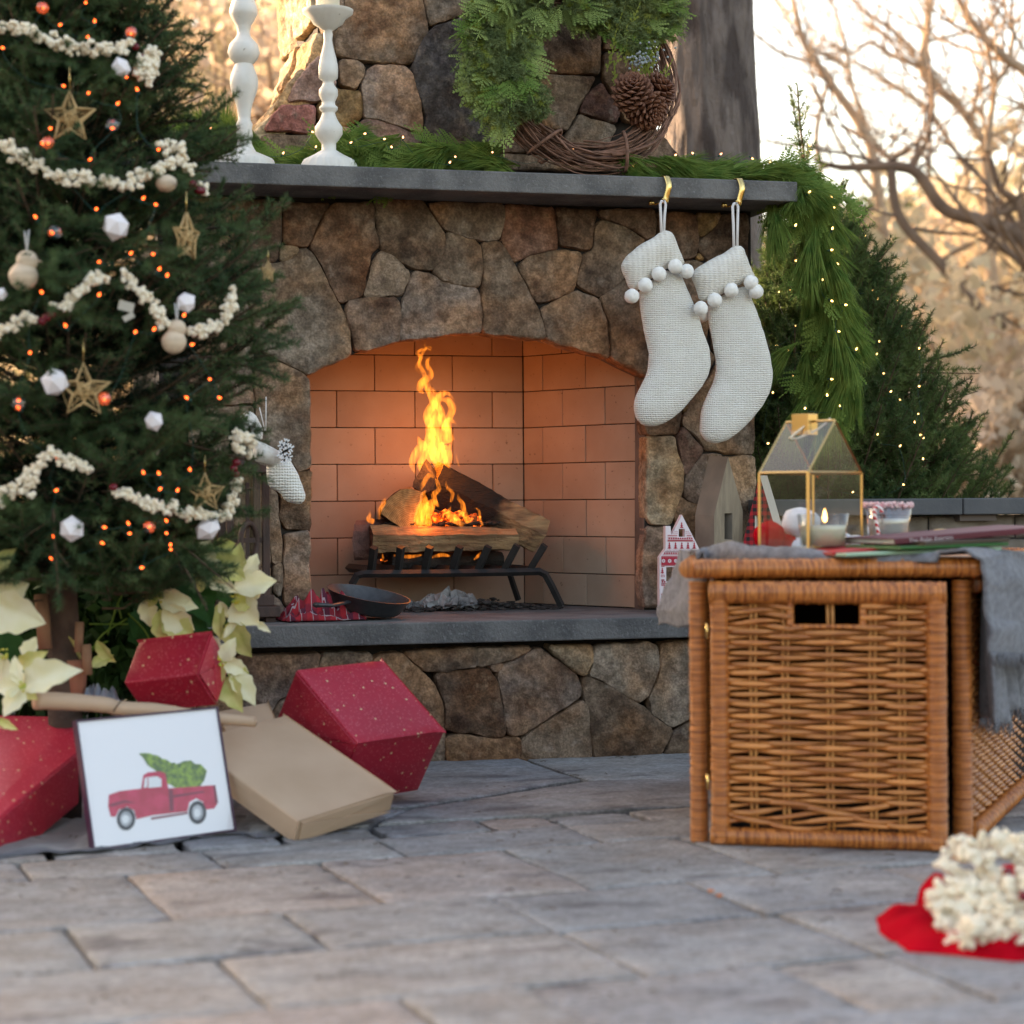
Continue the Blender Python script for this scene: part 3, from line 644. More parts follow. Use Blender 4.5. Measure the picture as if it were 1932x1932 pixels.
def fir_tree(name, base, h0, h1, rad, seed, label, per_m=400, nl=.019, nw=.0026, whorl=.08, per=9, group=None, tilt0=.1, tilt1=.9, keep=None, mats=None, trunk_r=.04, upc=.45, extra=(), side=.16, lean=(0, 0), shoots=900, slen=.115, shoot_m=1500, upb=0.0):
    rs = np.random.RandomState(seed); t = thing(name, base, label, 'tree', group)
    base = Vector(base); segs = []; limbs = []
    top = base + Vector((lean[0], lean[1], h1)); z = h0
    while z < h1 - .06:
        f = (z - h0) / (h1 - h0)
        for k in range(per):
            az = rs.uniform(0, 2 * math.pi); L = rad(z) * rs.uniform(.78, 1.08); el = tilt0 + (tilt1 - tilt0) * f + rs.uniform(-.15, .15)
            d = Vector((math.cos(az) * math.cos(el), math.sin(az) * math.cos(el), math.sin(el)))
            p = base.lerp(top, z / h1) + Vector((0, 0, rs.uniform(-.04, .04)))
            if keep and not keep(p, p + d * L): continue
            bough(p, d, L, upc, rs, side=side, seglist=segs, limbs=limbs)
        z += whorl
    for (a, b, uc) in extra:
        a = Vector(a); b = Vector(b); bough(a, b - a, (b - a).length, uc, rs, side=side * .8, seglist=segs, limbs=limbs, sec=False)
    # leader shoots
    segs.append((base + Vector((0, 0, h1 - .15)) + Vector((lean[0], lean[1], 0)), top, 1))
    m = MB(); n = 12
    pts = [base.lerp(top, i / n) + Vector((noise.noise(Vector((i * .4, seed, 0))) * .02, noise.noise(Vector((seed, i * .4, 0))) * .02, 0)) for i in range(n + 1)]
    m.tube(pts, [trunk_r * (1 - .93 * i / n) for i in range(n + 1)], n=10); m.build('trunk', M_trunk, t)
    m = MB()
    for pts, r in limbs:
        k = len(pts); m.tube(pts, [r * (1 - .8 * i / k) for i in range(k)], n=4 if r > .003 else 3, cap=False)
    m.build('limbs', M_twig, t, kind='stuff')
    sh = []; TW = MB()
    for _ in range(shoots):
        z = rs.uniform(h0 - .06, h1 - .12) if rs.rand() < .5 else h0 - .06 + (h1 - h0) * rs.rand() ** 1.5; az = rs.uniform(0, 6.283); r = rad(z) * rs.uniform(.60, .96)
        c0 = base.lerp(top, z / h1); p = Vector((c0.x + math.cos(az) * r, c0.y + math.sin(az) * r, base.z + z)); o_ = Vector((math.cos(az), math.sin(az), 0)); tg = Vector((-o_.y, o_.x, 0))
        if (p - base).dot(fw) > .25 * rad(z) or (keep and not keep(p, p)): continue
        d = (o_ * rs.uniform(.5, 1) + tg * rs.uniform(-.8, .8) + EZ * (rs.uniform(-.35, .7) + upb)).normalized(); L = slen * rs.uniform(.7, 1.25)
        n_ = d.cross(Vector((0, 0, 1)) + tg * rs.uniform(-.5, .5)).normalized(); a0 = p - d * L * .8; e = p + d * L * .55; sh.append((a0, e)); TW.tube([a0 - o_ * .05, a0, e], [.0028, .0024, .0012], n=4, cap=False)
        for sg in (-1, 1):
            for f_ in (.1, .5):
                if rs.rand() < .8: q = a0.lerp(e, f_); d2 = (d + n_ * sg * rs.uniform(.6, 1.0) + EZ * rs.uniform(-.1, .25)).normalized(); sh.append((q, q + d2 * L * rs.uniform(.55, .8))); TW.tube([q, sh[-1][1]], [.0018, .001], n=3, cap=False)
    for (a, b, uc) in extra:
        a = Vector(a); b = Vector(b); d = (b - a).normalized(); L = (b - a).length; n_ = d.cross(fw).normalized(); s = L * .25
        sh.append((a, b + EZ * uc * .04)); TW.tube([a, b], [.004, .0014], n=4, cap=False)
        while s < L * .85:
            for sg in (-1, 1): q = a + d * s; d2 = (d + n_ * sg * rs.uniform(.6, .9)).normalized(); sh.append((q, q + d2 * slen * rs.uniform(.6, 1.1) * (1.15 - s / L)))
            s += slen * rs.uniform(.35, .6)
    SA = np.array([tuple(s[0]) for s in sh]); SB = np.array([tuple(s[1]) for s in sh]); V, Fq = needles(SA, SB, shoot_m, nl * 1.0, nw * .85, spread=.98, rs=rs, jl=.15); npmesh('fresh_shoots', V, Fq, mats or M_firt, t); TW.build('shoot_twigs', M_twig, t, kind='stuff'); print('shoots', len(Fq))
    segs = [s for s in segs]
    A = np.array([tuple(s[0]) for s in segs]); B = np.array([tuple(s[1]) for s in segs])
    V, Fq = needles(A, B, per_m, nl, nw, spread=.95, rs=rs); print(name, len(Fq), 'tris', len(segs))
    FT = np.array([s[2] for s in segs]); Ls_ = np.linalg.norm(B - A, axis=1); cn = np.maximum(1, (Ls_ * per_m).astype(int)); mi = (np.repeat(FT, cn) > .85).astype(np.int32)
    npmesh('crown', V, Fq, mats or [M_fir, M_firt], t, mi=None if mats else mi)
    return t, segs
# ---- decorated tree in the left foreground
def W4(u, v, z): return at(u, v, z)
TB = gnd(118, 1545); TB = Vector((TB.x, TB.y, 0)); ZT = (TB - CAM).dot(fw)
def rad_l(z):
    return min(.555, max(.05, .385 * (2.62 - z))) if z > 1.05 else (.555 - (1.05 - z) * .38)
def keep_l(p, q):
    c = (q - CAM); zc = c.dot(fw); u = 966 + F * c.dot(rt) / zc
    return u > -260 and (zc < ZT + .5 or u > 330)
ex_l = [((300, 560), (543, 372), 4.9, .0), ((300, 640), (500, 468), 4.85, -.1), ((330, 760), (566, 566), 4.95, .1), ((300, 700), (520, 668), 4.95, -.2), ((180, 200), (335, 22), 5.0, .0), ((220, 230), (352, 112), 4.95, .0),
        ((200, 260), (402, 172), 4.9, -.5), ((200, 330), (395, 300), 4.85, -.2), ((280, 820), (515, 880), 4.8, -.9), ((250, 950), (440, 1110), 4.75, -.6), ((100, 960), (110, 1120), 4.55, -.9), ((310, 480), (470, 345), 4.9, -.1), ((60, 300), (130, 300), 4.5, .9), ((80, 80), (230, -60), 4.7, .0), ((140, 60), (300, -30), 4.8, .1)]
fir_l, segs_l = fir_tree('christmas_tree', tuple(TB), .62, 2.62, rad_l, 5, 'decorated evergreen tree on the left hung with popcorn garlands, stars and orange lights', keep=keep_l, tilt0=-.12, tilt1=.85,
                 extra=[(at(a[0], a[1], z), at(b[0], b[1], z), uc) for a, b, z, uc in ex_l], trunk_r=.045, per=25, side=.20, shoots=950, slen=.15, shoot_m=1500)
m = MB()
for s_, w in (('Q 380,620 420,1130', .016), ('Q 740,880 730,1160', .010), ('Q 800,1090 810,1370', .012)):
    a, b = pxs(s_); m.tube([at(*a, ZT - .05), at(*b, ZT - .05)], w, n=8)
st = thing('tree_stand', tuple(TB), 'terracotta and wood stand holding the trunk of the decorated tree', 'tree stand')
m.build('stake', mat('stake_wood', (0.30, 0.15, 0.08), (0.2, 0.1, 0.06), rough=.8), st)
m = MB(); c = at(*px('Q', 700, 1230), ZT); m.lathe([(.02, -.10), (.028, -.02), (.03, 0), (.02, 0)], c, n=24); m.build('pot', mat('terracotta', (0.33, 0.13, 0.08), rough=.85), st)
# ---- small fir behind the wall at the right
TR = at(1548, 1400, 7.35); TR = Vector((TR.x, TR.y, 0))
def rad_r(z): return max(.06, .66 * max(0, 1.74 - z) ** .78)
ex_r = [((1545, 480), (1490, 162), 7.3, .0), ((1700, 900), (1858, 895), 7.2, .5), ((1640, 800), (1845, 738), 7.25, .3), ((1600, 700), (1848, 705), 7.3, .4), ((1600, 560), (1690, 455), 7.3, .3), ((1640, 620), (1745, 590), 7.3, .6), ((1570, 500), (1640, 395), 7.3, .3), ((1560, 430), (1600, 340), 7.3, .2), ((1560, 520), (1440, 430), 7.3, .3)]
fir_r, segs_r = fir_tree('small_fir_tree', tuple(TR), .25, 1.72, rad_r, 9, 'small evergreen tree with white string lights behind the low wall, right of the fireplace', per_m=520, nl=.022, nw=.0034, whorl=.06, per=20, tilt0=.45, tilt1=1.15, upc=.8, side=.24,
                 extra=[(at(a[0], a[1], z), at(b[0], b[1], z), uc) for a, b, z, uc in ex_r], mats=M_fir2, trunk_r=.03, shoots=1000, slen=.15, shoot_m=1100, upb=.8)
# ================================================================== GARLANDS OF PINE AND CEDAR
M_pine = leafmat('pine_needles', (0.085, 0.17, 0.035), (0.20, 0.27, 0.06), scale=30, transl=.3)
M_cedar = leafmat('cedar_fronds', (0.10, 0.18, 0.035), (0.19, 0.27, 0.06), scale=16, transl=.25)
M_cedarb = leafmat('blue_green_cedar', (0.15, 0.21, 0.06), (0.29, 0.36, 0.11), scale=16, transl=.2)
M_noble = leafmat('noble_fir', (0.12, 0.17, 0.07), (0.24, 0.29, 0.12), scale=20, transl=.2)
M_gold = leafmat('yellow_green_sprig', (0.22, 0.28, 0.05), (0.33, 0.36, 0.09), scale=20, transl=.3)
def pine_sprays(path, n, rs, clumps=0, ln=.075, spread=.38, jit=.03, back=None, per=70, wd=.0018, droop=.25, seglen=.07):
    A = []; B = []; CL = []
    for c in range(clumps):
        t = (c + .5) / clumps * (len(path) - 1.001); k = int(t); CL.append((path[k].lerp(path[k + 1], t - k) + Vector(rs.randn(3)) * jit, ((path[k + 1] - path[k]).normalized() * (back or 1) + Vector(rs.randn(3)) * .38).normalized()))
    for i in range(n):
        if clumps:
            p, d = CL[rs.randint(clumps)]; p = p + d * rs.uniform(-.03, .05) + Vector(rs.randn(3)) * .010; d = (d + Vector(rs.randn(3)) * .14).normalized(); A.append(tuple(p)); B.append(tuple(p + d * seglen)); continue
        t = rs.rand() * (len(path) - 1.001); k = int(t); p = path[k].lerp(path[k + 1], t - k); d = (path[k + 1] - path[k]).normalized()
        if back: d = d * back
        d = (d + Vector(rs.randn(3)) * .5).normalized(); p = p + Vector(rs.randn(3)) * jit
        A.append(tuple(p)); B.append(tuple(p + d * seglen))
    return needles(np.array(A), np.array(B), per / seglen, ln, wd, spread=spread, rs=rs, droop=droop, curve=True)
def frond(P0, d, nrm, L, rs, V, Fq, width=.5):
    "flat scaly cedar frond: axis, alternate side shoots, each with short scale tips"
    d = Vector(d).normalized(); nrm = Vector(nrm); side = d.cross(nrm).normalized(); nn = side.cross(d).normalized()
    def strip(a, b, w):
        s = (b - a).cross(nn).normalized() * w; k = len(V)
        V.extend([tuple(a - s * .7), tuple(a + s * .7), tuple((a + b) / 2 + s + nn * w * .5), tuple((a + b) / 2 - s + nn * w * .5), tuple(b)])
        Fq.extend([(k, k + 1, k + 2), (k, k + 2, k + 3), (k + 3, k + 2, k + 4)])
    n = int(L / .011); p = Vector(P0); sag = Vector((0, 0, -1))
    for i in range(n):
        f = i / n; dd = (d + sag * f * .35).normalized(); q = p + dd * (L / n); strip(p, q, .0020)
        for sg in ((-1, 1)[i % 2],):
            l1 = L * width * math.sin(min(1, .25 + f * 1.0) * math.pi * .9 + .15) * rs.uniform(.7, 1.05) * (1.05 - f) * 1.3
            if l1 < .008: continue
            s1 = (dd * .9 + side * sg * .8 + nn * rs.uniform(-.15, .15)).normalized(); m_ = max(2, int(l1 / .008)); a = q.copy()
            for j in range(m_):
                b = a + (s1 + dd * .06 * j).normalized() * (l1 / m_); strip(a, b, .0023)
                for s2 in (-1, 1):
                    l2 = min(.016, l1 * .45) * (1 - j / m_ * .6)
                    strip(a, a + (s1 * .85 + side * sg * .0 + s1.cross(nn) * s2 * .75).normalized() * l2, .0021)
                a = b
        p = q
def garland(label, path, nspray, fronds, seed, dirs=1, clumps=0, floor=None, jit=.03, group=None, ln=.085, droop=.25):
    rs = np.random.RandomState(seed); c = path[len(path) // 2]
    t = thing('evergreen_garland', tuple(c), label, 'garland', group)
    V, Fq = pine_sprays(path, nspray, rs, clumps=clumps, jit=jit, back=dirs, ln=ln, droop=droop)
    if floor is not None: V[:, 2] = np.maximum(V[:, 2], floor + .003 * rs.rand(len(V)))
    npmesh('pine_needle', V, Fq, M_pine, t, kind='stuff')
    V = []; Fq = []
    for i in range(fronds):
        tt = rs.rand() * (len(path) - 1.001); k = int(tt); p = path[k].lerp(path[k + 1], tt - k) + Vector(rs.randn(3)) * jit * .8
        d = (path[k + 1] - path[k]).normalized() * dirs + Vector(rs.randn(3)) * .45
        frond(p, d, Vector((rs.uniform(-.5, .5), -1, rs.uniform(.2, 1.2))), rs.uniform(.10, .17), rs, V, Fq)
    npmesh('cedar_frond', V, Fq, M_cedar, t, kind='stuff')
    m = MB(); m.tube([p + Vector((0, 0.01, 0)) for p in path], .004, n=6); m.build('stem', M_twig, t)
    return t
def mp(u, v, y): return on_y(u, v, y)
# along the mantel, left and right of the wreath
gl1 = [Vector((on_y(u, 280, 6.14).x, 6.14, ZM + .035 + q)) for u, q in [(320, .02), (380, .05), (430, .03), (480, .015), (560, .0), (640, .01), (700, .02), (760, .015), (830, .02), (900, .0), (960, -.01)]]
garland('long-needled pine and cedar garland lying on the mantel behind the two white candlesticks', gl1, 420, 90, 21, dirs=-1, clumps=50, floor=ZM + .001, jit=.034, ln=.11)
gl2 = [Vector((on_y(u, 310, 6.10).x, 6.10, ZM + .025 + q)) for u, q in [(1150, .02), (1200, .0), (1260, .0), (1330, .015), (1400, .02), (1450, .01), (1500, -.01)]]
garland('short pine garland on the right end of the mantel, between the wreath and the corner', gl2, 230, 22, 22, dirs=1, clumps=26, floor=ZM + .001, jit=.030, ln=.10)
gd = [mp(u, v, y) for u, v, y in [(1478, 322, 6.08), (1505, 345, 6.0), (1512, 400, 5.97), (1530, 470, 5.97), (1556, 540, 5.97), (1572, 600, 5.98), (1575, 660, 6.0), (1568, 720, 6.0), (1560, 760, 6.0)]]
garland('pine and cedar garland hanging down from the right corner of the mantel', gd, 230, 60, 23, dirs=1, clumps=26, jit=.036, ln=.12, droop=.5)
gd2 = [mp(u, v, 6.02) for u, v in [(1500, 335), (1545, 350), (1590, 375), (1625, 400)]]
rs_ = np.random.RandomState(4); V = []; Fq = []
for i in range(16):
    k = i % 3; frond(gd2[k], (gd2[k + 1] - gd2[k]).normalized() + Vector(rs_.randn(3)) * .2, (0, -1, .5), .13, rs_, V, Fq, .3)
npmesh('cedar_sprig', V, Fq, M_cedar, None, label='single cedar sprig arching out to the right of the mantel corner', cat='sprig')
# ================================================================== WREATH
WC = on_y(1084, 150, 6.2); WR = .283
wt = thing('wreath', tuple(WC + Vector((0, 0, -.3))), 'grapevine wreath with evergreen sprays and pinecones leaning on the chimney above the mantel', 'wreath')
M_vine = mat('grapevine', (0.25, 0.12, 0.08), (0.11, 0.055, 0.035), scale=40, rough=.8, bump=.3, bscale=150, bdist=.001, stretch=None)
rs = np.random.RandomState(31); m = MB()
def wp(ang, r, dy=0): return WC + Vector((math.cos(ang) * r, dy + math.sin(ang) * 0.11 - .06, math.sin(ang) * r))
for k in range(100):
    a0 = rs.uniform(0, 6.28); span = rs.uniform(1.6, 4.4); ph = rs.uniform(0, 6.28); tr = rs.uniform(.006, .052); tw = rs.uniform(.6, 1.9); r_ = rs.uniform(.0018, .0052); n = int(span * 9)
    pts = []
    for i in range(n + 1):
        a = a0 + span * i / n; q = ph + tw * a
        pts.append(wp(a, WR - .02 + math.cos(q) * tr * 1.05 + noise.noise(Vector((a * 2.5, k, 0))) * .014, math.sin(q) * tr * .8 + noise.noise(Vector((a * 2.5, k, 7))) * .01))
    m.tube(pts, [r_ * (1 - .5 * i / n) for i in range(n + 1)], n=5)
for a in (3.14 + 1.05, 3.14 + 2.02):
    pts = [wp(a + .12 * math.sin(t * .8), WR - .02 + math.cos(t) * .056, -.0 + math.sin(t) * .05) for t in np.linspace(0, 6.28, 14)]
    m.tube(pts, .0052, n=6)
m.build('grapevine_ring', M_vine, wt)
V = []; Fq = []; V2 = []; F2 = []; A = []; B = []; A2 = []; B2 = []; A3 = []; B3 = []; PA_ = []; PB_ = []
def dens(a):  # angle from +x, ccw
    return 1.0 if R(38) < a < R(232) else 0
for k in range(1150):
    a = rs.uniform(R(36), R(207)); r = WR - .018 + rs.uniform(-.065, .08) * (1.1 if a < R(190) else .85)
    dy = -.03 - rs.uniform(0, .075); p = wp(a, r, dy)
    out = Vector((math.cos(a), 0, math.sin(a))) * (1 if r > WR - .035 else -.7); tang = Vector((-math.sin(a), 0, math.cos(a))) * (1 if a > R(105) else -1)
    d = (out * rs.uniform(.1, .9) + tang * rs.uniform(.3, 1.1) + Vector((0, -rs.uniform(.1, .8), -rs.uniform(0, .3)))).normalized()
    kind = rs.rand()
    if a > R(195): kind *= .75
    if kind < .70:
        L = rs.uniform(.05, .09)
        sg = [(p, p + d * L * .5), (p + d * L * .5, p + d * L + Vector((0, 0, -.01)))]
        h = d.cross(Vector((0, -1, 0))).normalized()
        for s2 in (-1, 1): sg.append((p + d * L * .35, p + d * L * .35 + (d + h * s2 * .8).normalized() * L * .6))
        for s_, e_ in sg: (A if rs.rand() > (.3 if math.cos(a) < -.7 and r > WR else .08) else A3).append(tuple(s_)); (B if len(A) > len(B) else B3).append(tuple(e_))  # random pale sprigs, more on the left outer edge to colour its sunlit rim
    elif kind < .84:
        frond(p, d, Vector((0, -1, .3)), rs.uniform(.09, .15), rs, V, Fq, .5)
    elif kind < .93:
        frond(p, d, Vector((0, -1, .3)), rs.uniform(.09, .15), rs, V2, F2, .42)
    elif a < R(170): PA_.append(tuple(p)); PB_.append(tuple(p + d * .05))
npmesh('cedar_frond', V, Fq, M_cedarb, wt, kind='stuff'); npmesh('bright_cedar_frond', V2, F2, M_cedar, wt, kind='stuff')
v, f = needles(np.array(A), np.array(B), 1700, .017, .0030, spread=.95, rs=rs); npmesh('fir_sprig', v, f, M_noble, wt, kind='stuff')
v, f = needles(np.array(A3), np.array(B3), 1700, .017, .0030, spread=.95, rs=rs); npmesh('pale_sunlit_sprig', v, f, M_gold, wt, kind='stuff')
v, f = needles(np.array(PA_), np.array(PB_), 900, .075, .0011, spread=.45, rs=rs, curve=True, droop=.1); npmesh('pine_sprig', v, f, M_cedarb, wt, kind='stuff')
# yellow-green upright sprigs near the berries
V = []; Fq = []
for k in range(34):
    u = rs.uniform(1140, 1250); v_ = rs.uniform(60, 190); frond(on_y(u, v_, 6.12), Vector((rs.uniform(-.2, .35), -.3, 1)), (0, -1, .2), rs.uniform(.06, .10), rs, V, Fq, .22)
npmesh('juniper_sprig', V, Fq, M_gold, wt, kind='stuff')
# pinecones
M_cone = mat('pinecone_scale', (0.10, 0.032, 0.016), (0.21, 0.085, 0.045), scale=60, rough=.65)
def pinecone(c, axis, r, L):
    m = MB(); axis = Vector(axis).normalized(); q = axis.to_track_quat('Z', 'Y'); n = 105; c = Vector(c)
    for i in range(n):
        f = (i + .5) / n; a = i * 2.39996; prof = math.sin(math.pi * (.12 + .86 * f)) ** .75; rr = r * prof; zz = (f - .5) * L
        el = -0.35 + 1.25 * f; dr_ = Vector((math.cos(a) * math.cos(el), math.sin(a) * math.cos(el), math.sin(el))); sd = Vector((-math.sin(a), math.cos(a), 0)); nn = dr_.cross(sd)
        w = r * .25 * (.55 + .5 * prof); root = Vector((math.cos(a) * rr * .15, math.sin(a) * rr * .15, zz - .1 * L)); tip = root + dr_ * rr * .95
        up_ = -nn if nn.z < 0 else nn
        vs = [root - sd * w * .3, root + sd * w * .3, tip - dr_ * w * .8 + sd * w, tip - dr_ * w * .8 - sd * w, tip + up_ * w * .15, tip - dr_ * w * .35 + up_ * w * .5, tip - dr_ * w * .6 - up_ * w * .25, root - up_ * w * .3]
        m.add([c + q @ p for p in vs], [(0, 1, 2, 5, 3), (3, 5, 4), (5, 2, 4), (0, 3, 6, 7), (1, 7, 6, 2), (3, 4, 6), (2, 6, 4)])
    return m.build('pinecone', M_cone, wt, smooth=False)
for (u, v_), ax, r_, L_, y_ in ((px('W', 1510, 740), (-.25, -.8, .75), .063, .10, 6.02), (px('W', 1710, 740), (.5, -.35, .7), .060, .10, 6.07), (px('W', 1640, 900), (.35, -.75, -.45), .062, .10, 6.03)): pinecone(on_y(u, v_, y_), ax, r_, L_)
M_berry = mat('juniper_berry', (0.20, 0.23, 0.24), (0.34, 0.37, 0.37), scale=90, rough=.6)
m = MB()
for k in range(70):
    cx_, cy_ = (1600, 490) if k < 60 else (1745, 430)
    x, y = rs.randn() * 62 + cx_, rs.randn() * 36 + cy_; m.ico(on_y(*px('W', x, y), 6.05 - rs.uniform(-.02, .03)), .0042, sub=1)
m.build('juniper_berry', M_berry, wt, kind='stuff')

rs = np.random.RandomState(77); V = []
for (u, v, z, r) in [(30, 1180, 5.25, .12), (120, 1200, 5.35, .14), (200, 1130, 5.4, .13), (250, 1200, 5.3, .12), (180, 1260, 5.25, .10), (60, 1280, 5.25, .12), (240, 1070, 5.5, .10), (300, 1180, 5.35, .10)]:
    c = at(u, v, z); P = np.array(c) + rs.randn(520, 3) * r * .55; V.append(P)
P = np.vstack(V); k = len(P); a = rs.randn(k, 3); a[:, 2] -= .6; a /= np.linalg.norm(a, axis=1)[:, None]; b = np.cross(a, rs.randn(k, 3)); b /= np.linalg.norm(b, axis=1)[:, None]; s_ = rs.uniform(.016, .034, (k, 1))
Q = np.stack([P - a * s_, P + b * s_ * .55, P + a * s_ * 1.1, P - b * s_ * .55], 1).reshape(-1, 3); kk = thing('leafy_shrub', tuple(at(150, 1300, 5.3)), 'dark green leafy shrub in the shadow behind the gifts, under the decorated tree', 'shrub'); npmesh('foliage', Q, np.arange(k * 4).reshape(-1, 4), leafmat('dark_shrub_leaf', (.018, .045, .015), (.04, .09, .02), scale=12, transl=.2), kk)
# ================================================================== FIRE
M_log = mat('split_wood', (0.42, 0.25, 0.125), (0.17, 0.09, 0.045), scale=9, detail=10, rough=.85, bump=1.0, bscale=26, bdist=.008, stretch=(.8, 7, 7))
M_char = mat('charred_wood', (0.012, 0.010, 0.009), (0.035, 0.025, 0.02), scale=30, rough=.7, bump=1.0, bscale=70, bdist=.006)
M_bark = mat('log_bark', (0.07, 0.045, 0.03), (0.04, 0.028, 0.02), scale=20, rough=.95, bump=1.0, bscale=40, bdist=.01)
M_iron = mat('black_iron', (0.012, 0.012, 0.013), (0.02, 0.02, 0.02), scale=30, rough=.55, bump=.2, bscale=200, bdist=.001, spec=.5)
def endgrain(name, c0, c1):
    m = mat(name, c0, c1, scale=60, rough=.9, bump=.4, bscale=80, bdist=.002)
    N = m.node_tree.nodes; L = m.node_tree.links; w = N.new('ShaderNodeTexWave'); w.wave_type = 'RINGS'; w.rings_direction = 'Y'; w.inputs['Scale'].default_value = 60; w.inputs['Distortion'].default_value = 4
    tc = N['Texture Coordinate']; L.new(tc.outputs['Object'], w.inputs['Vector']); b = N['Principled BSDF']; src = b.inputs['Base Color'].links[0].from_socket
    mx = N.new('ShaderNodeMix'); mx.data_type = 'RGBA'; mx.blend_type = 'MULTIPLY'; mx.inputs[0].default_value = .45; L.new(src, mx.inputs[6]); L.new(w.outputs[0], mx.inputs[7]); L.new(mx.outputs[2], b.inputs['Base Color']); return m
M_end = endgrain('log_end_grain', (0.40, 0.27, 0.11), (0.24, 0.15, 0.06)); M_end2 = endgrain('log_end_scorched', (0.24, 0.13, 0.10), (0.12, 0.07, 0.055))
def burnt(name, p0, p1):
    "wood that is charred towards world point p0 (real burn, follows the log)"
    m = mat(name, (0.42, 0.255, 0.13), (0.16, 0.09, 0.05), scale=9, detail=10, rough=.85, bump=1.0, bscale=26, bdist=.008, stretch=(1.2, 7, 7)); m.node_tree.nodes['Mapping'].inputs['Rotation'].default_value = (0, R(-27), 0)
    N = m.node_tree.nodes; L = m.node_tree.links; g = N.new('ShaderNodeNewGeometry'); d = N.new('ShaderNodeVectorMath'); d.operation = 'DOT_PRODUCT'
    ax = (p1 - p0); ln = ax.length; ax.normalize(); d.inputs[1].default_value = ax / ln; L.new(g.outputs['Position'], d.inputs[0])
    nz = N.new('ShaderNodeTexNoise'); nz.inputs['Scale'].default_value = 14; nz.inputs['Detail'].default_value = 6; L.new(g.outputs['Position'], nz.inputs['Vector'])
    ad = N.new('ShaderNodeMath'); ad.operation = 'MULTIPLY_ADD'; ad.inputs[1].default_value = .35; L.new(nz.outputs[0], ad.inputs[0]); L.new(d.outputs['Value'], ad.inputs[2])
    k = p0.dot(ax) / ln; mr = N.new('ShaderNodeMapRange'); mr.inputs[1].default_value = k + .74; mr.inputs[2].default_value = k + .88; L.new(ad.outputs[0], mr.inputs[0])
    b = N['Principled BSDF']; src = b.inputs['Base Color'].links[0].from_socket; mx = N.new('ShaderNodeMix'); mx.data_type = 'RGBA'; L.new(mr.outputs[0], mx.inputs[0]); mx.inputs[6].default_value = (.012, .010, .009, 1); L.new(src, mx.inputs[7]); L.new(mx.outputs[2], b.inputs['Base Color']); return m
YG = 6.42
def log(label, secA, secB, offA, mats, cap=(1, 1), n=14, group='firewood logs burning on the grate', rough=.0065, seed=1):
    """secA/secB: world point lists (same length) of the two ends; lofted with noise"""
    def dense(S_): 
        return [S_[i].lerp(S_[(i + 1) % len(S_)], q / dn_) for i in range(len(S_)) for q in range(dn_)]
    dn_ = 4 if len(secA) < 8 else (2 if len(secA) < 13 else 1); secA = dense(secA); secB = dense(secB); n = int(n * 1.8)
    m = MB(); k = len(secA); rows = []
    for i in range(n + 1):
        t = i / n; row = []
        for a, b in zip(secA, secB):
            p = a.lerp(b, t); nz = noise.noise_vector(Vector((p.x * 16, p.y * 16 + seed, p.z * 16))) * rough + noise.noise_vector(Vector((p.x * 50, p.y * 50 + seed, p.z * 50))) * rough * .4; row.append(p + nz)
        rows.append(row)
    m.add([p for r_ in rows for p in r_], [(i * k + j, i * k + (j + 1) % k, (i + 1) * k + (j + 1) % k, (i + 1) * k + j) for i in range(n) for j in range(k)], 0)
    for e, row in ((0, rows[0]), (1, rows[-1])):
        c = sum(row, Vector()) / k; m.add(row + [c], [((j + 1) % k, j, k) if e == 0 else (j, (j + 1) % k, k) for j in range(k)], cap[e])
    return m.build('firewood_log', mats, None, smooth=False, label=label, cat='log', group=group)
def sec(c, pts, ax, ay): return [c + ax * x + ay * y for x, y in pts]
def circ(n=16, a0=0, fl=1.0): return [(math.cos(a0 + 6.283 * i / n), math.sin(a0 + 6.283 * i / n) * fl) for i in range(n)]
# front split log
a = on_y(*px('F', 310, 790), YG - .06); b = on_y(*px('F', 1490, 790), YG - .10); S1 = [(-.03, -.045), (.035, -.05), (.05, -.01), (.03, .03), (-.01, .04), (-.045, .012)]
Yd = Vector((0, 1, 0)); Sc = 1.0
log('split log with clean grain lying across the front of the grate', sec(a, [(x * 1.0, y * .95) for x, y in S1], Yd, EZ), sec(b, [(x * .95, y * .8) for x, y in S1], Yd, EZ), 0, [M_log, M_end2], n=24, seed=3)
m = MB(); rs = np.random.RandomState(2)
for k in range(70):
    t = k / 69; p = a.lerp(b, .1 + .78 * t) + Vector((0, rs.uniform(-.01, .05), .043 + rs.uniform(-.004, .004))); m.ico(p, rs.uniform(.005, .013), sub=1, jit=.3, sc=(1.6, 1, .6))
m.build('charcoal', M_char, None, smooth=False, label='crust of black charcoal along the top of the front log', cat='charcoal', kind='stuff')
# leaning split log, charred upper end
pa = on_y(*px('F', 800, 330), YG + .06); pb = on_y(*px('F', 1690, 770), YG - .03); axl = (pb - pa).normalized(); nl_ = axl.cross(Yd).normalized()
if nl_.z < 0: nl_ = -nl_
S2 = [(-.05, .058), (.02, .07), (.06, .02), (.04, -.066), (-.03, -.07), (-.07, 0)]
M_lean = burnt('leaning_log_wood', pa, pb)
log('split log leaning up to the left, its upper half burnt black', sec(pa, S2, Yd, nl_), sec(pb, [(x * .95, y * .82) for x, y in S2], Yd, nl_), 0, [M_lean, M_end], n=22, seed=5)
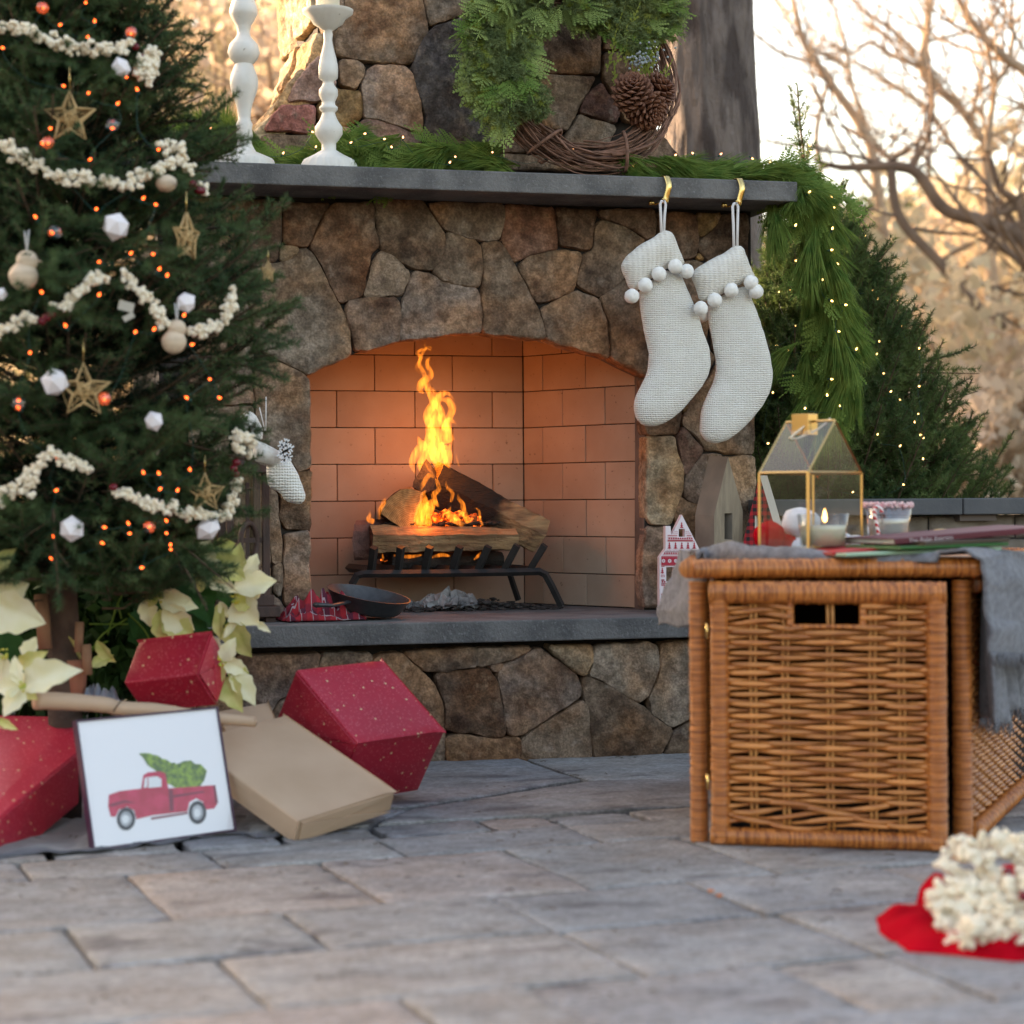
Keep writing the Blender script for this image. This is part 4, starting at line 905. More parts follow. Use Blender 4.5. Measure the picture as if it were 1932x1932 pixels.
# half-round log seen end-on at the left
ce = on_y(*px('F', 575, 560), YG - .085); outl = pxs('F 690,700 560,705 470,660 400,600 400,540 470,460 560,400 640,385 733,425 715,520 690,620')
se = [on_y(u, v, YG - .085) for u, v in outl]; sb = [p + Vector((.06, .30, .0)) for p in se]
log('half-round log with its golden cut end facing out, bark on its left', se, sb, 0, [M_bark, M_end], n=10, seed=8)
outl = pxs('F 660,330 650,380 700,400 760,420 830,400 850,300 800,200 760,160 720,200 690,260'); se = [on_y(u, v, YG - .02) for u, v in outl]; sb = [p + Vector((.10, .16, -.05)) for p in se]
log('short glowing charred log end propped on the half-round log', se, sb, 0, [M_char, M_char], n=8, rough=.008, seed=9)
ca = on_y(*px('F', 190, 810), YG - .01); cb_ = ca + Vector((.35, .12, 0)); rr = .062
log('round reddish log behind, sticking out at the left of the grate', sec(ca, [(x * rr, y * rr * 1.02) for x, y in circ(14)], Vector((.35, 1, 0)).normalized(), EZ), sec(cb_, [(x * rr, y * rr) for x, y in circ(14)], Vector((.35, 1, 0)).normalized(), EZ), 0, [mat('smoky_red_bark', (0.17, 0.085, 0.07), (0.09, 0.05, 0.045), scale=18, rough=.95, bump=.9, bscale=40), M_end2], n=10, seed=11)
ca = on_y(*px('F', 480, 985), YG - .03); cb_ = on_y(*px('F', 1380, 965), YG + .02)
log('black charred log lying low inside the grate under the others', sec(ca, [(x * .04, y * .032) for x, y in circ(10)], Yd, EZ), sec(cb_, [(x * .035, y * .028) for x, y in circ(10)], Yd, EZ), 0, [M_char, M_char], n=16, rough=.008, seed=12)
# embers
M_ember = mat('ember', (0.05, 0.02, 0.01), (0.9, 0.2, 0.03), scale=60, rough=.8, bump=.5); N = M_ember.node_tree.nodes; L = M_ember.node_tree.links
nz = N.new('ShaderNodeTexNoise'); nz.inputs['Scale'].default_value = 70; mr = N.new('ShaderNodeMapRange'); mr.inputs[1].default_value = .52; mr.inputs[2].default_value = .68; mr.inputs[4].default_value = .7
g = N.new('ShaderNodeNewGeometry'); L.new(g.outputs['Position'], nz.inputs['Vector']); L.new(nz.outputs[0], mr.inputs[0]); b = N['Principled BSDF']; b.inputs['Emission Color'].default_value = (1, .16, .02, 1); L.new(mr.outputs[0], b.inputs['Emission Strength'])
m = MB(); rs = np.random.RandomState(6)
for k in range(46):
    u, v = px('F', rs.uniform(760, 1220), rs.uniform(600, 700)); m.ico(on_y(u, v, YG - rs.uniform(.0, .08)), rs.uniform(.006, .02), sub=1, jit=.35)
for k in range(46):
    u, v = px('F', rs.uniform(420, 1250), rs.uniform(925, 975)); m.ico(on_y(u, v, YG + rs.uniform(.0, .05)), rs.uniform(.006, .014), sub=1, jit=.35)
m.build('glowing_embers', M_ember, None, smooth=False, label='glowing orange embers between the burning logs', cat='embers', kind='stuff')
# grate
gt = thing('fire_grate', tuple(on_y(850, 1150, YG)), 'black iron fire grate with upturned bars holding the logs', 'grate')
def fpt(x, y, yy): return on_y(*px('F', x, y), yy)
yg0 = YG - .19; yg1 = YG + .08
m = MB(); m.tube([fpt(150, 1300, yg0), fpt(165, 1160, yg0), fpt(200, 1100, yg0), fpt(250, 1085, yg0), fpt(900, 1080, yg0), fpt(1500, 1070, yg0), fpt(1690, 1065, yg0), fpt(1740, 1090, yg0), fpt(1790, 1180, yg0), fpt(1870, 1345, yg0)], .0115, n=4); m.build('front_rail', M_iron, gt, smooth=False)
m = MB(); m.tube([fpt(400, 1010, yg1), fpt(1300, 1000, yg1), fpt(1440, 1060, yg1), fpt(1520, 1300, yg1)], .010, n=4); m.build('rear_rail', M_iron, gt, smooth=False)
for bx, tx, ty in ((325, 340, 870), (545, 560, 865), (765, 795, 865), (990, 1040, 862), (1195, 1275, 860), (1410, 1510, 850), (1620, 1735, 850)):
    m = MB(); b0 = fpt(bx, 1055, yg0); t0 = fpt(tx, ty, yg0 - .03); m.tube([b0 + Vector((-.02, .26, 0)), b0 + Vector((0, .01, 0)), t0], .0135, n=4); m.build('bar', M_iron, gt, smooth=False)
# ash and paper
M_ash = mat('paper_ash', (0.40, 0.39, 0.40), (0.14, 0.135, 0.14), scale=25, rough=.95, bump=.4); M_ash2 = mat('black_ash', (0.02, 0.018, 0.018), (0.07, 0.06, 0.055), scale=50, rough=.95)
def crumple(m, c, r, rs, mi=0, fl=.6):
    n = 9; vs = []; fs = []
    for i in range(n + 1):
        for j in range(n + 1):
            x = (i / n - .5) * 2; y = (j / n - .5) * 2; q = noise.noise_vector(Vector((x * 2.2 + c.x * 30, y * 2.2 + c.y * 9, r * 90))); vs.append(c + Vector((x * r + q.x * r * .6, y * r * .5 + q.y * r * .5, abs(q.z) * r * 2.0 * fl + (1 - x * x) * (1 - y * y) * r * fl)))
    for i in range(n):
        for j in range(n): a = i * (n + 1) + j; fs.append((a, a + 1, a + n + 2, a + n + 1))
    m.add(vs, fs, mi)
rs = np.random.RandomState(3); m = MB()
def hz_(u, y): p = on_y(u, 1140, y); p.z = ZH; return p
for x_, r_ in ((930, .055), (850, .045), (1040, .05), (990, .045), (700, .03), (760, .03), (1090, .035)): crumple(m, hz_(px('F', x_, 0)[0], 6.33 + rs.uniform(-.02, .05)) + Vector((0, 0, .004)), r_, rs)
m.build('paper_ash', M_ash, None, smooth=False, label='crumpled grey paper ash under the fire grate', cat='ash', kind='stuff')
m = MB()
for k in range(330):
    x_ = rs.uniform(600, 1850); c = hz_(px('F', x_, 0)[0], 6.36 + rs.uniform(-.09, .16)) + Vector((0, 0, rs.uniform(0, .03) * math.exp(-((x_ - 1150) / 420) ** 2))); m.ico(c, rs.uniform(.002, .011), sub=1, jit=.45, sc=(1.5, 1.2, .5))
m.build('ash_flakes', M_ash2, None, smooth=False, label='black ash and charred flakes scattered over the firebox floor', cat='ash', kind='stuff')
# flames
M_fl = bpy.data.materials.new('flame'); M_fl.use_nodes = True; t = M_fl.node_tree; N = t.nodes; L = t.links; N.remove(N['Principled BSDF'])
g = N.new('ShaderNodeNewGeometry'); mp_ = N.new('ShaderNodeMapping'); mp_.inputs['Scale'].default_value = (75, 75, 22); L.new(g.outputs['Position'], mp_.inputs['Vector'])
nz = N.new('ShaderNodeTexNoise'); nz.inputs['Detail'].default_value = 2.5; nz.inputs['Distortion'].default_value = 1.2; nz.inputs['Scale'].default_value = 1; L.new(mp_.outputs[0], nz.inputs['Vector'])
rm = N.new('ShaderNodeMapRange'); rm.inputs[1].default_value = .42; rm.inputs[2].default_value = .64; rm.inputs[3].default_value = .10; rm.inputs[4].default_value = 1; L.new(nz.outputs[0], rm.inputs[0])
mu = N.new('ShaderNodeMath'); mu.operation = 'MULTIPLY'; mu.inputs[1].default_value = 17; L.new(rm.outputs[0], mu.inputs[0])
em = N.new('ShaderNodeEmission'); em.inputs[0].default_value = (1, .27, .028, 1); L.new(mu.outputs[0], em.inputs[1]); L.new(em.outputs[0], N['Material Output'].inputs['Volume'])
S.cycles.volume_step_rate = 1.0
fi = thing('fire', tuple(on_y(815, 1000, YG)), 'tall orange fire burning on the logs inside the fireplace', 'fire')
def flame(s, ws, y, dy=0, seed=0):
    P = [on_y(u, v, y) for u, v in pxs(s)]; pts = catmull(P, 5); n = len(pts); k = len(ws); r = []
    for i in range(n):
        t_ = i / (n - 1) * (k - 1); j = min(int(t_), k - 2); w = ws[j] + (ws[j + 1] - ws[j]) * (t_ - j); r.append(max(.0004, w * 1.15 / 2.6108 / 1.6584 / 625))
    pts = [p + Vector((noise.noise(Vector((p.z * 26, seed, 0))) * .006, dy * i / n, 0)) for i, p in enumerate(pts)]
    m = MB(); m.tube(pts, r, n=12, cap=True, flat=.7); m.build('flame', M_fl, fi)
Z = YG + .03
flame('F 760,300 740,200 790,100 800,0 M 500,440 520,370 560,300 600,290 640,330', [30, 70, 75, 60, 50, 50, 40, 22, 2], Z)
flame('F 900,250 870,150 850,50 M 540,560 520,480 540,400 510,320 470,240 460,180', [20, 90, 95, 85, 75, 60, 48, 34, 24, 10], Z + .02, seed=2)
flame('F 960,240 930,130 920,20 M 590,590 600,520 570,450 555,380 500,300 470,200 440,130 450,70 480,40 510,50', [6, 60, 70, 66, 48, 46, 40, 38, 32, 28, 22, 18, 14, 2], Z + .01, seed=3)
flame('F 690,280 650,200 680,110 740,40 M 440,560 425,530', [3, 30, 50, 55, 30, 3], Z - .02, seed=4)
flame('M 620,560 590,500 610,440 650,470', [40, 60, 36, 2], Z, seed=5)
flame('M 470,290 440,270 450,230 500,190 480,120 495,90 500,110', [6, 34, 44, 34, 22, 14, 2], Z - .01, seed=6)
flame('M 560,330 600,330 620,380 600,440 560,500', [8, 40, 44, 36, 20], Z - .02, seed=7)
flame('M 440,180 425,140 440,90 425,60 470,35 500,30 495,60', [8, 20, 20, 18, 16, 12, 2], Z, seed=8)
flame('M 500,480 480,420 520,350 530,300 500,250', [30, 50, 44, 30, 8], Z - .03, seed=9)
flame('M 465,40 462,20 470,0 462,-30', [6, 10, 8, 1], Z)
yf = YG - .12
flame('F 740,690 720,600 750,520 740,440 770,400', [50, 70, 55, 30, 4], yf); flame('F 790,690 760,620 790,540 830,500 870,540', [40, 60, 60, 40, 4], yf - .01, seed=3)
flame('F 720,410 740,350 790,280 830,290 770,200 755,160', [6, 28, 26, 14, 12, 2], yf, seed=5); flame('F 700,690 690,620 720,560', [30, 34, 4], yf, seed=6)
flame('F 850,520 830,440 870,390 850,310 880,400', [20, 30, 26, 16, 2], yf + .02, seed=7); flame('F 970,500 975,420 940,380 940,320', [14, 22, 18, 2], yf + .02, seed=8)
flame('F 1110,670 1080,600 1070,520 1030,470 1025,425', [30, 34, 26, 20, 2], yf, seed=9); flame('F 1070,690 1000,640 950,600 960,530', [26, 44, 36, 3], yf, seed=10)
flame('F 1230,690 1210,620 1190,560 1150,545', [12, 16, 12, 2], yf, seed=11); flame('F 375,640 385,560 420,500 435,455', [12, 26, 24, 2], yf, seed=12); flame('F 340,660 300,640 305,600 305,565', [30, 30, 18, 2], yf, seed=13)
flame('F 1035,215 1020,160 1010,95', [5, 12, 1], yf, seed=14); flame('F 500,935 620,945 730,930', [12, 22, 10], YG - .06, seed=15); flame('F 820,950 900,930 970,940', [12, 24, 10], YG - .06, seed=16); flame('F 1160,970 1190,940 1212,905', [8, 18, 4], YG - .06, seed=17); flame('F 410,985 412,950 410,920', [4, 12, 4], YG - .06, seed=18)
def fl_lamp(p, e, r, c):
    l = bpy.data.lights.new('fire_glow', 'POINT'); l.energy = e; l.shadow_soft_size = r; l.color = c; o = bpy.data.objects.new('fire_glow', l); COL.objects.link(o); o.location = p; adopt(o, fi)
fl_lamp(on_y(812, 865, YG - .04), .78, .07, (1, .28, .055)); fl_lamp(on_y(800, 990, YG - .1), .2, .05, (1, .24, .04))
# ================================================================== HEARTH THINGS
M_cast = mat('cast_iron', (0.03, 0.031, 0.034), (0.045, 0.045, 0.05), scale=80, rough=.42, bump=.25, bscale=400, bdist=.0006, spec=.6)
sk = thing('skillet', tuple(on_y(690, 1170, 6.0)), 'black cast iron skillet with a short handle on the left of the hearth', 'pan')
sc_ = on_y(690, 1172, 5.98); sc_.z = ZH + .012
m = MB(); pr = [(0, 0), (.085, 0), (.098, .008), (.118, .048), (.122, .050), (.118, .050), (.094, .012), (.08, .006), (0, .006)]
m.lathe([(r, z) for r, z in pr], (0, 0, 0), n=40)
q = Matrix.Rotation(R(9), 3, 'Y') @ Matrix.Rotation(R(9), 3, 'X'); m.v = [tuple(q @ Vector(p) + sc_ + Vector((0, 0, .012))) for p in m.v]; m.build('bowl', M_cast, sk, sharp=40)
m = MB(); a = q @ Vector((-.075, -.09, .045)) + sc_; b = a + Vector((-.055, -.05, -.006)); c = b + Vector((-.05, -.03, .004)); m.tube([a, b, c], [.012, .010, .015], n=8, flat=.5); m.build('handle', M_cast, sk)
ch = MB(); rs = np.random.RandomState(7)
for k in range(7): ch.box(sc_ + q @ Vector((-.07 + k * .024, -.03 + rs.uniform(-.03, .03), .03)), (.022, .02, .016), Matrix.Rotation(rs.uniform(0, 3), 3, 'Z'))
ch.build('chestnut', mat('roast_brown', (0.16, 0.07, 0.04), (0.09, 0.04, 0.025), scale=50, rough=.6), None, smooth=False, label='roasted brown pieces inside the cast iron skillet', cat='food', kind='stuff')
def plaid(name, base, dark, light, s, ay=2):
    m = bpy.data.materials.new(name); m.use_nodes = True; N = m.node_tree.nodes; L = m.node_tree.links; b = N['Principled BSDF']; b.inputs['Roughness'].default_value = .95; tc = N.new('ShaderNodeTexCoord'); sx = N.new('ShaderNodeSeparateXYZ'); L.new(tc.outputs['Object'], sx.inputs[0])
    def band(ax, sc, th):
        a = N.new('ShaderNodeMath'); a.operation = 'MULTIPLY'; a.inputs[1].default_value = sc; L.new(sx.outputs[ax], a.inputs[0]); f = N.new('ShaderNodeMath'); f.operation = 'FRACT'; L.new(a.outputs[0], f.inputs[0]); g_ = N.new('ShaderNodeMath'); g_.operation = 'LESS_THAN'; g_.inputs[1].default_value = th; L.new(f.outputs[0], g_.inputs[0]); return g_.outputs[0]
    ad = N.new('ShaderNodeMath'); ad.operation = 'ADD'; L.new(band(0, s, .5), ad.inputs[0]); L.new(band(ay, s, .5), ad.inputs[1]); h = N.new('ShaderNodeMath'); h.operation = 'MULTIPLY'; h.inputs[1].default_value = .5; L.new(ad.outputs[0], h.inputs[0])
    mx = N.new('ShaderNodeMix'); mx.data_type = 'RGBA'; mx.inputs[6].default_value = (*base, 1); mx.inputs[7].default_value = (*dark, 1); L.new(h.outputs[0], mx.inputs[0]); cur = mx.outputs[2]
    if light:
        a2 = N.new('ShaderNodeMath'); a2.operation = 'MAXIMUM'; L.new(band(0, s * 1.0, .06), a2.inputs[0]); L.new(band(ay, s, .06), a2.inputs[1]); m2 = N.new('ShaderNodeMix'); m2.data_type = 'RGBA'; L.new(a2.outputs[0], m2.inputs[0]); L.new(cur, m2.inputs[6]); m2.inputs[7].default_value = (*light, 1); cur = m2.outputs[2]
    L.new(cur, b.inputs['Base Color']); return m
def cloth(name, c, sx_, sy_, hgt, mt, label, cat, seed, n=34, fold=4.0, group=None, prof=None, rot=0):
    vs = []; fs = []
    for i in range(n + 1):
        for j in range(n + 1):
            x = i / n * 2 - 1; y = j / n * 2 - 1; e = max(0, 1 - max(abs(x), abs(y)) ** 3)
            q = noise.noise(Vector((x * fold + seed, y * fold * 1.3, seed))); q2 = noise.noise(Vector((x * fold * 2.3 + seed, y * fold * 2.0, seed + 4)))
            w = 1 + .12 * noise.noise(Vector((x * 2 + seed, y * 2, 5))); z = (.45 + .9 * q + .35 * q2) * hgt * e + .004
            p = Vector((x * sx_ * w, y * sy_ * w, max(z, .002))); p.rotate(Matrix.Rotation(rot, 3, 'Z')); vs.append(c + p)
    for i in range(n):
        for j in range(n): a = i * (n + 1) + j; fs.append((a, a + n + 1, a + n + 2, a + 1))
    m = MB(); m.add(vs, fs); o = m.build(name, mt, None, label=label, cat=cat, group=group); s = o.modifiers.new('thick', 'SOLIDIFY'); s.thickness = .003; return o
M_tartan = plaid('red_tartan', (0.42, 0.02, 0.03), (0.10, 0.012, 0.03), (.40, .30, .32), 30, 1)
c = on_y(602, 1172, 5.95); c.z = ZH + .001; cloth('napkin', c, .115, .075, .085, M_tartan, 'crumpled red tartan cloth lying on the hearth left of the skillet', 'cloth', 3.3, rot=R(8))
# wooden candle lantern on the hearth
M_dw = mat('dark_lantern_wood', (0.085, 0.045, 0.035), (0.05, 0.03, 0.025), scale=16, rough=.65, bump=.3, bscale=60, stretch=(3, 3, 1))
lx0 = on_y(*px('L', 20, 1000), 5.93).x; lx1 = on_y(*px('L', 345, 1000), 5.93).x; lw_ = lx1 - lx0; lt = on_y(*px('L', 0, 520), 5.93).z; ly = 5.93
lan = thing('wooden_lantern', ((lx0 + lx1) / 2, ly + .08, ZH), 'tall dark wooden lantern with glass sides and an oval ring, left end of the hearth', 'lantern')
for x in (lx0 + .01, lx1 - .01):
    for y in (ly, ly + .17): m = MB(); m.box((x, y, (ZH + .05 + lt) / 2), (.02, .02, lt - ZH - .05)); m.build('post', M_dw, lan, smooth=False, bevel=.002)
m = MB(); m.box(((lx0 + lx1) / 2, ly + .085, ZH + .06), (lw_ + .02, .20, .03)); m.box(((lx0 + lx1) / 2, ly + .085, ZH + .03), (lw_ + .05, .23, .03)); m.box((lx0, ly, ZH + .008), (.03, .03, .02)); m.box((lx1, ly, ZH + .008), (.03, .03, .02)); m.build('base', M_dw, lan, smooth=False, bevel=.003)
m = MB(); m.box(((lx0 + lx1) / 2, ly + .085, lt), (lw_ + .03, .21, .025)); m.hexa([Vector((lx0, ly, lt + .012)), Vector((lx1, ly, lt + .012)), Vector((lx1, ly + .17, lt + .012)), Vector((lx0, ly + .17, lt + .012))], [Vector((lx0 + .07, ly + .06, lt + .08)), Vector((lx1 - .07, ly + .06, lt + .08)), Vector((lx1 - .07, ly + .11, lt + .08)), Vector((lx0 + .07, ly + .11, lt + .08))]); m.build('roof', M_dw, lan, smooth=False, bevel=.002)
mz = on_y(*px('L', 0, 1065), ly).z; m = MB(); m.box(((lx0 + lx1) / 2, ly, mz), (lw_ - .02, .012, .014)); m.box((on_y(*px('L', 180, 1000), ly).x, ly, (lt + ZH) / 2), (.010, .010, lt - ZH - .08)); m.build('glazing_bar', M_dw, lan, smooth=False)
m = MB(); cc = on_y(*px('L', 190, 1075), ly - .02); m.tube([cc + Vector((math.cos(a_) * .026, -.004 * 0 + math.cos(a_) * .02, math.sin(a_) * .052)) for a_ in np.linspace(0, 6.283, 25)[:-1]], .008, n=8, closed=True); m.build('ring', M_dw, lan)
M_glass = glassmat('clear_glass', refl=.07)
m = MB(); m.add([Vector((lx0 + .02, ly + .004, ZH + .07)), Vector((lx1 - .02, ly + .004, ZH + .07)), Vector((lx1 - .02, ly + .004, lt - .01)), Vector((lx0 + .02, ly + .004, lt - .01))], [(0, 1, 2, 3)]); m.build('pane', M_glass, lan, smooth=False)
M_wax = mat('ivory_wax', (0.80, 0.74, 0.60), rough=.45, sub=.3, spec=.4)
m = MB(); c = on_y(*px('L', 80, 1000), ly + .08); m.lathe([(.022, 0), (.022, .075), (.018, .078), (0, .076)], (c.x, c.y, ZH + .075), n=20); m.build('pillar_candle', M_wax, None, label='ivory pillar candle inside the dark wooden lantern', cat='candle')
# ================================================================== CANDLESTICKS
M_wht = mat('chipped_white_paint', (0.74, 0.71, 0.66), (0.66, 0.62, 0.56), scale=20, rough=.5, bump=.1, bscale=90, bdist=.001, speck=(.25, .2, .15, .6), sscale=55, spec=.4)
M_wht.node_tree.nodes['Map Range.001'].inputs[1].default_value = .70; M_wht.node_tree.nodes['Map Range.001'].inputs[2].default_value = .74
def candlestick(label, cx, prof, y, cup=None):
    "prof: (half width px, v px)"
    b = on_y(cx, prof[-1][1], y); k = (b - CAM).dot(fw) / F
    t = thing('candlestick', (b.x, y, ZM), label, 'candlestick', 'white turned candlesticks on the mantel'); zs = [on_y(cx, v, y).z - ZM for _, v in prof]
    P = [(w * k, z) for (w, _), z in zip(prof, zs)]; P.sort(key=lambda q: q[1]); P[0] = (P[0][0], 0.0)
    PP = []
    for i in range(len(P) - 1):
        a, c = P[i], P[i + 1]; n = 6 if abs(c[1] - a[1]) > .020 else 1
        p0 = P[max(i - 1, 0)]; p3 = P[min(i + 2, len(P) - 1)]
        for j in range(n):
            s = j / n; r = .5 * ((2 * a[0]) + (c[0] - p0[0]) * s + (2 * p0[0] - 5 * a[0] + 4 * c[0] - p3[0]) * s * s + (3 * a[0] - p0[0] - 3 * c[0] + p3[0]) * s ** 3); PP.append((max(r, min(a[0], c[0]) * .93), a[1] + (c[1] - a[1]) * s))
    PP.append(P[-1]); zf = P[1][1] + .03
    m = MB(); m.lathe(PP, (b.x, y, ZM + .001), n=64, flute=lambda t_, z: 1 + .035 * math.cos(t_ * 20) * (1 if .004 < z < .035 else 0)); m.build('turned_stem', M_wht, t, sharp=60)
    return t, b, k
def hw(c, l, s): return [((b_ - a_) / 2 / CR[c][2] / 1.6584, px(c, 0, y)[1]) for a_, b_, y in l]
p1 = hw('G', [(1340, 1415, -60), (1310, 1445, 20), (1300, 1457, 75), (1325, 1440, 125), (1338, 1425, 145), (1340, 1415, 200), (1300, 1465, 260), (1292, 1474, 300), (1310, 1460, 340), (1335, 1432, 365), (1325, 1442, 385), (1306, 1460, 440), (1308, 1460, 500), (1340, 1430, 600), (1350, 1420, 680), (1335, 1430, 705), (1340, 1425, 730), (1335, 1432, 770), (1350, 1430, 790), (1345, 1432, 820), (1320, 1450, 860), (1230, 1535, 900), (1215, 1552, 915)], 1)
candlestick('taller white turned candlestick, the left one of the pair on the mantel', px('G', 1382, 0)[0], p1, 6.02)
p2 = hw('C', [(555, 815, 82), (465, 905, 92), (468, 900, 120), (530, 840, 165), (560, 815, 210), (640, 740, 262), (652, 725, 275), (648, 730, 300), (655, 725, 350), (612, 765, 540), (602, 772, 620), (605, 768, 680), (640, 735, 708), (640, 740, 735), (605, 768, 780), (605, 768, 830), (632, 745, 880), (628, 745, 910), (605, 765, 930), (605, 765, 950), (628, 740, 975), (600, 765, 1050), (565, 800, 1100), (562, 803, 1160), (600, 770, 1215), (620, 745, 1240), (620, 745, 1300), (560, 830, 1345), (480, 900, 1385), (440, 935, 1420)], 1)
t_, b_, k_ = candlestick('shorter white turned candlestick with a wide dish, the right one of the pair', px('C', 688, 0)[0], p2, 5.99)
zc0 = on_y(*px('C', 688, 80), 5.99).z; m = MB(); m.lathe([(.0335, 0), (.0335, .14), (.031, .143), (0, .141)], (b_.x, 5.99, zc0), n=36); m.build('pillar_candle', M_wax, None, label='thick white pillar candle standing in the dish of the shorter candlestick', cat='candle')
# ================================================================== STOCKINGS
def knit(name, c0, c1, freq, axis='Z', amp=.7, ribs=0):
    m = mat(name, c0, c1, scale=30, rough=.95, sheen=.3, spec=.1); N = m.node_tree.nodes; L = m.node_tree.links; tc = N['Texture Coordinate']; b = N['Principled BSDF']
    w = N.new('ShaderNodeTexWave'); w.bands_direction = axis; w.inputs['Scale'].default_value = freq; w.inputs['Distortion'].default_value = 2.6; w.inputs['Detail'].default_value = 2; w.inputs['Detail Scale'].default_value = 3; L.new(tc.outputs['Object'], w.inputs['Vector'])
    w2 = N.new('ShaderNodeTexWave'); w2.bands_direction = 'X'; w2.inputs['Scale'].default_value = ribs or freq * 1.1; w2.inputs['Distortion'].default_value = .6; L.new(tc.outputs['Object'], w2.inputs['Vector'])
    mu = N.new('ShaderNodeMath'); mu.operation = 'MULTIPLY_ADD'; mu.inputs[1].default_value = .8 if ribs else .4; L.new(w2.outputs[0], mu.inputs[0]); L.new(w.outputs[0], mu.inputs[2])
    bp = N.new('ShaderNodeBump'); bp.inputs['Strength'].default_value = amp; bp.inputs['Distance'].default_value = .0035; L.new(mu.outputs[0], bp.inputs['Height']); L.new(bp.outputs[0], b.inputs['Normal'])
    src = b.inputs['Base Color'].links[0].from_socket; mx = N.new('ShaderNodeMix'); mx.data_type = 'RGBA'; mx.blend_type = 'MULTIPLY'; mx.inputs[0].default_value = .13
    mr = N.new('ShaderNodeMapRange'); mr.inputs[2].default_value = 1.0; L.new(mu.outputs[0], mr.inputs[0]); L.new(src, mx.inputs[6]); L.new(mr.outputs[0], mx.inputs[7]); L.new(mx.outputs[2], b.inputs['Base Color']); return m
M_knit = knit('cream_knit', (0.90, 0.87, 0.81), (0.86, 0.82, 0.75), 58, amp=.8); M_rib = knit('ribbed_cuff', (0.84, 0.80, 0.73), (0.76, 0.71, 0.63), 60, ribs=22)
M_pom = mat('wool_pompom', (0.86, 0.84, 0.80), (0.78, 0.76, 0.72), scale=80, rough=1, bump=.8, bscale=300, bdist=.002, sheen=.6)
M_cord = mat('white_cord', (0.78, 0.76, 0.76), rough=.9, bump=.5, bscale=300); M_brass = mat('polished_brass', (0.80, 0.56, 0.22), rough=.22, metal=1.0)
def puff(parent, name, s, y, thick, mt, seed, step=.016, fold=.008):
    P3 = [on_y(u, v, y) for u, v in pxs(s)]; P2, tw = plane_map(P3, P3[0], EX, EZ, FRONT)
    def hf(x, z, d): return thick * math.sqrt(max(0, 1 - (1 - min(d / .055, 1)) ** 2)) + fold * noise.noise(Vector((x * 9 + seed, z * 5, seed))) * min(1, d / .02) + .0015
    vs, fs = outline_mesh(P2, hf, tw, step=step, edge=.014, wob=.0012, seed=seed, twosided=True, rnd=1); m = MB(); m.add(vs, fs); return m.build(name, mt, parent)
def stocking(label, body, cuff, poms, loop, y, seed):
    c = on_y(*pxs(cuff)[0], y); t = thing('stocking', (c.x, y, c.z), label, 'stocking', 'cream knitted stockings hanging from the mantel')
    puff(t, 'knitted_leg', body, y, .028, M_knit, seed); puff(t, 'ribbed_cuff', cuff, y - .012, .033, M_rib, seed + 2)
    for i, (x_, y_) in enumerate(poms): m = MB(); m.ico(on_y(*px('K', x_, y_), y - .045 if i < 5 else y + .03), .0215, sub=3, jit=.05); m.build('pompom', M_pom, t)
    for l in loop: m = MB(); m.tube([on_y(u, v, y - .015) for u, v in pxs(l)], .0042, n=7); m.build('hanging_loop', M_cord, t)
YS = 5.885
stocking('cream knitted stocking with pompoms, the left and higher of the pair under the mantel', 'K 385,1200 400,1450 440,1700 500,1932 B 1500,1220 1525,1330 J 195,20 185,140 130,260 90,350 78,430 100,510 150,560 220,568 300,545 380,495 440,450 510,365 590,270 640,180 660,90 650,-20 K 1180,1750 1100,1500 1000,1250 930,1080 880,980 700,950 500,1100',
         'K 690,468 760,480 810,540 860,680 930,850 930,880 820,920 700,930 550,1030 390,1160 370,1200 260,1170 210,1040 165,940 170,870 240,770 380,650 560,550 640,490', [(298, 1262), (460, 1130), (626, 995), (826, 905), (960, 962)], ['K 655,500 648,300 640,150 655,115 690,108', 'K 685,490 692,300 705,150 690,110 670,112'], YS, 3)
stocking('cream knitted stocking with pompoms, the right and lower one near the corner of the fireplace', 'K 1215,1370 1230,1600 1270,1800 J 697,40 705,120 690,200 640,320 590,440 575,540 580,620 620,680 700,695 790,670 870,610 980,500 1060,400 1110,300 1130,180 1115,60 1100,0 K 1890,1700 1810,1480 1740,1280 1700,1150 1600,1150 1400,1250',
         'K 1530,655 1600,645 1650,680 1690,800 1740,940 1790,1030 1720,1080 1600,1120 1420,1220 1210,1330 1120,1320 1070,1150 1015,1030 1050,950 1200,850 1400,740', [(1130, 1410), (1300, 1310), (1500, 1190), (1738, 1096), (1800, 1205), (1150, 1490)], ['K 1530,680 1525,400 1515,180 1530,145 1570,140', 'K 1570,680 1575,400 1580,180 1565,145 1545,142'], YS, 8)
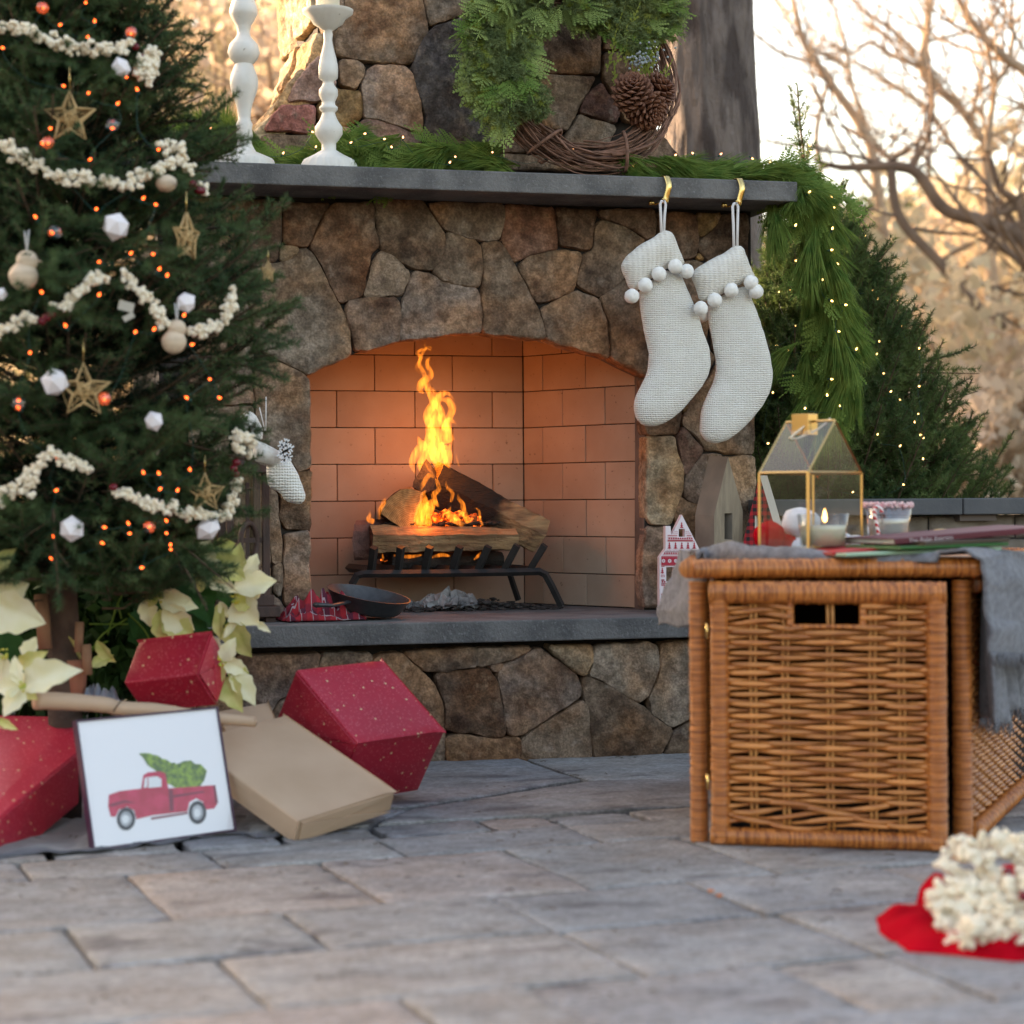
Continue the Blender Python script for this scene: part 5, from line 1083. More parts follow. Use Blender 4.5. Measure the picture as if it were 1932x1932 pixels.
def hook(label, u0, u1):
    top = on_y(u0, 338, YM); k = on_y(u1, 385, YM); x = top.x; x1 = k.x; zb = mb_; zt_ = ZM
    P = [(x, YM + .06, zt_ + .003), (x, YM + .005, zt_ + .003), (x + .002, YM - .008, zt_ - .006), ((x + x1) / 2 + .008, YM - .016, (zt_ + zb) / 2), (x1 + .004, YM - .012, zb - .008), (x1, YM - .018, zb - .022), (x1 - .004, YM - .03, zb - .020), (x1 - .006, YM - .034, zb - .008)]
    m = MB(); P = catmull(P, 4); vs = []; w = .0085
    for p in P: vs += [p + Vector((-w, 0, 0)), p + Vector((w, 0, 0))]
    m.add(vs, [(2 * i, 2 * i + 1, 2 * i + 3, 2 * i + 2) for i in range(len(P) - 1)]); t = thing('stocking_hook', (x1, YM, zb), label, 'hook', 'brass stocking hooks on the mantel')
    o = m.build('strap', M_brass, t); s = o.modifiers.new('th', 'SOLIDIFY'); s.thickness = .002
    m = MB(); m.tube([(x1, YM - .012, zb - .014), (x1 - .012, YM + .03, zb - .016), (x1 - .02, YM + .055, zb - .014)], .003, n=8); m.build('arm', M_brass, t)
    m = MB(); m.ico((x1 - .022, YM + .05, zb - .010), .0085, sub=2, sc=(.7, 1, 1)); m.ico((x1 - .017, YM + .045, zb - .010), .006, sub=2); m.build('knob', M_brass, t)
hook('brass hook holding the left cream stocking to the mantel edge', 1256, 1251); hook('brass hook holding the right cream stocking near the mantel corner', 1394, 1389)
# small stocking with wooden snowflake at the left jamb
y = 5.80; s3 = thing('small_stocking', tuple(on_y(530, 930, y)), 'small white knitted stocking with fluffy cuff and snowflake, hanging left of the firebox', 'stocking')
puff(s3, 'knitted_foot', 'L 330,480 500,455 560,560 610,690 622,735 600,780 560,800 470,770 420,700 340,660 315,520', y, .028, knit('chunky_white_knit', (0.88, 0.85, 0.80), (0.82, 0.79, 0.72), 38), 5)
M_fur = mat('fluffy_fleece', (0.84, 0.80, 0.74), (0.74, 0.69, 0.62), scale=60, rough=1, bump=1.0, bscale=160, bdist=.004, sheen=.8)
puff(s3, 'fleece_cuff', 'L 212,330 260,310 420,390 448,460 380,495 290,497 225,455', y - .02, .036, M_fur, 6); puff(s3, 'fleece_top', 'L 55,200 180,80 240,110 300,220 290,310 150,330 70,250', y - .01, .03, M_fur, 7)
m = MB(); c = on_y(*px('L', 465, 390), y - .065)
for k in range(6):
    a_ = math.pi * k / 3 + .3; d = Vector((math.cos(a_) * .55, 0, math.sin(a_))); m.box(c + d * .017, (.005, .003, .034), Matrix.Rotation(math.atan2(d.x, d.z), 3, 'Y'))
    for r_ in (.014, .024):
        for sg in (-1, 1):
            a2 = a_ + sg * .9; e = Vector((math.cos(a2) * .6, 0, math.sin(a2))); m.box(c + d * r_ + e * .006, (.004, .003, .014), Matrix.Rotation(math.atan2(e.x, e.z), 3, 'Y'))
m.build('snowflake', mat('white_painted_wood', (.82, .82, .84), rough=.5), s3, smooth=False)
m = MB(); m.tube([on_y(*px('L', 320, -20), y), on_y(*px('L', 318, 240), y)], .0016, n=5); m.tube([on_y(*px('L', 270, 60), y), on_y(*px('L', 312, 240), y)], .0016, n=5); m.build('ribbon', M_cord, s3)
# ================================================================== HOUSE-SHAPED ORNAMENTS
def board(name, parts_label, s, holes, y, th, mats, label, cat, rot=None, group='house-shaped wooden ornaments on the hearth'):
    P3 = [on_y(u, v, y) for u, v in pxs(s)]; n = len(P3); t = thing(name, (P3[0].x, y, ZH), label, cat, group)
    Hs = [[on_y(u, v, y) for u, v in pxs(h)] for h in holes]
    polys = [P3] + Hs; tr_ = geometry.tessellate_polygon(polys); flat = [p for q in polys for p in q]; nn = len(flat); off = Vector((0, th, 0)) if rot is None else rot
    m = MB(); m.add(flat + [p + off for p in flat], [tuple(x) for x in tr_], 0); m.m = [0] * len(m.f)
    b0 = m.n; base = 0
    fs = [tuple(i + nn for i in x[::-1]) for x in tr_]; m.f += fs; m.m += [1] * len(fs)
    for q in polys:
        k = len(q)
        for i in range(k): m.f.append((base + i, base + (i + 1) % k, base + (i + 1) % k + nn, base + i + nn)); m.m.append(1)
        base += k
    m.build('panel', mats, t, smooth=False); return t
M_gw = mat('weathered_wood', (0.30, 0.235, 0.165), (0.22, 0.17, 0.12), scale=12, rough=.7, bump=.2, bscale=40, stretch=(8, 8, 1)); M_gws = mat('weathered_wood_edge', (0.24, 0.20, 0.16), (0.17, 0.145, 0.12), scale=12, rough=.8)
yh = 5.98
board('wooden_house', '', 'J 793,795 903,1200 905,1920 687,1920 687,1240', ['J 765,1222 825,1222 825,1420 765,1420'], yh, .05, [M_gw, M_gws], 'plain wood house cut-out with a steep gable beside the fireplace, behind the wicker trunk', 'ornament', rot=Vector((-.048 + .012, .065, .004)))
M_buff = plaid('buffalo_check', (0.36, 0.012, 0.018), (0.012, 0.010, 0.012), None, 46)
board('plaid_house', '', 'J 1030,935 1085,1120 1160,1380 1160,1920 905,1920 910,1420', ['J 995,1240 1060,1240 1060,1335 995,1335'], yh - .03, .03, [M_buff, mat('pale_edge', (.55, .48, .42), rough=.8)], 'house cut-out covered in red and black checks, just left of the gold lantern', 'ornament', rot=Vector((.045, .05, 0)))
M_nord = mat('white_print', (.72, .62, .65), rough=.6); M_nr = mat('red_print', (.42, .015, .04), rough=.6)
yn = 5.90; nh = board('patterned_house', '', 'J 443,1233 600,1540 600,1975 275,1975 275,1555 320,1490 320,1318 358,1318 362,1385 375,1372', ['J 420,1340 466,1340 466,1400 420,1400', 'J 325,1628 388,1628 388,1738 325,1738', 'J 325,1778 388,1778 388,1900 325,1900'], yn, .02, [M_nord, M_nord], 'red and white house cut-out printed with trees and snow stars, right jamb of the fireplace', 'ornament')
def inh(x, y_):
    if 415 < x < 470 and 1335 < y_ < 1405: return False
    if 320 < x < 393 and (1622 < y_ < 1742 or 1772 < y_ < 1905): return False
    l = 275 if y_ > 1555 else (320 if y_ > 1380 else 375 - (0)); 
    if y_ < 1490: l = 443 - (y_ - 1233) * .52 if y_ < 1385 else 322
    elif y_ < 1555: l = 320 - (y_ - 1490) * .7
    r_ = min(600, 443 + (y_ - 1233) * .51); return l + 3 < x < r_ - 3
m = MB(); hn = lambda x, y_, d=.0015: on_y(*px('J', x, y_), yn - d)
def pr(pts): 
    if all(inh(*p) for p in pts): k = m.n; m.add([hn(*p) for p in pts], [tuple(range(len(pts)))])
def trow(y0, s=1.0, ph=0):
    for x in range(282 + ph, 600, 47):
        for j in range(3): pr([(x, y0 + 14 * j * s), (x + (6 + 4 * j) * s, y0 + (16 + 14 * j) * s), (x - (6 + 4 * j) * s, y0 + (16 + 14 * j) * s)])
        pr([(x - 2, y0 + 44 * s), (x + 2, y0 + 44 * s), (x + 2, y0 + 50 * s), (x - 2, y0 + 50 * s)])
def line(y0, h=5):
    x = 276
    while x < 600: pr([(x, y0), (x + 12, y0), (x + 12, y0 + h), (x, y0 + h)]); x += 12
def dots(y0, st=12, r_=4):
    x = 280
    while x < 600: pr([(x - r_, y0), (x, y0 - r_), (x + r_, y0), (x, y0 + r_)]); x += st
def chain(y0):
    line(y0 - 12, 3); line(y0 + 10, 3); x = 280
    while x < 600: pr([(x - 6, y0), (x - 4, y0 - 6), (x + 4, y0 - 6), (x + 6, y0), (x + 5, y0 + 6), (x - 5, y0 + 6)]); x += 17
trow(1286, 1.05, 19); dots(1360, 14); dots(1372, 14); line(1386); chain(1412); trow(1438, 1.15, 20); dots(1500, 11, 3); chain(1524)
line(1545, 5); line(1552, 12); line(1604, 10); line(1426, 4); line(1432, 3); dots(1508, 11, 3); line(1512, 3); line(1616, 3); dots(1695, 10, 4); line(1728, 4); line(1750, 5); line(1766, 3); line(1845, 4); line(1868, 6); dots(1832, 9, 4); line(1908, 12); line(1925, 12); line(1944, 14)
for yy in (1564, 1572, 1580, 1588, 1596): line(yy, 8)
line(1620); trow(1630, 1.0, 14); dots(1688, 10, 3); dots(1702, 10, 3); line(1722); chain(1740); line(1760); trow(1768, 1.1, 30); dots(1836, 10, 3); chain(1858); line(1880, 30); line(1915, 10)
m.build('red_print', M_nr, nh, smooth=False)
m = MB(); hn2 = hn
for x in range(304, 600, 47):
    for a_ in range(8):
        d = Vector((math.cos(a_ * .785), math.sin(a_ * .785))); e = Vector((-d.y, d.x)); pts = [(x + d.x * 3, 1582 + d.y * 3), (x + d.x * 9 + e.x * 4, 1582 + d.y * 9 + e.y * 4), (x + d.x * 17, 1582 + d.y * 17), (x + d.x * 9 - e.x * 4, 1582 + d.y * 9 - e.y * 4)]
        if all(inh(*p) for p in pts): m.add([on_y(*px('J', *p), yn - .003) for p in pts], [(0, 1, 2, 3)])
m.build('snow_star_print', M_nord, nh, smooth=False)
# ================================================================== TREE DECORATIONS
def surf(u, v, k=.97, dz=0):
    "point on the visible surface of the left tree's crown"
    z = ZT
    for _ in range(3):
        p = at(u, v, z); dx = (p - TB).dot(rt); r = rad_l(p.z) * k; z = ZT - math.sqrt(max(0, r * r - dx * dx)) * .95
    return at(u, v, z + dz)
M_gw2 = mat('gold_raffia', (0.50, 0.31, 0.13), (0.62, 0.42, 0.20), scale=60, rough=.6, bump=.4, bscale=200, bdist=.002)
def star(label, u, v, Rp, turn=0, group='woven straw stars on the decorated tree', dz=0):
    c = surf(u, v, 1.0, -.02 + dz); k = (c - CAM).dot(fw) / F; r = Rp * k; t = thing('star_ornament', tuple(c), label, 'ornament', group)
    ax = rt * math.cos(turn) + fw * math.sin(turn); m = MB(); V_ = []
    for i in range(10):
        a = math.pi / 2 + i * math.pi / 5; q = r if i % 2 == 0 else r * .42; V_.append(c + ax * math.cos(a) * q + EZ * math.sin(a) * q)
    nrm = ax.cross(EZ).normalized() * r * .16
    for sd in (-1, 1):
        pts = [p + nrm * sd * (.2 if i % 2 == 0 else 1) for i, p in enumerate(V_)]; m.tube(pts, r * .05, n=5, closed=True)
        for i in range(5): m.tube([pts[2 * i + 1], pts[(2 * i + 5) % 10]], r * .03, n=4)
    m.build('frame', M_gw2, t)
    m = MB(); rs = np.random.RandomState(int(u)); 
    for i in range(70):
        a, b = rs.randint(0, 10), rs.randint(0, 10); s1, s2 = rs.choice([-1, 1]), rs.choice([-1, 1]); p = c.lerp(V_[a], rs.uniform(.25, .95)); q = c.lerp(V_[b], rs.uniform(.25, .95))
        if abs(a - b) in (1, 2, 9, 8, 5): m.tube([p + nrm * s1 * .8, (p + q) / 2 + nrm * s2, q + nrm * s2 * .8], r * .018, n=3, cap=False)
    m.build('straw_wrap', M_gw2, t); m = MB(); m.tube([V_[0], V_[0] + EZ * r * .9], .0012, n=4); m.build('hanging_thread', M_brass, t)
star('large straw star on the upper left of the decorated tree, above the second popcorn strand', 132, 222, 50); star('straw star beside a white faceted ball, middle left of the decorated tree', 158, 737, 52, .25)
star('smaller straw star over the lowest popcorn strand on the decorated tree', 387, 930, 38, .2); star('straw star turned edge-on at the right side of the tree, below the cranberries', 352, 448, 46, 1.2); star('tiny straw star at the tips of the right branches, in front of the big stone', 506, 513, 21, 1.05)
M_gem = mat('white_porcelain', (.80, .75, .76), (.74, .68, .70), scale=14, rough=.45)
def gem(label, u, v, Rp, seed, sq=1.0):
    c = surf(u, v, 1.0, -.03); k = (c - CAM).dot(fw) / F; r = Rp * k; m = MB(); rr = random.Random(seed)
    q = Matrix.Rotation(rr.uniform(0, 6), 3, 'Z') @ Matrix.Rotation(rr.uniform(-.5, .5), 3, 'X'); v_, f_ = ICO[1]; m.add([c + q @ Vector((p.x * .95, p.y * .95, p.z * sq)) * r * rr.uniform(.92, 1.1) for p in v_], f_)
    m.build('faceted_ball', M_gem, None, smooth=False, label=label, cat='ornament', group='white faceted balls on the decorated tree')
gem('white faceted ball in the middle of the tree, between two popcorn strands', 220, 427, 28, 1); gem('white faceted ball touching the middle left straw star', 104, 721, 29, 2); gem('white faceted ball on the lower left of the tree, like a squat box', 135, 998, 27, 3, .95)
gem('white faceted ball half behind the lowest popcorn strand, above the poinsettias', 392, 997, 28, 4, .8); gem('white faceted ball showing behind needles below the tag, right part of the tree', 351, 570, 20, 5); gem('white faceted ball half hidden by needles above the lower popcorn strand', 290, 795, 20, 6); gem('white faceted ball behind the top popcorn strand of the tree', 228, 128, 20, 7); gem('white faceted ball cut by the left edge beside the wooden bird', 0, 556, 14, 8)
M_pw = mat('pale_wood', (0.62, 0.48, 0.35), (0.52, 0.39, 0.28), scale=20, rough=.55, stretch=(1, 1, 6))
def bird(label, u, v, hp, face=1):
    c = surf(u, v, 1.0, -.03); k = (c - CAM).dot(fw) / F; s = hp * k / 2; m = MB()
    v_, f_ = ICO[3]; pts = []
    for p in v_:
        z = p.z; r = 1.0 if z < 0 else 1 - .35 * z; hd = math.exp(-((z - .95) / .5) ** 2) * .0
        x = p.x * .72 * r; y = p.y * .72 * r; zz = z * .8 - .2; x += face * (.18 if z > .3 else 0) * (z - .3); pts.append(c + (rt * x + fw * y) * s + EZ * zz * s)
    t = thing('bird_ornament', tuple(c), label, 'ornament', 'pale wooden birds on the decorated tree'); m.add(pts, f_); m.build('body', M_pw, t)
    m = MB(); hc = c + rt * face * .18 * s + EZ * s * .45; m.ico(hc, s * .53, sub=3); m.build('head', M_pw, t)
    m = MB(); m.tube([hc + rt * face * s * .44, hc + rt * face * s * .74 - EZ * s * .04], [s * .10, s * .01], n=6); m.build('beak', M_pw, t)
    m = MB(); m.tube([hc + EZ * s * .35, hc + EZ * s * 1.5 + rt * s * .1], .0012, n=4); m.tube([hc + EZ * s * .35, hc + EZ * s * 1.45 - rt * s * .1], .0012, n=4); m.build('ribbon', M_cord, t)
bird('pale wooden bird hanging at the left edge of the tree', 44, 510, 78); bird('pale wooden bird between two popcorn strands at the right of the tree', 328, 635, 66)
gemw = thing('wooden_ornament', tuple(surf(312, 348)), 'pale wooden ball under the second popcorn strand near its right end', 'ornament'); m = MB(); m.ico(surf(314, 346, 1, -.02), .024, sub=2, jit=.04, sc=(1, 1, .8)); m.build('ball', M_pw, gemw)
m = MB(); c = surf(238, 578, 1, -.02); m.box(c, (.032, .001, .02), Matrix.Rotation(.25, 3, 'Y')); m.box(c + EZ * -.022 + rt * .005, (.024, .001, .012), Matrix.Rotation(-.5, 3, 'Y')); m.build('paper_tag', mat('tag_paper', (.42, .38, .32), rough=.8), None, smooth=False, label='small crumpled paper tag hanging between needles, middle of the decorated tree', cat='tag')
# glass bubbles
M_bub = glassmat('glass_bubble', (.93, .93, .97), refl=.13)
for i, (u, v) in enumerate([(80, 15), (247, 62), (90, 270), (212, 236), (104, 438), (35, 760), (197, 752), (281, 994)]):
    m = MB(); m.ico(surf(u, v, 1, -.02), .0155, sub=3)
    m.build('glass_bauble', M_bub, None, label=['clear glass bauble at the very top left of the tree', 'clear glass bauble right of the top popcorn strand', 'clear glass bauble at the lower left point of the large straw star', 'clear glass bauble right of the large straw star', 'clear glass bauble right of the left wooden bird string', 'clear glass bauble at the left edge below the white faceted ball', 'clear glass bauble at the right foot of the middle left straw star', 'clear glass bauble among lights at the bottom of the tree'][i], cat='ornament', group='clear glass baubles on the decorated tree')
# string lights
M_wire = mat('green_wire', (0.01, 0.06, 0.045), rough=.5)
def bulbmat(name, col, s): return emitmat(name, col, s)
def lights(label, pts, mt, r, seed, wire=True, maxd=.35, updown=False, socket=True):
    rs = np.random.RandomState(seed); c = pts[0]; t = thing('string_lights', tuple(c), label, 'string lights', 'strings of small lights')
    proto = None; sp = None; w = MB()
    for p in pts:
        d = Vector((rs.uniform(-1, 1), rs.uniform(-1, 0), rs.uniform(-.5, 1.2))).normalized()
        q = d.to_track_quat('Z', 'Y').to_euler()
        if proto is None:
            m = MB(); m.lathe([(0, -r * 1.2), (r * .75, -r), (r, 0), (r * .6, r * 1.1), (0, r * 1.9)], (0, 0, 0), n=8); proto = m.build('light_bulb', mt, None); off = Vector(proto.location)
            m = MB(); m.lathe([(r * .5, -r * 4.2), (r * .85, -r * 3.8), (r * .95, -r * 1.0), (0, -r * 1.0)], (0, 0, 0), n=7); sp = m.build('bulb_socket', M_wire, None); me1, me2 = proto.data, sp.data
            for o_ in (proto, sp):
                n_ = len(o_.data.vertices); co = np.empty(n_ * 3); o_.data.vertices.foreach_get('co', co); co = co.reshape(-1, 3) + np.array(o_.location); o_.data.vertices.foreach_set('co', co.ravel()); o_.data.update()
            b1, b2 = proto, sp; b1.location = p; b1.rotation_euler = q; b2.location = p; b2.rotation_euler = q; adopt(b1, t); adopt(b2, t)
        else:
            twin(proto, t, p, q); twin(sp, t, p, q)
    P = list(pts); used = [P.pop(0)]
    while P:
        P.sort(key=lambda x: (x - used[-1]).length); used.append(P.pop(0))
    seg = [used[0]]
    def flush(sg):
        if len(sg) > 1:
            cc = []
            for a, b in zip(sg[:-1], sg[1:]):
                mdp = (a + b) / 2 + Vector((rs.uniform(-.02, .02), .02, -(a - b).length * .14)); cc += [a + Vector((0, .012, -.006)), mdp]
            cc.append(sg[-1] + Vector((0, .012, -.006))); w.tube(catmull(cc, 4), r * .28, n=4, cap=False)
    for a in used[1:]:
        if (a - seg[-1]).length > maxd: flush(seg); seg = []
        seg.append(a)
    flush(seg); w.build('wire', M_wire, t); return t
GL = [(485, 15), (535, 120), (340, 140), (245, 45), (495, 210), (740, 190), (15, 270), (360, 485), (500, 525), (775, 505), (665, 585), (712, 435), (285, 725), (240, 810), (272, 808), (635, 725), (895, 845), (508, 900), (740, 1060), (810, 1120), (880, 1155), (545, 1180), (200, 1225), (295, 1315), (740, 1430), (865, 1435), (560, 1480), (945, 1555), (560, 1665), (370, 1840), (1040, 1780), (870, 1860), (765, 1875), (235, 1650), (900, 1520)]
NL = [(170, 60), (1085, 15), (1185, 210), (1055, 315), (105, 330), (103, 370), (590, 325), (1240, 315), (310, 645), (810, 737), (897, 742), (1073, 720), (318, 838), (1003, 838), (905, 830), (303, 1100), (290, 1225), (590, 1047), (725, 1025), (733, 1082), (577, 1135), (940, 1010), (940, 1080), (963, 1145), (965, 1172), (800, 1275), (843, 1045)]
lights('string of warm orange lights wound through the decorated tree on the left', [surf(*px('G', *q), 1.0, -.01) for q in GL] + [surf(*px('N', *q), 1.0, -.01) for q in NL], emitmat('orange_bulb', (1.0, .13, .03), 1.4), .0030, 3, maxd=.28)
RL = [(680, 648), (575, 768), (720, 822), (728, 855), (645, 950), (590, 925), (730, 1000), (1033, 1333), (497, 1403), (643, 1473), (1092, 1465), (610, 1635), (547, 1650), (978, 1632), (1078, 1642), (1107, 1688), (1220, 1698), (640, 1842), (1245, 1843), (1115, 1928), (590, 1222), (970, 1778)]
SL = [(535, 20), (600, 50), (700, 38), (1100, 68), (1340, 35), (1140, 178), (625, 193), (1180, 280), (1340, 250), (1230, 327), (513, 285), (1335, 405), (1315, 453), (1105, 522), (1347, 525), (1363, 542), (485, 573), (1232, 587), (1362, 660), (1250, 805), (965, 848)]
def tsurf(u, v): p = at(u, v, 7.3); dx = abs((p - TR).dot(rt)); r = rad_r(p.z); return at(u, v, 7.35 - math.sqrt(max(0, r * r - dx * dx)) * .97)
M_wb = emitmat('warm_white_bulb', (1.0, .62, .22), 1.6)
lights('string of warm white lights wound through the small tree behind the low wall', [tsurf(*px('R', *q)) for q in RL] + [tsurf(*px('S', *q)) for q in SL], M_wb, .0028, 4, maxd=.32)
TL = [(130, 755), (50, 805), (240, 785), (280, 830), (345, 775), (640, 885), (610, 917), (850, 860), (1305, 845), (1645, 935), (1850, 945), (1885, 875)]
ml = [on_y(*px('T', *q), 6.03) for q in TL] + [on_y(*px('R', *q), 6.02) for q in [(60, 865), (220, 870), (397, 895), (498, 915)]] + [on_y(*px('G', *q), 6.05) for q in [(1190, 725), (1257, 765), (1115, 808), (1600, 865), (1785, 830), (1765, 745)]]
lights('string of small clear lights tucked in the garland along the mantel', ml, emitmat('clear_bulb', (1.0, .45, .22), 1.2), .0028, 5, maxd=.5)
dl_ = [(720, 1085), (845, 1110), (860, 1172), (642, 1272), (850, 1290), (845, 1412), (878, 1490), (793, 1580), (847, 1700), (925, 1722), (885, 1872)]
lights('string of lights in the hanging garland right of the mantel', [on_y(*px('R', *q), 5.90) for q in dl_] + [on_y(*px('S', *q), 5.93) for q in [(985, 40), (845, 210), (820, 300), (890, 360), (695, 375)]], M_wb, .0032, 6, maxd=.3)
# popcorn garlands
M_pop = mat('popcorn', (0.84, 0.75, 0.60), (0.76, 0.57, 0.34), scale=120, rough=.8, sub=.1, mask=(.52, .72), bump=.4, bscale=400, bdist=.002)
M_cran = mat('cranberry', (0.22, 0.008, 0.018), (0.13, 0.005, 0.012), scale=40, rough=.25)
def kernel_template(seed):
    rs = np.random.RandomState(seed); V = []; Fc = []; b = 0; v_, f_ = ICO[1]; v_ = np.array([tuple(p) for p in v_])
    for i in range(6):
        c = rs.randn(3); c /= np.linalg.norm(c); c *= rs.uniform(.35, .62); V.append(v_ * rs.uniform(.38, .62) * (1 + .15 * rs.randn(len(v_), 1)) + c); Fc.append(np.array(f_) + b); b += len(v_)
    return np.vstack(V), np.vstack(Fc)
KT = [kernel_template(i) for i in range(6)]
def popcorn_mesh(name, pts, size, parent, seed, **kw):
    rs = np.random.RandomState(seed); VV = []; FF = []; b = 0
    for p in pts:
        V, Fc = KT[rs.randint(6)]; a = rs.uniform(0, 6.283, 3); q = np.array(Matrix.Rotation(a[0], 3, 'X') @ Matrix.Rotation(a[1], 3, 'Y') @ Matrix.Rotation(a[2], 3, 'Z')); s = size * rs.uniform(.75, 1.25)
        VV.append((V * s) @ q.T + np.array(p)); FF.append(Fc + b); b += len(V)
    return npmesh(name, np.vstack(VV), np.vstack(FF), M_pop, parent, smooth=True, **kw)
def popstrand(label, paths, cran, seed, size=.0090, thick=.0062, k=.975, dz=-.035):
    rs = np.random.RandomState(seed); pts = []; first = None; st_ = MB(); t = None
    for s_ in paths:
        P = catmull([surf(u, v, k, dz) for u, v in pxs(s_)], 10)
        if t is None: t = thing('popcorn_garland', tuple(P[0]), label, 'garland', 'popcorn garlands on the decorated tree')
        acc = 0
        for a, b in zip(P[:-1], P[1:]):
            L = (b - a).length; acc += L
            while acc > .0034: acc -= .0034; q = a.lerp(b, rs.rand()) + Vector(rs.randn(3)) * thick; pts.append(tuple(q))
        st_.tube(P, .0008, n=3, cap=False)
    popcorn_mesh('popcorn', pts, size, t, seed, kind='stuff'); st_.build('string', M_cord, t)
    for u, v in pxs(cran) if cran else []: m = MB(); m.ico(surf(u, v, k, dz), .0095, sub=2, sc=(1, 1, .9)); m.build('cranberry', M_cran, t)
popstrand('top popcorn strand on the decorated tree, ending in cranberries at its right', ['G -60,150 0,165 60,150 110,170 200,200 330,240 500,275 640,275 740,250', 'G 790,400 820,340 870,300 860,400 830,450', 'G 870,300 850,360 760,415'], 'G 765,265 800,325', 1)
popstrand('second popcorn strand from the top, sagging across the tree below the large star', ['G -30,790 0,800 40,825 120,880 220,940 330,1000 420,1015 560,1010 700,1030 850,980 950,930 1020,880 980,820 920,830', 'G 1020,890 1060,930 1085,980', 'G 1150,1040 1165,1080'], 'G 1090,1040 1122,1075 1140,1078', 2)
popstrand('third popcorn strand, with cranberries at the left, rising and falling across the tree', ['G -20,1890 0,1880 100,1820 205,1790', 'G 320,1740 430,1680 480,1600 540,1565 600,1575', 'G 680,1560 760,1610 840,1690 890,1780 930,1840', 'G 1060,1870 1150,1870 1240,1830 1290,1740 1315,1640'], 'G 235,1815 262,1795 290,1775', 3)
popstrand('lowest popcorn strand, hanging in a deep curve over the poinsettias', ['N -20,900 0,890 60,830 150,830 170,750 230,710 270,640 310,635 400,680 470,690 520,740', 'N 655,830 740,870 860,920 980,940 1080,970 1180,990 1260,980 1300,900 1340,810 1340,775', 'N 1345,640 1350,560 1330,520', 'N 1400,650 1410,560 1370,530'], 'N 640,820 1335,680 1318,715 1330,745', 4)
# ================================================================== POINSETTIAS
M_br = leafmat('cream_bract', (0.74, 0.69, 0.42), (0.80, 0.76, 0.56), scale=22, transl=.2); M_br2 = leafmat('yellow_green_bract', (0.46, 0.48, 0.14), (0.66, 0.62, 0.28), scale=22, transl=.2); M_gl = leafmat('dark_green_leaf', (0.02, 0.07, 0.02), (0.035, 0.11, 0.03), scale=22, transl=.2)
def bract(parent, a, b, w, z0, z1, mt, seed, cup=.24, name='bract'):
    A = at(a[0], a[1], z0); B = at(b[0], b[1], z1); d = B - A; L = d.length; d.normalize(); rr = random.Random(seed)
    side = d.cross(-fw).normalized(); side = (side + fw * rr.uniform(-.45, .45)).normalized(); nn = side.cross(d).normalized()
    if nn.dot(fw) > 0: nn = -nn
    W = 1.08 * w * (z0 / F); n = 16; k = 6; vs = []; fs = []; bend = rr.uniform(.03, .14); tw = rr.uniform(-.3, .3)
    for i in range(n + 1):
        t_ = i / n; prof = 2.15 * (t_ ** .72) * max(0, 1 - t_) ** 1.12; prof *= (1 + .10 * math.sin(t_ * 21 + seed) * (t_ > .2)); prof = max(prof, .02 * (1 - t_)); c = A + d * L * t_ + nn * (math.sin(t_ * math.pi) * bend * L) - EZ * (t_ ** 3 * .03 * L)
        s2 = (side * math.cos(tw * t_) + nn * math.sin(tw * t_))
        for j in range(-k, k + 1):
            x = j / k; rip = math.sin(t_ * 34 - abs(x) * 5) * .010 * L * abs(x) ** .5 * (1 - t_) + math.sin(t_ * 9 + x * 3 + seed) * .025 * L * abs(x); vs.append(c + s2 * (x * prof * W / 2) + nn * (abs(x) ** 1.2 * cup * W * prof + rip))
    m_ = 2 * k + 1
    for i in range(n):
        for j in range(2 * k): q = i * m_ + j; fs.append((q, q + 1, q + m_ + 1, q + m_))
    m = MB(); m.add(vs, fs); return m.build(name, mt, parent)
M_cy = mat('yellow_cyathia', (0.62, 0.45, 0.05), (0.35, 0.45, 0.08), scale=90, rough=.5)
bs = [0]
def head(parent, cr, c, tips, z, mts=None, green=False):
    cu, cv = px(cr, *c)
    for i, tp in enumerate(tips):
        x, y, w = tp[:3]; bx, by = (tp[3], tp[4]) if len(tp) > 3 else c; bs[0] += 1
        mt = M_gl if (len(tp) > 5 and tp[5] == 'g') else (M_br2 if bs[0] % 4 == 0 or (len(tp) > 5) else M_br)
        bract(parent, px(cr, bx, by), px(cr, x, y), w, z - .004 * i, z - .03 + .05 * ((bs[0] * 7) % 5) / 5, mt, bs[0])
    m = MB(); rs = np.random.RandomState(int(cu))
    if not green:
        for k in range(12): m.ico(at(cu + rs.uniform(-9, 9), cv + rs.uniform(-9, 9), z - .035), rs.uniform(.0025, .0042), sub=1)
        m.build('flower_centre', M_cy, parent)
zp = 5.02
pa_ = thing('poinsettia', tuple(at(420, 1500, zp + .1)), 'cream poinsettia with many blooms in front of the wooden lantern, right of the tree trunk', 'plant')
bract(pa_, px('P', 560, 470), px('P', 785, 900), 110, zp + .06, zp, M_gl, 90, name='leaf'); bract(pa_, px('P', 800, 560), px('P', 1000, 640), 50, zp + .05, zp, M_gl, 91, name='leaf'); bract(pa_, px('P', 560, 760), px('P', 750, 980), 90, zp + .08, zp, M_gl, 92, name='leaf')
for i, (a, b, w) in enumerate([((300, 800), (250, 1120), 80), ((60, 900), (230, 1130), 70), ((450, 600), (300, 900), 90), ((900, 500), (960, 760), 70), ((150, 780), (60, 1050), 70), ((980, 300), (1110, 320), 30)]): bract(pa_, px('P', *a), px('P', *b), w, zp + .12, zp + .08, M_gl, 93 + i, name='leaf')
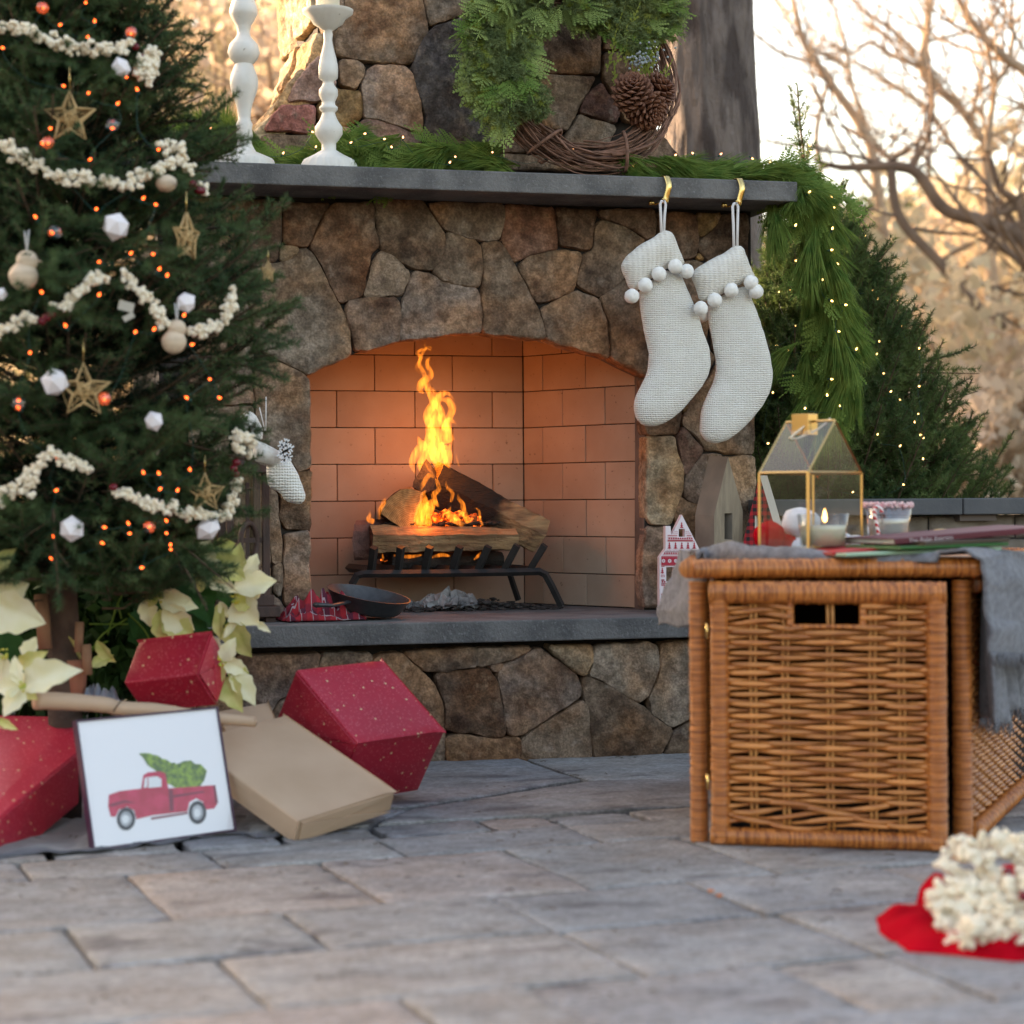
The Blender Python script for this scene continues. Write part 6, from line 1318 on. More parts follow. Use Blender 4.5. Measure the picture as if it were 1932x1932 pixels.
head(pa_, 'P', (700, 320), [(560, 90, 70), (480, 250, 60), (770, 110, 80), (1000, 140, 55, 800, 240), (1045, 130, 50, 1000, 420, 1), (1205, 235, 42, 1090, 430), (1385, 485, 75, 980, 560), (1095, 480, 85, 760, 300), (680, 595, 48, 660, 370, 1), (1015, 600, 60, 700, 370), (950, 520, 60, 640, 250)], zp)
head(pa_, 'P', (280, 650), [(115, 560, 50), (440, 480, 70, 290, 600), (210, 920, 55, 150, 680), (590, 650, 70), (620, 1010, 80, 330, 820, 1), (370, 1095, 60, 300, 760, 1), (660, 740, 60, 300, 690), (620, 950, 80, 330, 730), (190, 740, 30)], zp - .02)
head(pa_, 'P', (1000, 660), [(1265, 550, 38, 1130, 680), (1155, 1195, 95, 960, 850, 1), (1225, 905, 100, 1040, 640), (860, 1045, 42, 860, 700, 1), (1330, 975, 22, 1205, 890), (960, 850, 30, 850, 690), (1040, 800, 22, 890, 1030), (1190, 700, 60, 980, 700)], zp + .03)
head(pa_, 'P', (880, 1240), [(740, 985, 45, 830, 1150), (1070, 1715, 72, 900, 1400, 1), (1190, 1655, 62, 960, 1330), (1135, 1470, 50, 930, 1290), (850, 1470, 40, 860, 1280, 1), (1125, 1335, 48), (1005, 1010, 48)], zp - .08)
pb_ = thing('poinsettia', tuple(at(20, 1500, 4.7)), 'large cream poinsettia at the left edge, resting over the big red gift', 'plant')
zq = 4.62
head(pb_, 'Q', (20, 1180), [(155, 185, 60, -40, 420), (275, 515, 85, -60, 640), (430, 880, 120, -60, 700), (340, 1010, 50, 250, 1240), (455, 1140, 50, 180, 1300), (10, 1500, 60), (-60, 1300, 60)], zq + .06)
head(pb_, 'Q', (200, 1480), [(770, 1310, 95), (350, 1600, 40), (30, 1755, 60), (-30, 1500, 70), (140, 1180, 40), (170, 1880, 26, -30, 1780)], zq - .05)
for i, (a, b, w) in enumerate([((0, 1000), (300, 1300), 80), ((-60, 900), (200, 1500), 100), ((600, 1000), (760, 1250), 40), ((850, 1300), (1060, 1180), 40), ((900, 1050), (1080, 1250), 44)]): bract(pb_, px('Q', *a), px('Q', *b), w, zq + .3, zq + .33, M_gl if i < 2 else M_br2, 120 + i, name='leaf')
M_gs = leafmat('green_stem', (0.10, 0.20, 0.03), (0.16, 0.26, 0.05), scale=20); m = MB()
for s_ in ('Q 1000,1000 1100,700 1160,600', 'Q 860,1150 950,1000 1180,850', 'Q 820,1130 1000,1060', 'Q 1130,850 1090,700', 'P 0,800 150,950 240,1120', 'P 880,860 930,960 1000,1050', 'Q 830,900 1190,900'): P = catmull([at(u, v, zp + .05) for u, v in pxs(s_)], 5); m.tube(P, .0024, n=5)
m.build('stem', M_gs, pa_, kind='stuff')
# ================================================================== GIFTS
def giftpaper(name, base, dot, gold):
    m = mat(name, base, tuple(c * .85 for c in base), scale=4, rough=.38, spec=.45, bump=.05, bscale=20); N = m.node_tree.nodes; L = m.node_tree.links; b = N['Principled BSDF']; tc = N['Texture Coordinate']; src = b.inputs['Base Color'].links[0].from_socket
    for sc, th, cc in ((130, .24, dot), (38, .12, gold)):
        vo = N.new('ShaderNodeTexVoronoi'); vo.inputs['Scale'].default_value = sc; vo.inputs['Randomness'].default_value = .85; L.new(tc.outputs['Object'], vo.inputs['Vector']); lt = N.new('ShaderNodeMath'); lt.operation = 'LESS_THAN'; lt.inputs[1].default_value = th; L.new(vo.outputs['Distance'], lt.inputs[0])
        if sc > 100: h = N.new('ShaderNodeMath'); h.operation = 'MULTIPLY'; h.inputs[1].default_value = .5; L.new(lt.outputs[0], h.inputs[0]); o_ = h.outputs[0]
        else: o_ = lt.outputs[0]
        mx = N.new('ShaderNodeMix'); mx.data_type = 'RGBA'; L.new(o_, mx.inputs[0]); L.new(src, mx.inputs[6]); mx.inputs[7].default_value = (*cc, 1); src = mx.outputs[2]
    L.new(src, b.inputs['Base Color']); return m
M_red = giftpaper('red_gift_paper', (0.46, 0.020, 0.045), (0.72, 0.20, 0.22), (0.66, 0.46, 0.26)); M_kraft = mat('kraft_paper', (0.52, 0.355, 0.245), (0.47, 0.315, 0.21), scale=6, rough=.6, bump=.12, bscale=14, bdist=.004)
def orthobox(P0, A, B, C, z0):
    "near corner and its three neighbours as pixels -> box corner + three orthogonal edge vectors"
    k = z0 / F; a = Vector((A[0] - P0[0], -(A[1] - P0[1]))) * k; b = Vector((B[0] - P0[0], -(B[1] - P0[1]))) * k; c = Vector((C[0] - P0[0], -(C[1] - P0[1]))) * k
    ab, ac, bc = -a.dot(b), -a.dot(c), -b.dot(c); za = math.sqrt(abs(ab * ac / bc)); zb = ab / za; zc = ac / za
    f_ = lambda q, z: rt3 * q.x + up3 * q.y + fw2 * z
    return at(P0[0], P0[1], z0), f_(a, za), f_(b, zb), f_(c, zc)
def gift(label, P0, A, B, C, z0, mt, flap=None, group='wrapped gifts under the decorated tree'):
    o, a, b, c = orthobox(P0, A, B, C, z0); t = thing('gift_box', tuple(o + (a + b) / 2 + c), label, 'gift', group)
    m = MB(); n = 8
    def grid(p, e1, e2, nr, amp=.0016):
        vs = [p + e1 * (i / n) + e2 * (j / n) + nr * (amp * math.sin(math.pi * i / n) * math.sin(math.pi * j / n) * (1.2 + 2 * noise.noise(Vector((i * .6, j * .6, P0[0]))))) for i in range(n + 1) for j in range(n + 1)]
        m.add(vs, [(i * (n + 1) + j, i * (n + 1) + j + 1, (i + 1) * (n + 1) + j + 1, (i + 1) * (n + 1) + j) for i in range(n) for j in range(n)])
    na, nb, nc = a.normalized(), b.normalized(), c.normalized()
    grid(o, a, b, -nc); grid(o, a, c, -nb); grid(o, b, c, -na); grid(o + c, a, b, nc); grid(o + b, a, c, nb); grid(o + a, b, c, na)
    bm = m.build('paper_wrap', mt, t); md = bm.modifiers.new('w', 'WELD'); md.merge_threshold = .0005; md2 = bm.modifiers.new('bev', 'BEVEL'); md2.width = .004; md2.segments = 3; md2.limit_method = 'ANGLE'; md2.angle_limit = R(50)
    if flap:
        e1, e2, nr = {'b': (b, c, -na), 'a': (a, c, -nb)}[flap]; m = MB(); q = nr * .0035
        m.add([o + nr * .0025 + e1 * .02 + e2 * .02, o + q + e1 * .5 + e2 * .46, o + q + e1 * .98 + e2 * .02], [(0, 1, 2)]); m.add([o + q * .8 + e1 * .02 + e2 * .98, o + q * .9 + e1 * .5 + e2 * .42, o + q * .8 + e1 * .98 + e2 * .98], [(0, 1, 2)])
        m.add([o + q * .6 + e1 * .02 + e2 * .03, o + q * .7 + e1 * .48 + e2 * .5, o + q * .6 + e1 * .02 + e2 * .97], [(0, 1, 2)])
        f_ = m.build('folded_flap', mt, t, smooth=False); s = f_.modifiers.new('th', 'SOLIDIFY'); s.thickness = .0028
    return t
gift('red gift box tipped onto its edge at the right of the pile, top facing up', (676.8, 1404.3), (834, 1395.5), (545.7, 1273.2), (622.5, 1528), 4.97, M_red, 'b')
gift('flat brown kraft paper box in front of the tipped red gift', (564.5, 1551), (735, 1519), (324, 1418), (554.5, 1591), 4.60, M_kraft, 'a')
gift('red gift box leaning at the back, below the poinsettia blooms', (372, 1272), (388, 1197), (224, 1292), (399, 1332), 4.82, M_red, 'a')
gift('pale kraft box mostly hidden between the framed picture and the tipped red gift', (440, 1420), (535, 1405), (395, 1352), (438, 1500), 4.95, M_kraft)
t = thing('gift_box', tuple(gnd(60, 1560)), 'big red gift box at the left edge, left of the framed picture', 'gift', 'wrapped gifts under the decorated tree')
tb = [at(-330, 1640, 4.30), at(-100, 1626, 4.30), at(147, 1420, 4.78), at(-120, 1425, 4.95)]; tb2 = [at(-230, 1350, 5.05), at(142, 1352, 4.95)]
m = MB(); T4 = [at(-330, 1560, 4.32), at(-95, 1622, 4.30), at(148, 1420, 4.80), at(142, 1351, 4.98), at(-200, 1345, 5.0)]; Bt = [at(-330, 1760, 4.35), at(-100, 1728, 4.33), at(148, 1518, 4.84), at(142, 1480, 5.05), at(-200, 1470, 5.1)]
m.add(T4 + Bt, [(0, 1, 2, 3, 4), (9, 8, 7, 6, 5), (0, 5, 6, 1), (1, 6, 7, 2), (2, 7, 8, 3), (3, 8, 9, 4), (4, 9, 5, 0)]); m.build('paper_wrap', M_red, t, smooth=False, bevel=.006)
m = MB(); P = catmull([at(66, 1321, 4.60), at(130, 1324, 4.64), at(200, 1330, 4.68), at(225, 1336, 4.69), at(300, 1340, 4.72), at(380, 1352, 4.76), at(480, 1362, 4.85)], 6)
m.tube(P, [.0200 + .0012 * noise.noise(Vector((i * .5, 0, 0))) - .00022 * i for i in range(len(P))], n=22); o_ = m.build('paper_roll', M_kraft, None, label='long roll of brown kraft paper lying behind the framed picture', cat='wrapping paper'); 
for i in range(10): pass
m = MB(); c0 = at(228, 1322, 4.66); m.tube([at(232, 1318, 4.668), at(222, 1330, 4.664), at(214, 1342, 4.664)], .0016, n=4); m.build('crease_shade_line', M_soot, o_)  # near-black tube draws in the shade of the paper's crease
# fabric tree skirt
M_skirt = mat('grey_skirt_fabric', (0.11, 0.105, 0.12), (0.07, 0.07, 0.085), scale=30, rough=.9, sheen=.3)
m = MB(); vs = []; fs = []; n = 60; k = 14
fr_ = catmull([gnd(u, v) for u, v in [(-140, 1640), (30, 1617), (120, 1612), (200, 1606), (260, 1600), (330, 1592), (400, 1580), (450, 1576), (490, 1585), (530, 1578)]], 7); n = len(fr_) - 1
for i, p in enumerate(fr_):
    for j in range(k + 1):
        q = p + fw * (j * .05); w = abs(noise.noise(Vector((i * .22, j * .5, 2)))) * .022 + .004 * math.sin(i * .7 + j); vs.append(q + EZ * (max(.002, w if j else .004 + max(0, w * .5))) + fw * (.006 * math.sin(i * .9) if j == 0 else 0))
for i in range(n):
    for j in range(k): a = i * (k + 1) + j; fs.append((a, a + k + 1, a + k + 2, a + 1))
m.add(vs, fs); o = m.build('tree_skirt', M_skirt, None, label='crumpled grey fabric skirt spread on the paving under the gifts', cat='tree skirt'); o.modifiers.new('t', 'SOLIDIFY').thickness = .003
c = at(190, 1312, 4.95); cloth('cloth', c - EZ * .03, .05, .04, .06, mat('blue_grey_fabric', (.20, .22, .28), rough=.9, sheen=.3), 'bit of blue grey fabric bunched beside the upper red gift', 'cloth', 9.1, n=18)
# ================================================================== FRAMED PICTURE OF A TRUCK
fb = [(178.5, 1600.8), (442.8, 1570)]; c0 = gnd(*fb[0], .006); c1 = gnd(*fb[1], .006); ex_ = (c1 - c0); wF = ex_.length; ex_.normalize(); ez_ = (EZ * math.cos(R(11)) + ex_.cross(-EZ).normalized() * 0); bk_ = Vector((-ex_.y, ex_.x, 0)).normalized()
if bk_.dot(fw) < 0: bk_ = -bk_
tl = at(145.7, 1362.6, (c0 - CAM).dot(fw) + .05); hF = (tl - c0).length; ez_ = (tl - c0).normalized(); ex_ = (ex_ - ez_ * ex_.dot(ez_)).normalized(); nn_ = ex_.cross(ez_).normalized()
if nn_.dot(fw) > 0: nn_ = -nn_
pf = thing('framed_picture', tuple(c0), 'small framed drawing of a red truck carrying a tree, leaning on the gifts', 'picture')
def pc(x, y, d=0): return c0 + ex_ * x + ez_ * y + nn_ * d
HC = [(265, 1255), (1475, 1115), (1330, 95), (115, 165)]
def hinv(x, y):
    s, t_ = .5, .5
    for _ in range(25):
        X = (HC[0][0] * (1 - s) + HC[1][0] * s) * (1 - t_) + (HC[3][0] * (1 - s) + HC[2][0] * s) * t_; Y = (HC[0][1] * (1 - s) + HC[1][1] * s) * (1 - t_) + (HC[3][1] * (1 - s) + HC[2][1] * s) * t_
        s += (x - X) / 1215 * .9; t_ -= (y - Y) / 1050 * .9; s += (y - Y) * 0
    return s * wF, t_ * hF
m = MB(); e = .004
for x0, x1, y0, y1 in ((-e, 0, -e, hF + e), (wF, wF + e, -e, hF + e), (0, wF, -e, 0), (0, wF, hF, hF + e)):
    m.hexa([pc(x0, y0, -.016), pc(x1, y0, -.016), pc(x1, y0, .003), pc(x0, y0, .003)], [pc(x0, y1, -.016), pc(x1, y1, -.016), pc(x1, y1, .003), pc(x0, y1, .003)])
m.build('frame', mat('dark_plum_frame', (.05, .015, .04), rough=.4), pf, smooth=False)
m = MB(); m.hexa([pc(0, 0, -.012), pc(wF, 0, -.012), pc(wF, 0, -.002), pc(0, 0, -.002)], [pc(0, hF, -.012), pc(wF, hF, -.012), pc(wF, hF, -.002), pc(0, hF, -.002)]); m.build('picture_paper', mat('picture_paper', (.80, .79, .81), rough=.6), pf, smooth=False)
def pmat(n_, c, c2=None, sc=60): return mat(n_, c, c2, scale=sc, rough=.7, mask=(.4, .6))
m_dr = pmat('painted_red', (.46, .003, .035), (.58, .015, .07), 30); m_dk = pmat('painted_dark', (.02, .015, .02)); m_gy = pmat('painted_grey', (.45, .46, .48), (.30, .31, .33)); m_wt = pmat('painted_white', (.70, .71, .72)); m_gn = pmat('painted_green', (.06, .12, .01), (.22, .34, .02), 90); m_dkr = pmat('painted_dark_red', (.20, .005, .03)); 
def art(name, polys, mt, d):
    m = MB()
    for pl in polys:
        P = [pc(*hinv(x, y), d) for x, y in pl]; t_ = geometry.tessellate_polygon([P]); m.add(P, [tuple(q) for q in t_])
    m.build(name, mt, pf, smooth=False)
def ell(cx, cy, rx, ry, n=24): return [(cx + rx * math.cos(6.283 * i / n), cy + ry * math.sin(6.283 * i / n)) for i in range(n)]
rsg = random.Random(3); tree_ = [(640, 455)]; N_ = 22
for i in range(1, N_ + 1): t_ = i / N_; tree_.append((640 + 560 * t_ + rsg.uniform(-10, 10), 455 + 140 * t_ - 20 * math.sin(t_ * 9) - rsg.uniform(-4, 34) * t_))
tree_ += [(1240, 620), (1215, 700), (1180, 745)]
for i in range(N_, 0, -1): t_ = i / N_; tree_.append((645 + 500 * t_ + rsg.uniform(-8, 8), 465 + 310 * (1 - (1 - min(1, t_ * 1.45)) ** 1.3) + rsg.uniform(-10, 10)))
art('drawn_tree', [tree_], m_gn, -.0014)
art('drawn_truck', [[(385, 800), (480, 770), (660, 755), (680, 640), (720, 618), (820, 612), (870, 630), (895, 760), (1310, 742), (1335, 890), (1300, 940), (1210, 948), (1200, 880), (1140, 850), (1080, 880), (1060, 960), (760, 985), (620, 1015), (600, 940), (540, 905), (470, 930), (440, 990), (400, 985), (380, 900)]], m_dr, -.0010)
art('drawn_window', [[(720, 660), (800, 655), (835, 680), (835, 745), (722, 752)], [(690, 670), (712, 655), (712, 745), (680, 750)]], m_wt, -.0006)
art('drawn_shading', [[(895, 760), (935, 775), (940, 950), (905, 955)], [(930, 820), (1200, 790), (1220, 802), (940, 840)], [(740, 1005), (1060, 965), (1065, 980), (745, 1022)], [(1290, 745), (1312, 742), (1335, 890), (1310, 900)], [(390, 880), (520, 850), (620, 880), (520, 872), (400, 905)]], m_dkr, -.0005)
art('drawn_tyre', [ell(1150, 970, 78, 98), ell(530, 1010, 78, 98)], m_dk, -.0004); art('drawn_hub', [ell(1148, 970, 50, 64), ell(528, 1010, 50, 64)], m_gy, -.0002); art('drawn_cap', [ell(1145, 975, 30, 36), ell(524, 1012, 30, 36)], m_wt, .0)
m = MB(); m.add([pc(.001, .001, .0022), pc(wF - .001, .001, .0022), pc(wF - .001, hF - .001, .0022), pc(.001, hF - .001, .0022)], [(0, 1, 2, 3)]); m.build('glass', glassmat('picture_glass', (.99, .99, 1), refl=.045), pf, smooth=False)
# ================================================================== WICKER TRUNK
def wick(name, stretch, c0=(0.57, 0.195, 0.045), c1=(0.25, 0.065, 0.015)):
    m = mat(name, c0, c1, scale=1, detail=4, rough=.33, stretch=stretch, spec=.55, mask=(.44, .60)); return m
M_wx = wick('cane_wrapped_x', (190, 190 * .3, 6)); M_wz = wick('cane_wrapped_z', (6, 6, 200)); M_wv = mat('willow_weaver', col2=(.60, .50, .45), scale=12, rough=.33, spec=.55, objcol=True, stretch=(1, 1, 8), mask=(.42, .60)); M_stk = mat('willow_stake', (0.50, 0.22, 0.06), (0.34, 0.13, 0.035), scale=30, rough=.45)
FL = gnd(1302, 1591); FR = gnd(1836, 1589); bx = (FR - FL).normalized(); byl = (fw * math.cos(R(7)) + rt * math.sin(R(7))); sdir_ = (gnd(1932, 1497) - FR).normalized()
if byl.dot(fw) < 0: byl = -byl
DL = 1.0; BLb = FL + byl * DL; BRb = FR + sdir_ * DL * .98; WB = (FR - FL).length; TOPZ = .600
bk = thing('wicker_trunk', tuple((FL + BRb) / 2), 'honey brown wicker trunk with its front panel ajar, used as a table on the right', 'basket')
def wrapped(name, a, b, r, mt, parent, pitch=.0048, n=10, jit=.05, flat=1.0, amp=.10):
    L = (b - a).length; k = max(2, int(L / pitch)); pts = []; rd = []; rs = np.random.RandomState(int(L * 1000) + len(name))
    for i in range(k):
        rr = r * (1 + rs.uniform(-jit, jit))
        for t_, q in ((0.04, 1 - amp), (.3, 1.02), (.7, 1.02), (.96, 1 - amp)): pts.append(a + (b - a) * ((i + t_) / k)); rd.append(rr * q)
    m = MB(); m.tube(pts, rd, n=n, flat=flat); return m.build(name, mt, parent)
def v3(p, z): return Vector((p.x, p.y, z))
pr_ = .0195
wrapped('corner_post', v3(FL + bx * pr_ + byl * .02, 0), v3(FL + bx * pr_ + byl * .02, .556), pr_, M_wz, bk); wrapped('corner_post', v3(FR - bx * pr_ + byl * .02, 0), v3(FR - bx * pr_ + byl * .02, .556), pr_ * 1.1, M_wz, bk)
wrapped('corner_post', v3(BLb, 0), v3(BLb, .556), pr_, M_wz, bk); wrapped('corner_post', v3(BRb, 0), v3(BRb, .556), pr_, M_wz, bk)
wrapped('side_rail', v3(FR + sdir_ * .04, .02), v3(BRb, .02), .02, wick('cane_wrapped_side', (60, 190, 6)), bk); wrapped('side_rail', v3(FR + sdir_ * .04, .545), v3(BRb, .545), .018, M_wx, bk)
# lid
lz = .583; wrapped('lid_rail', v3(FL + bx * .010 - byl * .012, lz), v3(FR + bx * .006 - byl * .012, lz), .0215, M_wx, bk, pitch=.0056, amp=.07)
m = MB(); m.ico(v3(FR + bx * .004 - byl * .012, lz), .0225, sub=3); m.build('lid_end_knot', M_wz, bk)
wrapped('lid_rail', v3(FL + byl * .01, lz), v3(BLb, lz), .02, M_wx, bk); wrapped('lid_rail', v3(FR + sdir_ * .01, lz), v3(BRb, lz), .02, M_wx, bk); wrapped('lid_rail', v3(BLb, lz), v3(BRb, lz), .02, M_wx, bk)
m = MB(); m.hexa([v3(FL + byl * .01, lz - .01), v3(FR + byl * .01, lz - .01), v3(BRb, lz - .01), v3(BLb, lz - .01)], [v3(FL + byl * .01, lz + .012), v3(FR + byl * .01, lz + .012), v3(BRb, lz + .012), v3(BLb, lz + .012)]); m.build('lid_panel', M_wv, bk, smooth=False, color=(.5, .185, .05))
# near-black sheets colour in the shade inside the trunk
M_in = mat('dark_inside', (.02, .012, .008), rough=1); m = MB(); A_ = [v3(p, .012) for p in (FL + bx * .05 + byl * .05, BLb + bx * .03, BRb, FR + sdir_ * .06 - bx * .03)]; B_ = [v3(p, .56) for p in A_]
m.add(A_ + B_, [(0, 1, 2, 3), (0, 4, 5, 1), (1, 5, 6, 2), (2, 6, 7, 3)]); m.build('dark_inside_sheet', M_in, bk, smooth=False)
# front panel, hinged at the left and slightly open
dA = gnd(1342, 1594); dB = gnd(1788, 1608); dx = (dB - dA).normalized(); dn = Vector((-dx.y, dx.x, 0)); dn = dn if dn.dot(fw) < 0 else -dn; WD = (dB - dA).length
def dp(s, z, d=0): return v3(dA + dx * s, z) + dn * d
zt_ = .560; rb = .0205
wrapped('panel_stile', dp(rb, .006), dp(rb, zt_ - .02), rb, M_wz, bk); wrapped('panel_stile', dp(WD - rb, .006), dp(WD - rb, zt_ - .02), rb * 1.05, M_wz, bk)
wrapped('panel_rail', dp(.0, zt_ - .026), dp(WD, zt_ - .026), .0245, M_wx, bk, pitch=.0050, amp=.06); wrapped('panel_rail', dp(.0, .020), dp(WD, .020), .0195, M_wx, bk, pitch=.0050)
k4 = 4.46 / F; su = lambda u: (u - 1342) / (1788 - 1342) * WD
stakes = [su(1425), su(1487), su(1571), su(1651), su(1705)]; zr = lambda v: .73 - (v - 941) * k4
for s in stakes:
    for o_ in (-.005, .005):
        if s in (stakes[2],) or True:
            m = MB(); top = zt_ - .045; pts = [dp(s + o_ + .0012 * math.sin(z_ * 30), z_) for z_ in np.linspace(.035, top, 16)]; m.tube(pts, .0036, n=7); m.build('stake', M_stk, bk)
x0, x1 = 2 * rb - .006, WD - 2 * rb + .006; hx0, hx1 = su(1500), su(1630); zh0, zh1 = zr(1176), zr(1134); nodes = [x0 - .03] + stakes + [x1 + .03]
def wphase(s):
    for i in range(len(nodes) - 1):
        if nodes[i] <= s <= nodes[i + 1]: return i + (s - nodes[i]) / (nodes[i + 1] - nodes[i])
    return 0
rows_ = 43; rsw = np.random.RandomState(5)
for i in range(rows_):
    z = .045 + (zt_ - .055 - .045) * i / (rows_ - 1); spans = [(x0, x1)]
    if zh0 - .002 < z < zh1 + .004: spans = [(x0, hx0), (hx1, x1)]
    for a, b in spans:
        n = max(8, int((b - a) / .0055)); pts = []; rd = []; ph = rsw.uniform(-.12, .12); dz = rsw.uniform(-.0016, .0016); rr = .0060 * rsw.uniform(.86, 1.14)
        for j in range(n + 1):
            s = a + (b - a) * j / n; w = math.cos(math.pi * (wphase(s) + i % 2 + ph * .3)); w = math.copysign(abs(w) ** .8, w)
            sag = (.006 * math.sin(s * 25 + i) if i < 5 else 0) - (.004 if (i > rows_ - 6 and s < hx0) else 0) * math.sin(s * 40)
            pts.append(dp(s, z + dz + sag + .0012 * math.sin(s * 19 + i * 1.7), w * .0075)); rd.append(rr * (.78 + .26 * w))
        m = MB(); m.tube(pts, rd, n=7); kw = rsw.uniform(.78, 1.12); m.build('weaver', M_wv, bk, color=(.60 * kw, .225 * kw, .06 * kw))
for hx in (hx0 - .004, hx1 + .004): wrapped('handle_binding', dp(hx, zh0 - .004, .002), dp(hx, zt_ - .045, .002), .0085, M_wz, bk)
wrapped('handle_binding', dp(hx0, zh0 - .006, .004), dp(hx1, zh0 - .006, .004), .005, M_wx, bk)
for zz in (zr(1192), zr(1480)): m = MB(); m.tube([dp(-.006, zz - .016), dp(-.006, zz + .016)], [.0035, .0035], n=8); m.build('hinge', M_brass, bk)
# side panel weave (seen below the blanket)
sn = Vector((sdir_.y, -sdir_.x, 0)); sn = sn if sn.dot(rt) > 0 else -sn
for i in range(42):
    z = .045 + .49 * i / 41; pts = [v3(FR + sdir_ * s, z + .001 * math.sin(s * 30 + i)) + sn * (.006 * math.cos(math.pi * (s / .045 + i % 2)) - .012) for s in np.arange(.03, DL * .97, .012)]
    m = MB(); m.tube(pts, .0056, n=5); m.build('side_weaver', M_wv, bk, color=(.5, .185, .05))
m = MB()
for s in np.arange(.05, DL * .95, .045): m.tube([v3(FR + sdir_ * s, .02) - sn * .012, v3(FR + sdir_ * s, .55) - sn * .012], .0035, n=5)
m.build('side_stakes', M_stk, bk)
# ================================================================== BLANKET
M_blk = mat('grey_woven_blanket', (0.20, 0.20, 0.22), (0.12, 0.12, 0.135), scale=70, detail=3, rough=1, bump=.6, bscale=420, bdist=.002, sheen=.15, stretch=(1, 1, 1), speck=(.30, .30, .33, .6), sscale=380)
def loft(fr, bkp, k, seed, amp):
    F1 = catmull(fr, 6); B1 = catmull(bkp, 6); vs = []; fs = []; n = len(F1) - 1
    for i in range(n + 1):
        for j in range(k + 1):
            t_ = j / k; p = F1[i].lerp(B1[i], t_); q = noise.noise_vector(Vector((i * .16 + seed, t_ * 2.2, seed))) * amp; q2 = noise.noise_vector(Vector((i * .5, t_ * 7, seed))) * amp * .25; vs.append(p + q + q2)
    for i in range(n):
        for j in range(k): a = i * (k + 1) + j; fs.append((a, a + k + 1, a + k + 2, a + 1))
    return vs, fs
blt = thing('grey_blanket', tuple(v3((FL + FR) / 2, .6)), 'grey woven throw draped over the wicker trunk, its fringed end hanging at the right', 'blanket')
fr = [at(u, v, z) for u, v, z in [(1325, 1178, 4.75), (1325, 1150, 4.74), (1325, 1105, 4.73), (1322, 1070, 4.72), (1320, 1044, 4.72), (1340, 1027, 4.72), (1400, 1024, 4.64), (1470, 1030, 4.57), (1550, 1043, 4.52), (1640, 1056, 4.50), (1700, 1052, 4.49), (1750, 1040, 4.47), (1790, 1034, 4.46), (1825, 1038, 4.45), (1848, 1052, 4.45), (1860, 1085, 4.45), (1866, 1130, 4.46), (1868, 1180, 4.47), (1870, 1232, 4.48)]]
ends = [at(u, v, z) for u, v, z in [(1238, 1182, 5.1), (1245, 1150, 5.1), (1256, 1105, 5.1), (1276, 1066, 5.08), (1308, 1038, 5.06)]] 
bkp = ends + [v3(p + byl * .45, .604) for p in fr[5:13]] + [at(1960, 1040, 4.85), at(1985, 1075, 4.87), at(2000, 1130, 4.88), at(2005, 1180, 4.9), at(2010, 1215, 4.9), at(2010, 1240, 4.9)]
vs, fs = loft(fr, bkp, 26, 3.0, .016)
for i, p in enumerate(vs):
    # rest on the lid, never through it
    if i % 27 == 0 and p.z > .575 and -.02 < (p - FL).dot(bx) < WB - .08: p.z = .598; continue
    if p.z < .612 and (p - FL).dot(bx) > .01 and (p - FL).dot(bx) < WB - .005 and (p - FL).dot(byl) > .02 and p.z > .56: p.z = .612
m = MB(); m.add(vs, fs); o = m.build('upper_layer', M_blk, blt); o.modifiers.new('t', 'SOLIDIFY').thickness = .006
# lower hanging layer with folds
vs = []; fs = []; n = 44; k = 26
for i in range(n + 1):
    for j in range(k + 1):
        s = .012 + (.62) * i / n; t_ = j / k; zb = .245 + .012 * math.sin(s * 22); z = .60 - (.60 - zb) * t_
        fold = .016 * math.sin(s * 42 + .8 * math.sin(t_ * 3)) * (.35 + .8 * t_) + .010 * math.sin(s * 97 + 1) * t_
        vs.append(v3(FR + sdir_ * s, z) + sn * (.018 + fold + .012 * t_))
for i in range(n):
    for j in range(k): a = i * (k + 1) + j; fs.append((a, a + 1, a + k + 2, a + k + 1))
m = MB(); m.add(vs, fs); o = m.build('lower_layer', M_blk, blt); o.modifiers.new('t', 'SOLIDIFY').thickness = .006
m = MB(); rs = np.random.RandomState(8)
ue = catmull(fr, 6)[-1]; ub = catmull(bkp, 6)[-1]
for i in range(70):
    p = ue.lerp(ub, i / 69) + Vector((0, 0, .004)); q = p + Vector((rs.uniform(-.006, .006), rs.uniform(-.008, .004), -rs.uniform(.022, .036))); m.tube([p, (p + q) / 2 + Vector((rs.uniform(-.003, .003), 0, 0)), q], [.0022, .0020, .0012], n=4)
for i in range(90):
    s = .012 + .62 * i / 89; fold = .016 * math.sin(s * 42 + .8 * math.sin(3)) * 1.15 + .010 * math.sin(s * 97 + 1); p = v3(FR + sdir_ * s, .247 + .012 * math.sin(s * 22)) + sn * (.030 + fold); q = p + Vector((rs.uniform(-.006, .006), rs.uniform(-.005, .005), -rs.uniform(.02, .034))); m.tube([p, q], [.0022, .0012], n=4)
m.build('fringe', M_blk, blt, kind='stuff')
